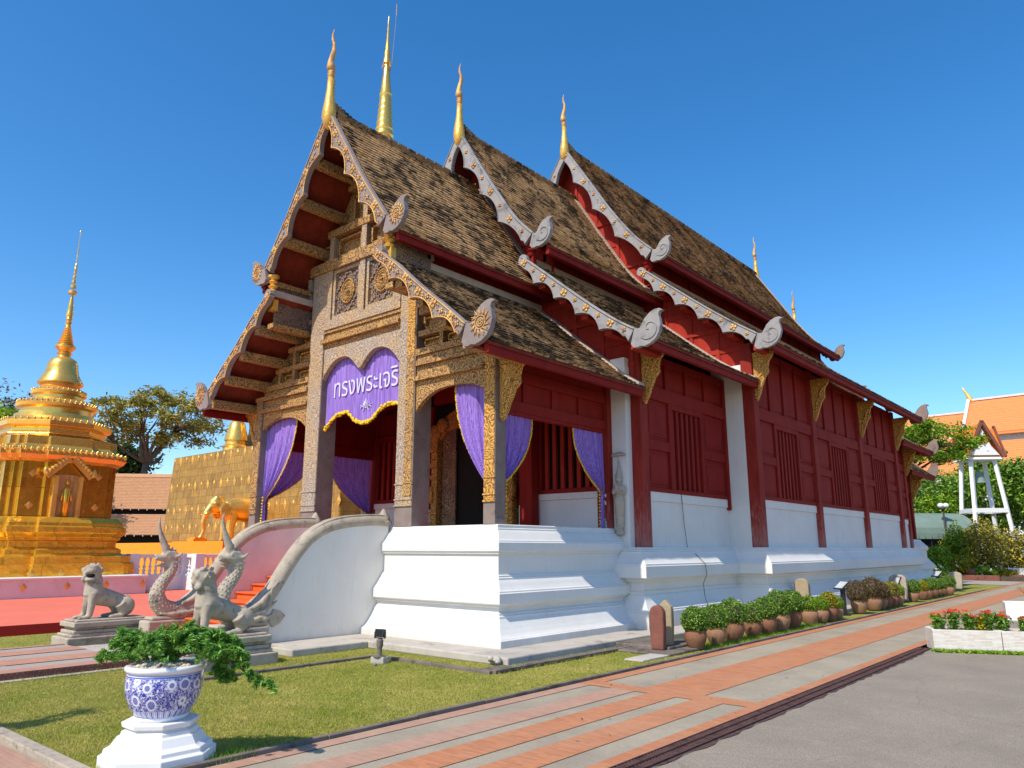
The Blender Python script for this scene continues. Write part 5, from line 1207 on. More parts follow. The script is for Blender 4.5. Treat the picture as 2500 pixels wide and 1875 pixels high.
ncount = [0]
def put(kind, x, y, sc, label):
    ncount[0] += 1
    if kind == 'leaf_green' and ncount[0] in (2, 4): o = ALT[ncount[0] // 2 - 1]; ALT.append(o)
    elif kind == 'leaf_green' and ncount[0] % 3 == 0: o = copy_tree(ALT[ncount[0] % 2])
    elif kind not in first: first[kind] = 1; o = protos[kind]
    else: o = copy_tree(protos[kind])
    place(o, (x, y, .03), random.uniform(0, 6), label, sc)
for l, m, y, x, s_ in GREENS: put('leaf_green', x, y, s_, l)
protos['leaf_bright'] = potted('leaf_bright', 2200, '', 'terracotta_pale', .20, .40, .03, 5)
put('leaf_bright', 1.88, 8.22, 1.0, 'lower bright green shrub in a wide tan pot after the dark green row')
put('leaf_bright', 1.90, 8.90, .92, 'small bright green shrub beside the golden yellow one')
protos['leaf_yellow'] = potted('leaf_yellow', 1800, '', 'terracotta', .20, .42, .03, 7)
put('leaf_yellow', 1.92, 9.38, 1.02, 'golden yellow shrub in a brown pot')
put('leaf_bright', 1.92, 9.90, .85, 'last small shrub before the first information sign')
protos['leaf_brown'] = potted('leaf_brown', 3000, '', 'terracotta_pale', .27, .46, .026, 9)
for y, s_, l in ((12.0, 1.12, 'large dried brown shrub in a tan pot next to the first information sign'), (13.3, 1.18, 'second dried brown shrub, tallest of the brown ones'), (13.95, 1.0, 'third brown shrub, partly behind the tall brown one')): put('leaf_brown', 1.82, y, s_, l)
protos['olive'] = potted('leaf_olive', 2200, '', 'terracotta', .24, .44, .03, 11)
for y, s_, l in ((14.45, 1.0, 'olive green shrub just beyond the brown ones'), (15.05, 1.05, 'yellowish olive dome before the tall black sign')): put('olive', 1.82, y, s_, l)
put('leaf_bright', 1.84, 15.65, 1.0, 'bright green shrub right before the tall black sign')
for i, (y, k, s_) in enumerate(((17.8, 'leaf_green', .95), (19.0, 'leaf_yellow', .95), (19.75, 'leaf_green', .95), (20.5, 'leaf_green', .98), (21.2, 'leaf_green', .9), (21.9, 'leaf_green', .85))):
    put(k, 1.76, y, s_, ('first green shrub beyond the tall black sign', 'yellow-green shrub, second beyond the tall black sign', 'dark green shrub, third beyond the tall black sign', 'dark green shrub, fourth beyond the tall black sign', 'dark green shrub, fifth beyond the tall black sign', 'dark green shrub, sixth beyond the tall black sign')[i])
put('leaf_green', 1.85, 22.6, .95, 'lone dark green shrub at the far end of the row by the grass')
# ---------------------------------------------------------------- information signs and lights
def sign(x, y, h, label, w=.34, thick=.06, tilt=38, rz=-35):
    root = empty('information_sign', (x, y, 0), R(rz), label, 'sign', 'black information signs on posts')
    mb = MB(); mb.box(-thick, thick, -.035, .035, .02, h); mb.box(-.12, .12, -.1, .1, .0, .03); mb.build('post', 'black', root, bevel=.006, world=False)
    m = Matrix.Rotation(R(tilt), 3, 'X'); mb = MB(); mb.obox((0, -.02, h + .06), w, .30, .03, m); mb.build('sign_panel', 'black', root, bevel=.004, world=False)
    mb = MB(); mb.obox(Vector((0, -.02, h + .06)) + m @ Vector((0, 0, .0165)), w - .05, .25, .004, m); mb.build('sign_face', 'lamp_lens', root, world=False); return root
sign(1.66, 11.3, .68, 'slim black sign with pale tilted panel between yellow and brown shrubs')
sign(1.55, 16.9, .60, 'stout black sign box beyond the olive shrubs', .3, .11, 60)
sign(1.60, 22.2, .70, 'far black sign beside the lone last pot', .34, .05, 40)
def spotlight(x, y, z0, label, s=1.0, rz=0):
    root = empty('garden_spotlight', (x, y, z0), rz, label, 'spotlight', 'garden spotlights')
    mb = MB(); mb.box(-.11 * s, .11 * s, -.07 * s, .07 * s, -z0, .07 * s); mb.build('footing', 'slab', root, bevel=.012, world=False)
    mb = MB(); mb.tube([(0, 0, .07 * s), (0, 0, .30 * s)], .036 * s, 12); mb.lathe([(.10, .07), (.10, .082)], (0, 0, 0), 12); mb.lathe([(.045, .2), (.05, .22), (.05, .30), (.03, .32)], (0, 0, 0), 12); mb.build('pipe', 'slabdark', root, world=False, auto=True)
    mb = MB(); mb.obox((0, 0, .40 * s), .15 * s, .07 * s, .11 * s, Matrix.Rotation(R(-14), 3, 'X')); mb.box(-.09 * s, -.08 * s, -.02, .02, .33 * s, .42 * s); mb.box(.08 * s, .09 * s, -.02, .02, .33 * s, .42 * s); mb.box(-.09 * s, .09 * s, -.02, .02, .325 * s, .335 * s)
    for k in range(5): mb.obox((-.05 + .025 * k, -.04, .40 * s), .006, .02, .10 * s, Matrix.Rotation(R(-14), 3, 'X'))
    hd = mb.build('lamp_head', 'black', root, bevel=.004, world=False)
    mb = MB(); mb.obox((0, .037, .39 * s), .13 * s, .004, .09 * s, Matrix.Rotation(R(-14), 3, 'X')); mb.build('lens', 'lamp_lens', hd, world=False); return root
spotlight(-.92, -1.66, .03, 'black floodlight on a grey pipe standing on the lawn kerb by the porch', 1.0, R(20))
spotlight(1.78, 10.45, .03, 'small black floodlight in front of the first information sign', .62, R(200))
spotlight(1.55, 16.1, .03, 'small black floodlight beside the tall black sign', .8, R(180))
mb = MB(); mb.beam((-.90, -1.76, .02), (-.74, -1.90, .03), .035, .02); o = mb.build('wooden_stick', 'greywood'); tag(o, 'short pale wooden stick leaning at the foot of the floodlight', 'stick')
# ---------------------------------------------------------------- red ixora planters
def planter(x, y, rz, w, d_, h, mat, label, tiled=True):
    root = empty('planter_box', (x, y, 0), rz, label, 'planter')
    mb = MB(); t = .05
    mb.box(0, w, 0, t, 0, h); mb.box(0, w, d_ - t, d_, 0, h); mb.box(0, t, t, d_ - t, 0, h); mb.box(w - t, w, t, d_ - t, 0, h); mb.build('box', mat, root, bevel=.006, world=False)
    mb = MB(); mb.box(t, w - t, t, d_ - t, .02, h - .03); mb.build('soil', 'slab', root, world=False); return root
def mk_tiledwhite():
    t = NT('white_stone_strip_tiles'); s3 = t.sep(); cmb = t.new('ShaderNodeCombineXYZ'); t.lk(t.math('ADD', s3[0], s3[1]), cmb.inputs[0]); t.lk(s3[2], cmb.inputs[1])
    br = t.new('ShaderNodeTexBrick'); t.lk(cmb.outputs[0], br.inputs['Vector']); br.inputs['Scale'].default_value = 1; br.inputs['Brick Width'].default_value = .17; br.inputs['Row Height'].default_value = .022; br.inputs['Mortar Size'].default_value = .0015
    br.inputs['Color1'].default_value = (.76, .71, .64, 1); br.inputs['Color2'].default_value = (.62, .52, .42, 1); br.inputs['Mortar'].default_value = (.5, .45, .4, 1)
    c = t.mix(t.ramp(t.noise(7, 5, .7), [(.45, 0.0), (.7, .6)]), br.outputs['Color'], (.80, .77, .73))
    t.bump(br.outputs['Fac'], .5, -.01); return t.set(c, .7, 0, .3)
M['tiledwhite'] = mk_tiledwhite()
planter(4.96, 5.23, R(24), 1.0, .55, .34, 'tiledwhite', 'pale stone-tiled planter box of red ixora at the asphalt edge')
planter(5.885, 5.642, R(24), 1.0, .55, .34, 'tiledwhite', 'second pale stone-tiled planter, cut off by the right edge of the photo')
planter(5.0, 12.4, R(12), 1.3, .8, .40, 'white', 'plain white planter box with a twiggy shrub beyond the red flowers')
def ixora(x, y, z, h, r, n, label, seed, yellow=False):
    root = empty('ixora_bush', (x, y, z), 0, label, 'flower bush', 'red-flowered ixora bushes in the tiled planter')
    rng = np.random.default_rng(seed); mb = MB(); tips = []
    for k in range(9):
        a = rng.uniform(0, 6.28); rr = r * rng.uniform(.2, .9); hh = h * rng.uniform(.75, 1.0); p = (rr * math.cos(a), rr * math.sin(a), hh); tips.append(p); mb.tube([(rr * .3 * math.cos(a), rr * .3 * math.sin(a), 0), (p[0] * .7, p[1] * .7, hh * .5), p], [.007, .005, .003], 5)
    mb.build('stems', 'bark', root, world=False)
    P = []
    for p in tips:
        for q in range(n): t = rng.uniform(.15, 1.0); P.append((p[0] * (.4 + .6 * t) + rng.normal(0, .03), p[1] * (.4 + .6 * t) + rng.normal(0, .03), p[2] * t + rng.normal(0, .012)))
    leaves('foliage', P, .048, 'leaf_yellow' if yellow else 'leaf_green', root, seed=seed, world=False, up=.4)
    F = []
    for p in tips[:5]:
        for q in range(70): u = rng.normal(size=3); u /= np.linalg.norm(u); F.append((p[0] + u[0] * .035, p[1] + u[1] * .035, p[2] + .015 + abs(u[2]) * .028))
    leaves('flower_heads', F, .017, 'petal_red', root, seed=seed + 5, world=False, aspect=1.0); return root
ca, sa = math.cos(R(24)), math.sin(R(24))
for i, (u, h_, yl, l) in enumerate(((.16, .30, 0, 'red ixora bush at the left end of the tiled planter'), (.38, .32, 0, 'second red ixora bush from the left end of the tiled planter'), (.62, .31, 0, 'red ixora bush left of the yellowish plant'), (.74, .26, 1, 'yellow-leaved plant among the red ixora'), (.90, .33, 0, 'tall red ixora bush before the planter joint'), (1.10, .30, 0, 'lone red ixora bush just past the planter joint'), (1.42, .24, 0, 'sparse ixora seedling at the right edge of the photo'))):
    x = 4.96 + ca * u - sa * .25; y = 5.23 + sa * u + ca * .25; ixora(x, y, .30, h_, .12, 42, l, 20 + i, bool(yl))
root = empty('twiggy_shrub', (5.7, 12.9, .36), 0, 'thin twiggy pinkish shrub in the plain white planter', 'shrub'); mb = MB(); rng = np.random.default_rng(8); P = []
for k in range(40):
    a = rng.uniform(0, 6.28); r_ = rng.uniform(.1, .45); h_ = rng.uniform(.3, .75); p = (r_ * math.cos(a), r_ * math.sin(a), h_); mb.tube([(p[0] * .2, p[1] * .2, 0), (p[0] * .6, p[1] * .6, h_ * .5), p], [.008, .005, .002], 4)
    for q in range(24): P.append((p[0] + rng.normal(0, .05), p[1] + rng.normal(0, .05), p[2] + rng.normal(0, .05)))
mb.build('twigs', 'bark', root, world=False); leaves('foliage', P, .035, 'leaf_brown', root, world=False, seed=4); leaves('young_leaves', np.array(P)[::3] + np.array([.15, 0, .05]), .05, 'leaf_yellow', root, world=False, seed=5)
tf = leaves('grass_strip', np.stack([4.93 + np.random.default_rng(1).uniform(0, 1.9, 5000) * ca + np.random.default_rng(2).uniform(.0, .12, 5000), 5.15 + np.random.default_rng(1).uniform(0, 1.9, 5000) * sa - np.random.default_rng(2).uniform(.0, .12, 5000), np.random.default_rng(3).uniform(.0, .035, 5000)], 1), .04, 'leaf_bright', seed=3, up=.0); tag(tf, 'ragged grass strip at the foot of the tiled planter', 'grass', kind='stuff')
# ================================================================= JUNIPER BONSAI ON THE OCTAGONAL PEDESTAL
def bonsai(x, y, rz, label, pedlabel, dense=1.0):
    ped = empty('octagonal_pedestal', (x, y, 0), 0, pedlabel, 'pedestal', 'white octagonal pedestals on the lawn'); mb = MB()
    mb.lathe([(.50, -.02), (.50, .095), (.465, .11), (.46, .14), (.42, .155), (.405, .165), (.36, .222), (.335, .232), (.328, .258), (.29, .272), (.29, .282), (.325, .288), (.335, .32), (.33, .328)], (0, 0, 0), 8, 1.0, R(22.5))
    mb.v = [(a * .86, b * .86, c) for a, b, c in mb.v]; mb.build('moulded_block', 'white', ped, bevel=.005, world=False)
    root = empty('juniper_bonsai', (x, y, .328), 0, label, 'bonsai', 'juniper bonsai in blue and white pots'); rc, rs = math.cos(rz), math.sin(rz)
    mb = MB(); mb.lathe([(.178, 0), (.193, .004), (.197, .03), (.193, .036), (.212, .05), (.246, .10), (.277, .17), (.293, .24), (.295, .30), (.288, .345), (.285, .362)], (0, 0, 0), 48); mb.build('pot', 'porcelain', root, smooth=True, world=False)
    mb = MB(); mb.lathe([(.284, .360), (.302, .372), (.308, .388), (.306, .405), (.296, .413), (.255, .413), (.245, .40), (.245, .36), (.2, .35)], (0, 0, 0), 48)
    mb.build('pot_rim', 'porcelain_plain', root, smooth=True, world=False)
    mb = MB(); rg = random.Random(6)
    for k in range(330):
        a = rg.uniform(0, 6.28); r_ = .25 * math.sqrt(rg.random()); s_ = rg.uniform(.010, .021); mb.ball((r_ * math.cos(a), r_ * math.sin(a), .392 + .045 * (1 - r_ / .25) + rg.uniform(-.004, .006)), (s_ * 1.3, s_, s_ * .7), 6, 4, rot=Matrix.Rotation(rg.uniform(0, 6), 3, 'Z'))
    mb.build('pebbles', 'pebble', root, smooth=True, world=False)
    def L(a, z, b=0): return (a * rc - b * rs, a * rs + b * rc, .41 + z)      # a: along the crown, b: depth
    br = [[L(-.02, -.02), L(-.06, .05), L(-.14, .08, -.03), L(-.28, .075, -.06), L(-.40, .055, -.05), L(-.53, .045, -.04)],
          [L(-.05, .04), L(-.16, .14, .04), L(-.28, .20, .06), L(-.37, .22, .05), L(-.44, .215, .05)],
          [L(-.12, .10), L(-.26, .15, .0), L(-.36, .155, -.04), L(-.43, .15, -.05)],
          [L(.0, -.02), L(.04, .10), L(.1, .18), L(.15, .25), L(.16, .30)],
          [L(.0, .02), L(.18, .09), L(.34, .08, -.02), L(.46, .05, -.03), L(.58, .0, -.04), L(.68, -.07, -.05), L(.76, -.13, -.05), L(.90, -.17, -.06)],
          [L(.3, .08), L(.42, .02, .05), L(.40, -.07, .06), L(.45, -.12, .06), L(.53, -.115, .06)],
          [L(.1, .12), L(.26, .20), L(.40, .20, .0), L(.52, .16, .02), L(.58, .12, .02)],
          [L(.3, .16), L(.45, .10, -.05), L(.6, .07, -.06), L(.66, .02, -.06)]]
    mb = MB()
    for b in br: c = smooth_curve(b, 14); mb.tube([tuple(p) for p in c], list(np.linspace(.017, .004, 14)), 6)
    mb.tube([L(0, -.06), L(.01, .02), L(.04, .10)], [.035, .028, .018], 8); mb.build('branches', 'bark', root, smooth=True, world=False)
    rng = np.random.default_rng(12); cl = []
    def tuft(p, r): cl.append((p, r))
    for bi, b in enumerate(br):
        c = smooth_curve(b, 34)
        for i, p in enumerate(c):
            t = i / 33
            if bi in (0, 4, 5) and t < .25: continue
            for q in range(3): tuft(p + rng.normal(0, .030 * (1.15 - .6 * t), 3) + np.array([0, 0, .012]), .022)
    for k in range(int(250 * dense)):     # crown mass
        a = rng.uniform(-.17, .50); b = rng.normal(0, .13); hmax = .255 * max(0, 1 - ((a - .10) / .52) ** 2) * max(.1, 1 - (b / .32) ** 2) + .04
        tuft(np.array(L(a, .02 + hmax * rng.uniform(.25, 1.0) ** .7, b)), .027)
    P = []
    for p, r in cl:
        u = rng.normal(size=(int(40 * dense), 3)); u /= np.linalg.norm(u, axis=1)[:, None]; P.append(np.array(p) + u * r * rng.uniform(.3, 1.4, (len(u), 1)) * np.array([1, 1, .8]))
    leaves('foliage', np.concatenate(P), .015, 'juniper', root, seed=2, up=.9, world=False, aspect=3.0, jitter=.9)
    return root
bonsai(1.83, -6.17, R(40.6), 'spreading juniper with a long drooping branch in a blue and white porcelain pot', 'white octagonal pedestal under the blue and white juniper pot in front')
# ================================================================= GILDED STUPA (left)
stupa = empty('gilded_stupa', (-21.2, .13, 0), 0, 'slender gilded stupa with bell, ringed spire and arched niche on the left', 'stupa')
SX, SY = -21.2, .13
def redent(a, z, steps=((0, .30), (.10, .62), (.20, 1.0))):
    """square plan of half width a with stepped corners"""
    q = [(a, a * .36), (a * .93, a * .36), (a * .93, a * .72), (a * .82, a * .72), (a * .82, a * .82)]; half = q + [(y, x) for x, y in reversed(q[:-1])]
    pts = []
    for k in range(4):
        c, s = math.cos(k * math.pi / 2), math.sin(k * math.pi / 2); pts += [(SX + x * c - y * s, SY + x * s + y * c, z) for x, y in half]
    return pts
def rloft(prof, name, mat, bev=.01):
    mb = MB(); mb.loft([redent(a, z) for a, z in prof]); return mb.build(name, mat, stupa, bevel=bev)
rloft([(2.62, .6), (2.62, 1.16), (2.50, 1.18), (2.50, 1.40), (2.28, 1.44), (2.22, 1.50), (2.22, 1.62), (2.06, 1.70), (2.06, 1.88), (2.16, 1.94), (2.16, 2.02), (2.30, 2.16), (2.30, 2.34), (2.22, 2.38), (2.22, 2.48), (2.04, 2.66)], 'base', 'goldrough')
body = rloft([(1.84, 2.60), (1.84, 4.46)], 'body', 'goldp')
rloft([(1.90, 4.44), (2.02, 4.52), (2.10, 4.66), (2.10, 4.78), (1.98, 4.84), (1.88, 4.95), (1.80, 5.02), (1.78, 5.30)], 'cornice', 'gold')
def octr(r, z, n=8): return [(SX + r * math.cos(R(22.5) + 2 * math.pi * i / n), SY + r * math.sin(R(22.5) + 2 * math.pi * i / n), z) for i in range(n)]
mb = MB(); mb.loft([octr(r, z) for r, z in ((1.80, 5.1), (1.66, 5.2), (1.62, 5.36), (1.72, 5.42), (1.62, 5.5), (1.62, 5.62), (1.78, 5.70), (1.80, 5.86), (1.66, 5.96), (1.52, 6.04))]); mb.build('octagonal_tier', 'gold', stupa, bevel=.01)
mb = MB(); mb.lathe([(1.30, 6.0), (1.26, 6.2), (1.12, 6.22), (1.12, 6.40), (1.25, 6.46), (1.27, 6.56), (1.18, 6.64), (1.0, 6.76), (.78, 6.80), (.78, 6.92), (.86, 6.96), (.88, 7.06), (.80, 7.16), (.68, 7.22), (.62, 7.30), (.62, 7.38)], (SX, SY, 0), 40); mb.build('round_tiers', 'gold', stupa, auto=True)
mb = MB(); mb.lathe([(.66, 7.36), (.73, 7.40), (.72, 7.46), (.62, 7.62), (.54, 7.80), (.50, 8.0), (.48, 8.14), (.42, 8.28), (.30, 8.36), (.22, 8.40), (.20, 8.5), (.26, 8.54), (.18, 8.58), (.22, 8.64)], (SX, SY, 0), 40); mb.build('bell', 'gold', stupa, auto=True)
pr = [(.20, 8.62), (.34, 8.76), (.33, 8.82)]
for k in range(11): r_ = .27 - .017 * k; z_ = 8.84 + k * .068; pr += [(r_ * .84, z_), (r_, z_ + .03), (r_ * .84, z_ + .06)]
pr += [(.09, 9.62), (.12, 9.70), (.08, 9.76), (.11, 9.84), (.09, 9.9), (.125, 9.98), (.12, 10.02), (.105, 10.1), (.085, 10.35), (.06, 10.6), (.03, 10.78)]
for z_, r_ in ((10.86, .155), (11.08, .10), (11.28, .075), (11.46, .062), (11.64, .05), (11.78, .045), (11.90, .04)): pr += [(.02, z_ - .05), (r_, z_ - .04), (r_ * .95, z_ + .06), (.02, z_ + .09)]
pr += [(.012, 12.05), (.03, 12.15), (.012, 12.25), (.03, 12.3), (.02, 12.4), (.012, 12.9), (.008, 13.2), (.03, 13.26), (.0, 13.34)]
mb = MB(); mb.lathe(pr, (SX, SY, 0), 20); mb.build('ringed_spire', 'gold', stupa, auto=True)
def lotus_row(r_fn, n, z, size, name):
    mb = MB()
    for k in range(n):
        x, y, ang = r_fn(k / n); rm = Matrix.Rotation(ang, 3, 'Z') @ Matrix.Rotation(R(14), 3, 'Y')
        mb.ball((x, y, z), (size * .42, size * .42, size), 7, 5, rot=rm)
    mb.build(name, 'gold', stupa, smooth=True)
def circ(r): return lambda t: (SX + r * math.cos(2 * math.pi * t), SY + r * math.sin(2 * math.pi * t), 2 * math.pi * t)
def poly_path(pts):
    P = np.array([p[:2] for p in pts] + [pts[0][:2]]); d = np.r_[0, np.cumsum(np.linalg.norm(np.diff(P, axis=0), axis=1))]
    return lambda t: (np.interp(t * d[-1], d, P[:, 0]), np.interp(t * d[-1], d, P[:, 1]), math.atan2(np.interp(t * d[-1], d, P[:, 1]) - SY, np.interp(t * d[-1], d, P[:, 0]) - SX))
lotus_row(poly_path(redent(2.08, 0)), 96, 4.80, .11, 'lotus_petals'); lotus_row(poly_path(octr(1.76, 0)), 52, 5.88, .10, 'lotus_petals'); lotus_row(circ(1.22), 44, 6.60, .09, 'lotus_petals'); lotus_row(circ(.84), 34, 7.08, .07, 'lotus_petals')
# niche with a standing figure, on the side facing the hall
fx = SX + 1.84
mb = MB(); mb.box(fx - .04, fx + .012, SY - .30, SY + .30, 2.66, 4.05); nc = mb.build('niche', 'gilt_red', stupa)
mb = MB()
for s_ in (1, -1):
    mb.box(fx - .05, fx + .16, SY + s_ * .30, SY + s_ * .44, 2.62, 4.0); mb.beam((fx + .16, SY + s_ * .66, 3.95), (fx + .16, SY, 4.62), .12, .12)
    for k in range(9): t = k / 8; mb.ball((fx + .2, SY + s_ * (.72 - .72 * t), 4.06 + .70 * t), .075, 7, 5)
    mb.ball((fx + .2, SY + s_ * .74, 4.12), (.06, .07, .14))
mb.build('niche_gable', 'gilt', nc, auto=True)
mb = MB(); mb.tube([(fx + .06, SY, 2.7), (fx + .06, SY, 3.2), (fx + .06, SY, 3.55), (fx + .06, SY, 3.68)], [.11, .10, .12, .05], 10); mb.ball((fx + .06, SY, 3.80), (.07, .07, .10)); mb.tube([(fx + .06, SY + .12, 3.5), (fx + .1, SY + .15, 3.2)], .035, 6); mb.tube([(fx + .06, SY - .12, 3.5), (fx + .1, SY - .15, 3.2)], .035, 6)
mb.tube([(fx + .06, SY, 3.88), (fx + .06, SY, 3.98)], [.03, .006], 6); mb.build('buddha_figure', 'goldrough', nc, smooth=True)
mb = MB(); 
def diamond_x(mb, x, y, z, w, h, t=.02):
    mb.add([(x, y - w, z), (x, y, z - h), (x, y + w, z), (x, y, z + h), (x + t, y, z)], [(0, 1, 4), (1, 2, 4), (2, 3, 4), (3, 0, 4)])
def diamond_y(mb, x, y, z, w, h, t=.02):
    mb.add([(x - w, y, z), (x, y, z - h), (x + w, y, z), (x, y, z + h), (x, y - t, z)], [(0, 1, 4), (1, 2, 4), (2, 3, 4), (3, 0, 4)])
for y in (-1.0, 1.0):
    for z in (3.02, 4.05): diamond_x(mb, SX + 1.84 * .93 + .005, SY + y, z, .13, .13)
for x in (-.9, .9):
    for z in (3.02, 4.05): diamond_y(mb, SX + x, SY - 1.84 * .93 - .005, z, .13, .13)
for y in (-1.6, -.2, 1.2, 1.9): diamond_x(mb, SX + 2.63, SY + y * .6, .9, .13, .13)
mb.build('diamond_bosses', 'gilt', stupa)
# ---------------------------------------------------------------- terrace round the stupa, its pink standing in for plaza bounce
ter = empty('stupa_terrace', (-22, -.5, .2), 0, 'low pale pink terrace wall with gold diamonds below the gilded stupa', 'terrace')
mb = MB(); mb.box(-27, -17.9, -6, 2.42, .19, .74); mb.build('terrace_wall', 'pinkpaint_bounce', ter, bevel=.01)
mb = MB(); mb.box(-27, -17.86, -6.04, 2.46, .74, .80); mb.build('terrace_cap', 'white', ter, bevel=.01)
mb = MB(); [diamond_x(mb, -17.896, y, .53, .10, .13, .015) for y in (-5, -3.7, -2.4, -1.2, .0, 1.15, 2.3)]; split_build(mb, 'gold_diamond', 'gilt', ter)
# ---------------------------------------------------------------- white balustrade
bal = empty('balustrade', (-21, 5, .2), 0, 'low white balustrade with turned balusters before the gilded chedi wall', 'balustrade')
BALS = []
def bal_run(x0, y0, x1, y1):
    L_ = math.hypot(x1 - x0, y1 - y0); ux, uy = (x1 - x0) / L_, (y1 - y0) / L_; mb = MB()
    mb.beam((x0, y0, .45), (x1, y1, .45), .26, .5); mb.beam((x0, y0, 1.40), (x1, y1, 1.40), .24, .12); mb.beam((x0, y0, .73), (x1, y1, .73), .22, .06)
    for e in ((x0, y0),): mb.box(e[0] - .17, e[0] + .17, e[1] - .17, e[1] + .17, .2, 1.48)
    mb.build('rail', 'white', bal, bevel=.01)
    mb = MB(); n = int(L_ / .19)
    for k in range(1, n):
        c = (x0 + ux * k * L_ / n, y0 + uy * k * L_ / n, .76); mb.lathe([(.06, 0), (.06, .04), (.035, .06), (.065, .13), (.035, .22), (.07, .27), (.04, .32), (.03, .42), (.05, .5), (.035, .53), (.06, .55), (.06, .59)], c, 8)
    BALS.append(mb)
bal_run(-19.6, 2.63, -19.6, 4.5); bal_run(-19.6, 4.5, -18.6, 4.5); bal_run(-18.6, 4.5, -18.6, 12); bal_run(-24, 2.63, -19.6, 2.63)
for mb in BALS: split_build(mb, 'baluster', 'white', bal, auto=True)
# ================================================================= GREAT GILDED CHEDI
KX, KY, LL = -20.8, 12.2, 17.6; GX, GY = KX - LL / 2, KY + LL / 2
chedi = empty('great_chedi', (GX, GY, 0), 0, 'great gilded chedi: plated square base behind and tall golden spire above the roofs', 'stupa')
mb = MB(); mb.loft([[(KX - LL + i, KY + i, z), (KX - i, KY + i, z), (KX - i, KY + LL - i, z), (KX - LL + i, KY + LL - i, z)] for i, z in ((0, 2.0), (.10, 4.5), (.22, 7.18))]); mb.build('square_base', 'goldwall', chedi, bevel=.08)
mb = MB(); mb.box(KX - LL - 9, KX + .6, KY - .6, KY + LL + .6, .1, 2.0); mb.build('plinth_cloth', 'orange_cloth', chedi, bevel=.02)
mb = MB(); mb.loft([[(GX - a, GY - a, z), (GX + a, GY - a, z), (GX + a, GY + a, z), (GX - a, GY + a, z)] for a, z in ((5.6, 7.1), (5.4, 9.9))]); mb.build('upper_terrace', 'goldwall', chedi, bevel=.05)
pr = [(5.2, 9.8), (5.0, 11), (4.4, 11.2), (4.4, 12.2), (3.8, 12.6), (3.6, 14), (2.9, 14.4), (2.8, 15), (2.7, 17), (2.2, 19.5), (1.6, 20.5), (1.2, 21), (1.5, 21.3), (1.5, 22), (1.3, 22.4)]
for k in range(22): r_ = 1.22 - .037 * k; z_ = 22.6 + k * .475; pr += [(r_ * .9, z_), (r_, z_ + .16), (r_ * .9, z_ + .36)]
pr += [(.46, 33.1), (.40, 33.2), (.20, 35.3), (.16, 35.6)]
mb = MB(); mb.lathe(pr, (GX, GY, 0), 32); mb.build('ringed_cone', 'gold', chedi, auto=True)
pr = [(.12, 35.5), (.30, 35.62), (.27, 35.9), (.22, 36.2), (.24, 36.4), (.16, 36.8), (.18, 36.95), (.12, 37.3), (.14, 37.4), (.09, 37.8), (.11, 37.9), (.07, 38.3), (.09, 38.4), (.05, 38.8), (.07, 38.9), (.03, 39.3), (.0, 39.7)]
mb = MB(); mb.lathe(pr, (GX, GY, 0), 14); mb.build('crown', 'gold', chedi, auto=True)
mb = MB(); mb.tube([(GX + .28, GY + .2, 35.7), (GX + .42, GY + .3, 38.6), (GX + .46, GY + .32, 40.6)], [.012, .012, .01], 5); mb.tube([(GX + .46, GY + .32, 39.6), (GX + .46, GY + .32, 40.5)], .03, 5)
for k in range(8): a = k * .785; mb.tube([(GX + .3 * math.cos(a), GY + .3 * math.sin(a), 35.62), (GX + .34 * math.cos(a), GY + .34 * math.sin(a), 35.3)], .02, 4); mb.ball((GX + .34 * math.cos(a), GY + .34 * math.sin(a), 35.25), .05, 5, 4)
mb.build('lightning_rod', 'gilt_red', chedi)
mb = MB(); rg = random.Random(3)
for row, z in enumerate((2.85, 3.85, 5.3, 6.9)):
    for k in range(24):
        x = KX - LL + .45 + k * .74; big = (k + row) % 2 == 0; w_, h_ = (.16, .30) if big else (.09, .17)
        i = (z - 2.0) / 5.2 * .22; diamond_y(mb, x, KY + i - .012, z + (0 if big else .05), w_, h_, .05)
for row, z in enumerate((2.85, 4.3, 5.8)):
    for k in range(20):
        y = KY + .45 + k * .9; big = (k + row) % 2 == 0; w_, h_ = (.2, .32) if big else (.11, .18); diamond_x(mb, KX - (z - 2.0) / 5.2 * .22 + .012, y, z, w_, h_, .05)
for k in range(10): diamond_y(mb, GX - 5 + k * 1.1, GY - 5.52, 9.0, .15, .28, .05)
mb.build('diamond_bosses', 'gilt', chedi)
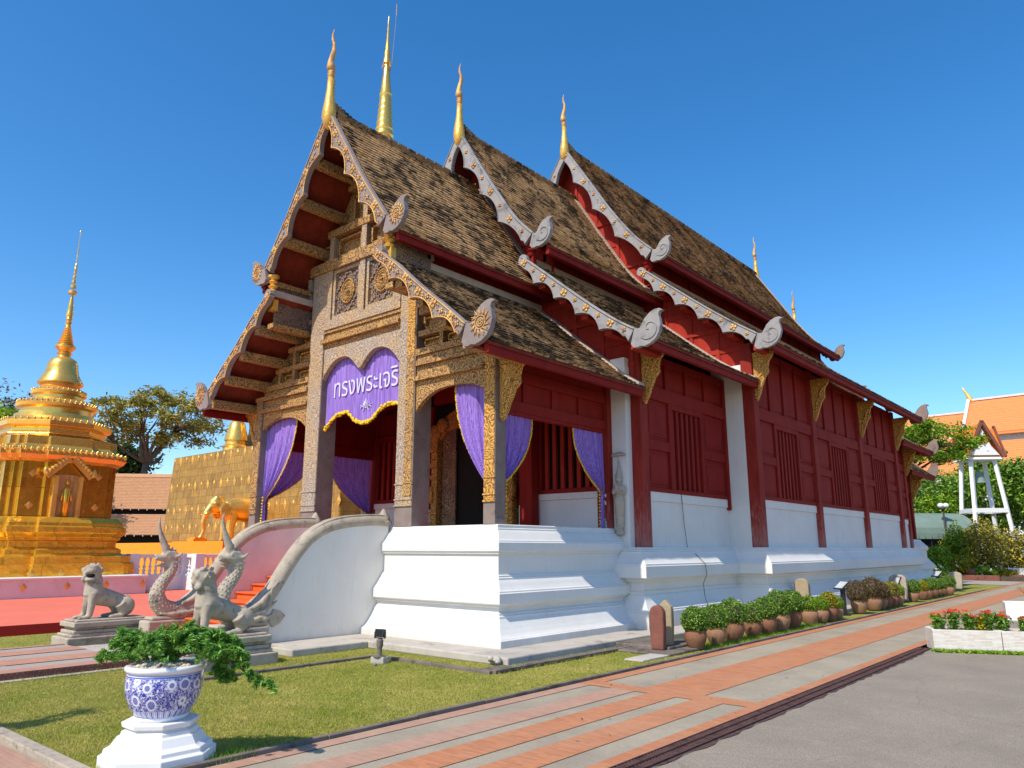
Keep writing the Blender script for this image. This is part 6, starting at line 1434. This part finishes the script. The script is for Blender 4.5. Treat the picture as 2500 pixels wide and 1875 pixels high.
def elephant(x):
    """front half of a gilded elephant emerging from the wall"""
    y0 = KY + .1; mb = MB()
    def p(a, b, c): return (x + a, y0 - b, 2.02 + c)
    mb.tube([p(0, -.2, 1.62), p(0, .8, 1.62), p(0, 1.5, 1.58), p(0, 1.75, 1.62)], [.66, .64, .56, .45], 18)
    for s_ in (1, -1): mb.tube([p(s_ * .3, 1.35, 1.3), p(s_ * .3, 1.42, .7), p(s_ * .3, 1.42, .1), p(s_ * .3, 1.45, 0)], [.28, .21, .19, .22], 12)
    mb.ball(p(0, 2.08, 1.80), (.36, .46, .46), 14, 9); mb.ball(p(.14, 2.12, 2.12), (.16, .22, .16)); mb.ball(p(-.14, 2.12, 2.12), (.16, .22, .16))
    mb.tube([p(0, 2.35, 1.7), p(0, 2.62, 1.35), p(0, 2.72, .95), p(0, 2.66, .55), p(0, 2.78, .22), p(0, 2.9, .12)], [.24, .17, .13, .11, .10, .08], 12)
    for s_ in (1, -1):
        mb.tube([p(s_ * .16, 2.4, 1.42), p(s_ * .22, 2.72, 1.30), p(s_ * .2, 3.1, 1.36)], [.06, .05, .02], 8)
        mb.ball(p(s_ * .42, 1.80, 1.52), (.06, .34, .44), 12, 8, rot=Matrix.Rotation(s_ * R(-14), 3, 'Z')); mb.ball(p(s_ * .31, 2.3, 1.88), (.04, .06, .05))
    return mb.build('elephant', 'gold', chedi, remesh=.045, smooth_iter=3)
elephant(-28.3)
mb = MB()
for x in (-28.3,): mb.box(x - .3, x + .3, KY - 3.2, KY - 2.5, 2.0, 2.14); mb.box(x - .24, x + .24, KY - 3.1, KY - 2.6, 2.14, 2.2)
mb.box(-30, -25, KY - 3.3, KY - .5, 1.0, 2.005); mb.build('elephant_ledge', 'orange_cloth', chedi)
sc_ = empty('corner_stupa', (-34.8, 14.6, 7.1), 0, 'small gilded bell stupa on the corner of the great chedi base, beside the porch eave', 'stupa')
mb = MB(); mb.lathe([(1.0, 0), (.95, .3), (.75, .35), (.75, .6), (.82, .66), (.7, .8), (.62, .85), (.62, 1.0), (.72, 1.08), (.66, 1.4), (.54, 1.8), (.46, 2.15), (.3, 2.3), (.28, 2.45), (.34, 2.5), (.25, 2.6), (.2, 3.2), (.1, 4.2), (.12, 4.3), (.05, 4.5), (.04, 5.6), (.0, 6.6)], (-34.8, 14.6, 7.1), 24); mb.build('bell', 'gold', sc_, auto=True)
# ================================================================= BROWN-ROOFED PAVILION behind
pav = empty('tile_roofed_pavilion', (-57, 17, 0), 0, 'old hall with two tiers of tan tiled roof between stupa and great chedi', 'building')
def rot_xy(cx, cy, ux, uy): return lambda a, b, z: (cx + ux * a - uy * b, cy + uy * a + ux * b, z)
T = rot_xy(-57.2, 16.4, .66, .75)
mb = MB()
for (za, zb, b0, b1) in ((7.55, 4.75, 0, -2.6), (4.3, 2.7, -2.9, -4.9)):
    n = 22 if za > 7 else 13
    for k in range(n):
        t0, t1 = k / n, (k + 1) / n; y0_, y1_ = b0 + (b1 - b0) * t0, b0 + (b1 - b0) * t1; z0_, z1_ = za + (zb - za) * t0, za + (zb - za) * t1
        mb.add([T(-7, y0_, z0_), T(7, y0_, z0_), T(7, y1_ - .05, z1_ + .05), T(-7, y1_ - .05, z1_ + .05), T(-7, y1_ - .05, z1_ - .03), T(7, y1_ - .05, z1_ - .03)], [(0, 1, 2, 3), (3, 2, 5, 4)])
mb.build('roof', 'browntile', pav)
mb = MB(); mb.loft([[T(-7, -.2, 7.45), T(7, -.2, 7.45), T(7, .2, 7.75), T(-7, .2, 7.75)], [T(-7, 5, 4), T(7, 5, 4), T(7, 5.4, 4.2), T(-7, 5.4, 4.2)]]); mb.build('rear_slope', 'browntile', pav)
mb = MB(); mb.loft([[T(-6.8, -2.2, z), T(6.8, -2.2, z), T(6.8, 4, z), T(-6.8, 4, z)] for z in (4.2, 5.0)]); mb.loft([[T(-6.8, -4.0, z), T(6.8, -4.0, z), T(6.8, 4, z), T(-6.8, 4, z)] for z in (0, 2.9)]); mb.build('timber_walls', 'dark', pav)
mb = MB(); [mb.ball(T(-6.8 + k * .62, y, z), .05, 5, 4) for k in range(23) for y, z in ((-2.62, 4.66), (-4.92, 2.60))]; mb.build('eave_ends', 'white', pav)
# ================================================================= TREES
def tree(name, base, h_tr, limbs, crown, mat, n, size, label, cat='tree', group=None, seed=1, tr=.25, clumps=60, lean=(0, 0), cr=.9, fork=8, twig=True):
    """tapered trunk, limbs to leaf clumps spread through an uneven crown; crown=(cx,cy,cz,rx,ry,rz) relative"""
    root = empty(name, base, 0, label, cat, group); rng = np.random.default_rng(seed); cx, cy, cz, rx, ry, rz = crown
    u = rng.normal(size=(clumps, 3)); u /= np.linalg.norm(u, axis=1)[:, None]; rad = rng.uniform(.35, 1.0, (clumps, 1)) ** .6
    cc = np.array([cx, cy, cz]) + u * rad * np.array([rx, ry, rz]); cc[:, 2] = np.maximum(cc[:, 2], cz - rz * .75)
    mb = MB(); top = np.array([lean[0], lean[1], h_tr]); tp = smooth_curve([(0, 0, 0), (lean[0] * .3, lean[1] * .3, h_tr * .5), tuple(top)], 8); mb.tube([tuple(p) for p in tp], list(np.linspace(tr, tr * .62, 8)), 10)
    forks = []
    for k in range(fork):
        tgt = cc[rng.integers(len(cc))] * .55 + top * .45 + rng.normal(0, .15 * rx / 3, 3); mid = (top + tgt) / 2 + rng.normal(0, .12 * rx / 3, 3) - np.array([0, 0, .04 * rx]); c = smooth_curve([tuple(top), tuple(mid), tuple(tgt)], 7); mb.tube([tuple(p) for p in c], list(np.linspace(tr * .5, tr * .2, 7)), 7); forks.append(tgt)
    forks = np.array(forks)
    if twig:
        for c in cc[:70]:
            f = forks[np.argmin(np.linalg.norm(forks - c, axis=1))]; m = (f + c) / 2 + rng.normal(0, .1, 3); mb.tube([tuple(f), tuple(m), tuple(c)], [tr * .18, tr * .1, tr * .04], 5)
    mb.build('trunk', 'bark', root, smooth=True, world=False)
    per = n // clumps; P = []
    for c in cc:
        q = rng.normal(size=(per, 3)) * np.array([1, 1, .6]) * cr * rng.uniform(.6, 1.25); P.append(c + q * .5)
    leaves('crown', np.concatenate(P), size, mat, root, seed=seed, world=False, up=.5); return root
tree('flowering_tree', (-59.0, 19.2, 0), 9.0, 0, (.3, 1.2, 13.0, 4.0, 6.2, 2.7), 'leaf_olive', 8600, .25, 'open-crowned tree with yellowing leaves and bare limbs behind the great chedi', seed=4, tr=.42, clumps=150, lean=(.2, .4), cr=.72, fork=12)
tree('dark_tree', (-71, 20.5, 0), 5, 0, (0, 0, 9.2, 3.2, 4.6, 3.0), 'leaf_dark', 16000, .34, 'dense dark tree behind the open-crowned one', seed=6, tr=.35, clumps=70, cr=1.5, twig=False)
tree('dark_tree', (-74, 14.0, 0), 5, 0, (0, 0, 8.0, 3.2, 4.6, 3.4), 'leaf_dark', 12000, .36, 'dark tree behind the gilded stupa and pavilion roof', seed=16, tr=.35, clumps=60, cr=1.6, twig=False)
tree('broad_tree', (-55, 8.0, 0), 6, 0, (0, -.5, 9.6, 3.0, 3.6, 2.6), 'leaf_bright', 12000, .28, 'yellow-green tree at the left edge behind the gilded stupa', seed=7, tr=.3, clumps=70, cr=1.2)
tree('bare_tree', (-58, 5.0, 0), 7, 0, (0, 1.5, 12.2, 3.0, 5.5, 1.6), 'leaf_brown', 3000, .2, 'nearly leafless treetop at the far left above the green tree', seed=8, tr=.2, clumps=60, cr=.9)
GT = 'trees and hedges beyond the far end of the hall'
tree('spreading_tree', (-3.4, 35.5, 0), 5.5, 0, (2.9, -1.2, 7.0, 2.4, 2.4, 1.1), 'leaf_bright', 9000, .13, 'tree with flat leafy tiers reaching out behind the rear eaves', group=GT, seed=9, tr=.22, clumps=46, lean=(.6, -.2), cr=.55, fork=9)
tree('leafy_tree', (-4.6, 49, 0), 2.5, 0, (.8, 0, 4.2, 2.6, 2.6, 2.6), 'leaf_green', 14000, .20, 'dark leafy tree filling the gap left of the bell tower', group=GT, seed=10, tr=.2, clumps=70, cr=1.1, twig=False)
tree('bamboo_clump', (-2.9, 47, 0), 1.8, 0, (0, 0, 3.6, 1.2, 1.2, 1.6), 'leaf_bright', 9000, .16, 'feathery bright green bamboo clump above the green awning', group=GT, seed=11, tr=.08, clumps=60, cr=.7, twig=False)
tree('ivy_covered_tree', (-1.4, 53, 0), 4, 0, (0, 0, 5.0, 2.1, 2.0, 3.2), 'leaf_bright', 14000, .2, 'ivy-clad tree seen through the legs of the bell tower', group=GT, seed=12, tr=.25, clumps=80, cr=1.0, twig=False)
tree('leafy_tree', (2.4, 51, 0), 4, 0, (0, 0, 4.8, 2.7, 2.6, 2.8), 'leaf_green', 16000, .2, 'large leafy tree right of the bell tower at the photo edge', group=GT, seed=13, tr=.25, clumps=80, cr=1.1)
tree('leafy_tree', (4.8, 48, 0), 4, 0, (0, 0, 4.6, 2.4, 2.4, 2.6), 'leaf_bright', 10000, .2, 'bright tree cut by the right edge behind the flowers', group=GT, seed=14, tr=.2, clumps=60, cr=1.1)
# far dense belt behind everything on the right so the horizon is closed
def shrub(name, x, y, r, h, mat, n, size, label, seed, flowers=None, nf=0, group='flowering shrubs in the bed beyond the lawn', zc=.5):
    root = empty(name, (x, y, 0), 0, label, 'bush', group); mb = MB(); rng = np.random.default_rng(seed)
    for k in range(14): a = rng.uniform(0, 6.28); mb.tube([(0, 0, 0), (r * .4 * math.cos(a), r * .4 * math.sin(a), h * .5), (r * .8 * math.cos(a), r * .8 * math.sin(a), h * rng.uniform(.6, .95))], [.03, .02, .008], 5)
    mb.build('stems', 'bark', root, world=False)
    P = crown_points((0, 0, h * zc), (r, r, h * .52), n, seed, .16, .35, -.95, 2.0); P[:, 2] = np.maximum(P[:, 2], .02); leaves('foliage', P, size, mat, root, seed=seed, world=False, up=.3)
    if flowers:
        F = crown_points((0, 0, h * zc), (r * 1.04, r * 1.04, h * .55), nf, seed + 1, .14, .93, -.6, 2.0); Q = np.repeat(F, 7, 0) + rng.normal(0, .045, (len(F) * 7, 3)); leaves('flowers', Q, .085, flowers, root, seed=seed, world=False, aspect=1.1)
    return root
shrub('flower_bush', .15, 41.0, 1.35, 3.1, 'leaf_olive', 9000, .10, 'tall loose bush with yellow flowers below the bell tower', 1, 'petal_yellow', 90)
shrub('flower_bush', -1.0, 40.6, .95, 2.9, 'leaf_bright', 6000, .10, 'yellow-flowered bush beside the lamp post', 2, 'petal_yellow', 45)
shrub('flower_bush', 1.75, 42.3, 1.1, 2.6, 'leaf_olive', 6000, .10, 'yellow-flowered bush right of the tall loose one', 3, 'petal_yellow', 60)
shrub('flower_bush', 3.4, 43.5, 1.2, 2.3, 'leaf_green', 5000, .10, 'green bush with few yellow flowers at the photo edge', 4, 'petal_yellow', 20)
shrub('hedge', -3.0, 37.8, .9, 1.7, 'leaf_bright', 5500, .09, 'bright green hedge beside the rear base of the hall', 5)
shrub('hedge', -1.9, 38.9, .9, 1.75, 'leaf_bright', 5500, .09, 'bright green hedge bush in the middle of the bed', 6)
shrub('hedge', -.9, 39.4, .75, 1.2, 'leaf_yellow', 4500, .09, 'golden yellow low bush in the bed', 7, 'petal_white', 16)
shrub('hedge', -1.5, 38.3, .6, .75, 'leaf_green', 3000, .07, 'low green ground plants with white flowers along the brick edging', 8, 'petal_white', 22)
shrub('hedge', .3, 39.5, .6, .7, 'leaf_bright', 3000, .07, 'low green plants with white flowers below the tall yellow bush', 9, 'petal_white', 18)
shrub('hedge', 1.2, 40.2, .6, .6, 'leaf_yellow', 2500, .07, 'low yellow plants beside the white trough', 10, 'petal_white', 12)
apron('bed_edging', [(-4.5, 1.2, 38.0, 38.25, 0, .28), (1.2, 7.5, 39.6, 39.85, 0, .28)], 'sema_red', .02)
mb = MB(); mb.box(-4.5, 8, 38.25, 46, 0, .2); o = mb.build('flower_bed', 'soil'); o['kind'] = 'structure'
sheet('path', -2.0, 6.0, 33.0, 38.0, .004, 'slatepaving')
mb = MB(); mb.box(1.3, 3.6, 40.3, 40.9, .2, .62); o = mb.build('stone_trough', 'whitestone', bevel=.02); tag(o, 'long white planting trough at the right end of the flower bed', 'trough')
mb = MB(); mb.lathe([(.12, 0), (.2, .15), (.22, .3), (.16, .36), (.2, .4)], (-.2, 38.7, .2), 14); o = mb.build('clay_jar', 'terracotta'); tag(o, 'small brown clay jar on the bed behind the brick edging', 'jar')
# ---------------------------------------------------------------- lamp post, awning
lp = empty('lamp_post', (-1.75, 41.7, 0), 0, 'dark garden lamp post with clear round heads near the yellow bush', 'lamp post')
mb = MB(); mb.tube([(-1.75, 41.7, 0), (-1.75, 41.7, 3.9)], [.07, .05], 10); mb.lathe([(.10, 3.9), (.14, 3.95), (.06, 4.0)], (-1.75, 41.7, 0), 10); mb.build('post', 'metaldark', lp, smooth=True)
mb = MB(); [mb.ball((-1.75 + .17 * math.cos(a), 41.7 + .17 * math.sin(a), 4.16), (.17, .17, .15), 10, 7) for a in (0, 2.1, 4.2)]; split_build(mb, 'globe', 'white', lp, smooth=True)
aw = empty('awning', (-3.2, 44, 0), 0, 'dark green barrel awning on posts behind the rear corner of the hall', 'awning')
A = rot_xy(-3.6, 42.6, .72, .69); mb = MB(); arc = [(2.0 * math.cos(t), 2.55 + 1.25 * math.sin(t)) for t in np.linspace(0, math.pi, 13)]
for k in range(12): mb.add([A(-3, -arc[k][0], arc[k][1]), A(2.6, -arc[k][0], arc[k][1]), A(2.6, -arc[k + 1][0], arc[k + 1][1]), A(-3, -arc[k + 1][0], arc[k + 1][1])], [(0, 1, 2, 3)])
for e in (-3, 2.6): mb.add([A(e, -a, b) for a, b in arc], [tuple(range(13))])
for k in range(14): mb.add([A(-3 + .4 * k, -2.0, 2.55), A(-2.6 + .4 * k, -2.0, 2.55), A(-2.62 + .4 * k, -2.03, 2.22), A(-2.98 + .4 * k, -2.03, 2.22)], [(0, 1, 2, 3)])
mb.build('canopy', 'awning', aw)
mb = MB(); [mb.tube([A(a, b, 0), A(a, b, 2.6)], .04, 6) for a in (-3, -.2, 2.6) for b in (-1.9, 1.9)]; mb.loft([[A(-3, .9, z), A(2.6, .9, z), A(2.6, 1.0, z), A(-3, 1.0, z)] for z in (0, 2.3)]); split_build(mb, 'post', 'black', aw)
mb = MB(); [mb.loft([[A(-2.7 + k * .85, -1.2, z), A(-2.3 + k * .85, -1.2, z), A(-2.3 + k * .85, -.9, z), A(-2.7 + k * .85, -.9, z)] for z in (0.2, 1.9)]) for k in range(7)]; split_build(mb, 'brick_pier', 'sema_red', aw)
# ================================================================= BELL TOWER
bt = empty('bell_tower', (-.1, 44.6, 0), 0, 'white open-legged bell tower with small orange gabled roof', 'bell tower')
B = rot_xy(-.1, 44.6, .82, .57)
mb = MB(); mb.loft([[B(-1.08, -.95, 6.95), B(1.08, -.95, 6.95), B(1.08, .95, 6.95), B(-1.08, .95, 6.95)], [B(-1.04, -.9, 7.1), B(1.04, -.9, 7.1), B(1.04, .9, 7.1), B(-1.04, .9, 7.1)], [B(-.85, -.8, 7.22), B(.85, -.8, 7.22), B(.85, .8, 7.22), B(-.85, .8, 7.22)]]); mb.build('bell_stage', 'white', bt, bevel=.015)
mb = MB()
for a in (1, -1):
    for b in (1, -1): mb.beam(B(a * 1.22, b * 1.1, 0), B(a * .68, b * .6, 7.0), .20, .20)
split_build(mb, 'leg', 'whitestone', bt)
mb = MB()
for z, f in ((3.9, .55),):
    q = 1.22 - .54 * z / 7; q2 = 1.1 - .5 * z / 7
    mb.beam(B(-q, -q2, z), B(q, -q2, z), .26, .26); mb.beam(B(-q, q2, z), B(q, q2, z), .26, .26); mb.beam(B(-q, -q2, z), B(-q, q2, z), .26, .26); mb.beam(B(q, -q2, z), B(q, q2, z), .26, .26)
split_build(mb, 'cross_beam', 'whitestone', bt)
mb = MB(); mb.lathe([(.0, .75), (.12, .72), (.2, .6), (.24, .35), (.3, .1), (.36, 0), (.33, .0), (.2, .5)], (-.1, 44.6, 5.6), 18); mb.tube([(-.1, 44.6, 6.3), (-.1, 44.6, 7.0)], .03, 6); mb.build('bell', 'awning', bt, auto=True)
mb = MB()
def gable_roof(mb, along, half, ln, z0, z1):
    f = (lambda a, b, z: B(a, b, z)) if along == 'b' else (lambda a, b, z: B(b, a, z))
    for s_ in (1, -1): mb.loft([[f(s_ * half, -ln, z0), f(s_ * half, ln, z0), f(s_ * (half + .0), ln, z0 - .08), f(s_ * half, -ln, z0 - .08)], [f(0, -ln, z1), f(0, ln, z1), f(0, ln, z1 - .1), f(0, -ln, z1 - .1)]])
gable_roof(mb, 'b', .98, 1.05, 7.15, 9.15); gable_roof(mb, 'a', .9, 1.18, 7.15, 8.95); rr = mb.build('roof', 'orangetile_dark', bt)
mb = MB()
for s_ in (1, -1): mb.beam(B(s_ * 1.02, -1.10, 7.1), B(0, -1.10, 9.3), .09, .18); mb.beam(B(1.21, s_ * .95, 7.1), B(1.21, 0, 9.1), .10, .16)
mb.build('bargeboard', 'sema_red', rr)
mb = MB(); mb.prism([(-.85, 7.2), (.85, 7.2), (.42, 7.75), (0, 8.85), (-.42, 7.75)], lambda a, b: B(a, -.98, b), lambda a, b: B(a, -.9, b)); mb.prism([(-.7, 7.2), (.7, 7.2), (0, 8.6)], lambda a, b: B(1.1, a, b), lambda a, b: B(1.0, a, b)); mb.build('pediment', 'whitestone', bt)
mb = MB(); mb.prism([(.26 * math.cos(t), 8.12 + .26 * math.sin(t)) for t in np.linspace(0, 6.28, 17)[:-1]], lambda a, b: B(a, -1.02, b), lambda a, b: B(a, -.97, b)); wd_ = mb.build('wheel_emblem', 'orangetile', bt)
mb = MB(); [mb.beam(B(0, -1.03, 8.12), B(.2 * math.cos(t), -1.03, 8.12 + .2 * math.sin(t)), .04, .03) for t in np.linspace(0, 6.28, 9)[:-1]]; mb.build('wheel_spokes', 'petal_yellow', wd_)
# ================================================================= GREAT VIHARN with orange roofs
gv = empty('orange_roofed_viharn', (0, 84, 0), 0, 'large hall with smooth orange tiled roofs in the right background', 'building')
V_ = rot_xy(-5.8, 81.5, .9987, -.05)
mb = MB()
def rslope(a0, a1, b0, z0, b1, z1): mb.loft([[V_(a0, b0, z0), V_(a1, b0, z0), V_(a1, b0, z0 - .3), V_(a0, b0, z0 - .3)], [V_(a0, b1, z1), V_(a1, b1, z1), V_(a1, b1, z1 - .3), V_(a0, b1, z1 - .3)]])
rslope(0, 40, 0, 16.9, -4.5, 12.9); rslope(0, 40, 0, 16.9, 4.5, 12.9); rslope(-4, 40, -4.2, 12.0, -8.0, 8.6); rslope(-26, 0.0, 0, 15.7, -4.2, 12.2); rslope(-26, 0, 0, 15.7, 4.2, 12.2); rslope(-26, 0, -4.0, 12.3, -8.0, 8.9)
mb.build('roof', 'orangetile', gv)
mb = MB(); mb.loft([[V_(-24, -6.5, z), V_(40, -6.5, z), V_(40, 6.5, z), V_(-24, 6.5, z)] for z in (0, 9.3)]); mb.loft([[V_(-24, -3.6, z), V_(40, -3.6, z), V_(40, 3.6, z), V_(-24, 3.6, z)] for z in (9, 12.8)]); mb.build('walls', 'whitestone', gv)
mb = MB(); mb.beam(V_(0, 0, 17.0), V_(0, -4.6, 12.9), .3, .4); mb.beam(V_(0, 0, 17.02), V_(40, 0, 17.02), .3, .2); mb.beam(V_(-26, 0, 15.8), V_(0, 0, 15.8), .3, .18); mb.build('roof_ridge', 'pinkpaint_bounce', gv)
mb = MB(); mb.tube([V_(.2, 0, 16.7), V_(.1, 0, 17.2), V_(-.1, 0, 17.7), V_(-.35, 0, 18.2), V_(-.5, 0, 18.6)], [.4, .28, .16, .09, .03], 8, .6); mb.build('chofa', 'gilt', gv, smooth=True)
mb = MB(); [mb.loft([[V_(a, -8.0, z), V_(a + .5, -8.0, z), V_(a + .5, -7.6, z), V_(a, -7.6, z)] for z in (0, 8.7)]) for a in range(-22, 40, 4)]; split_build(mb, 'pillar', 'whitestone', gv)
# person partly cut by the right edge
pr_ = empty('person', (2.62, 38.6, .0), R(100), 'person in white shirt and dark purple cap at the right edge by the flower bed', 'person')
mb = MB(); mb.tube([(0, 0, .86), (0, 0, 1.0), (0, 0, 1.2), (0, 0, 1.36), (0, 0, 1.44), (0, .01, 1.50)], [.15, .14, .16, .17, .08, .055], 12, 1.1)
for s_ in (1, -1):
    mb.tube([(s_ * .08, 0, .9), (s_ * .09, .02, .48), (s_ * .09, 0, .08)], [.095, .065, .045], 10); mb.ball((s_ * .09, .06, .045), (.045, .12, .045))
    mb.tube([(s_ * .17, 0, 1.38), (s_ * .22, .02, 1.12), (s_ * .19, .14, .92)], [.055, .042, .032], 8); mb.ball((s_ * .18, .2, .88), (.03, .05, .05))
    for f_ in range(5): mb.tube([(s_ * .18 + (f_ - 2) * .012, .22, .87), (s_ * .18 + (f_ - 2) * .014, .27, .84 - .006 * f_)], .009, 5)
mb.ball((0, .02, 1.60), (.078, .095, .115), 14, 9); mb.ball((0, .115, 1.58), (.015, .025, .025))
for s_ in (1, -1): mb.ball((s_ * .08, .02, 1.59), (.012, .025, .035))
M['skin'] = plain('skin', (0.42, 0.24, 0.15), 0.5, 0.05); mb.build('body', 'skin', pr_, remesh=.016, world=False)
mb = MB(); mb.tube([(0, 0, .90), (0, 0, 1.0), (0, 0, 1.2), (0, 0, 1.37), (0, 0, 1.44)], [.17, .16, .18, .185, .085], 14, 1.1)
for s_ in (1, -1): mb.tube([(s_ * .17, 0, 1.39), (s_ * .225, .02, 1.15)], [.07, .06], 8)
mb.build('shirt', 'white', pr_, smooth=True, world=False)
mb = MB(); mb.tube([(0, 0, .84), (0, 0, .95)], [.165, .165], 12, 1.1)
for s_ in (1, -1): mb.tube([(s_ * .08, 0, .92), (s_ * .09, .02, .48), (s_ * .09, 0, .12)], [.11, .085, .065], 10)
M['navy'] = plain('dark_blue_cloth', (0.03, 0.045, 0.11), 0.8); mb.build('trousers', 'navy', pr_, smooth=True, world=False)
mb = MB(); mb.ball((0, .01, 1.66), (.092, .105, .075), 14, 7); mb.ball((0, .11, 1.65), (.07, .07, .012), 12, 5); M['capcloth'] = plain('purple_cap', (0.06, 0.03, 0.14), 0.8); mb.build('cap', 'capcloth', pr_, smooth=True, world=False)
# made-up plant, out of view, added to cast the shadow on the lawn corner
root = empty('added_cypress', (-.42, -7.75, 0), 0, 'made-up slim cypress added outside the frame to cast the forked shadow on the lawn corner', 'shrub')
mb = MB(); mb.tube([(0, 0, 0), (0, 0, 1.9)], [.035, .012], 8); mb.tube([(0, 0, 1.5), (-.2, .05, 1.95), (-.22, .06, 2.25)], [.03, .02, .006], 6); mb.tube([(0, 0, 1.6), (-.02, .02, 2.0), (-.3, .0, 2.4)], [.03, .03, .006], 6); mb.ball((0, 0, 1.1), (.14, .14, .55), 10, 8); mb.build('stem', 'bark', root, world=False)
leaves('foliage', crown_points((0, 0, 1.15), (.2, .2, .75), 4000, 3, .1, .6, -.95), .035, 'leaf_green', root, world=False)
leaves('top_sprigs', np.concatenate([np.array([-.2, .05, 2.1]) + np.random.default_rng(1).normal(size=(300, 3)) * [.05, .05, .16], np.array([-.2, .02, 2.25]) + np.random.default_rng(2).normal(size=(300, 3)) * [.12, .04, .06]]), .03, 'leaf_green', root, world=False)
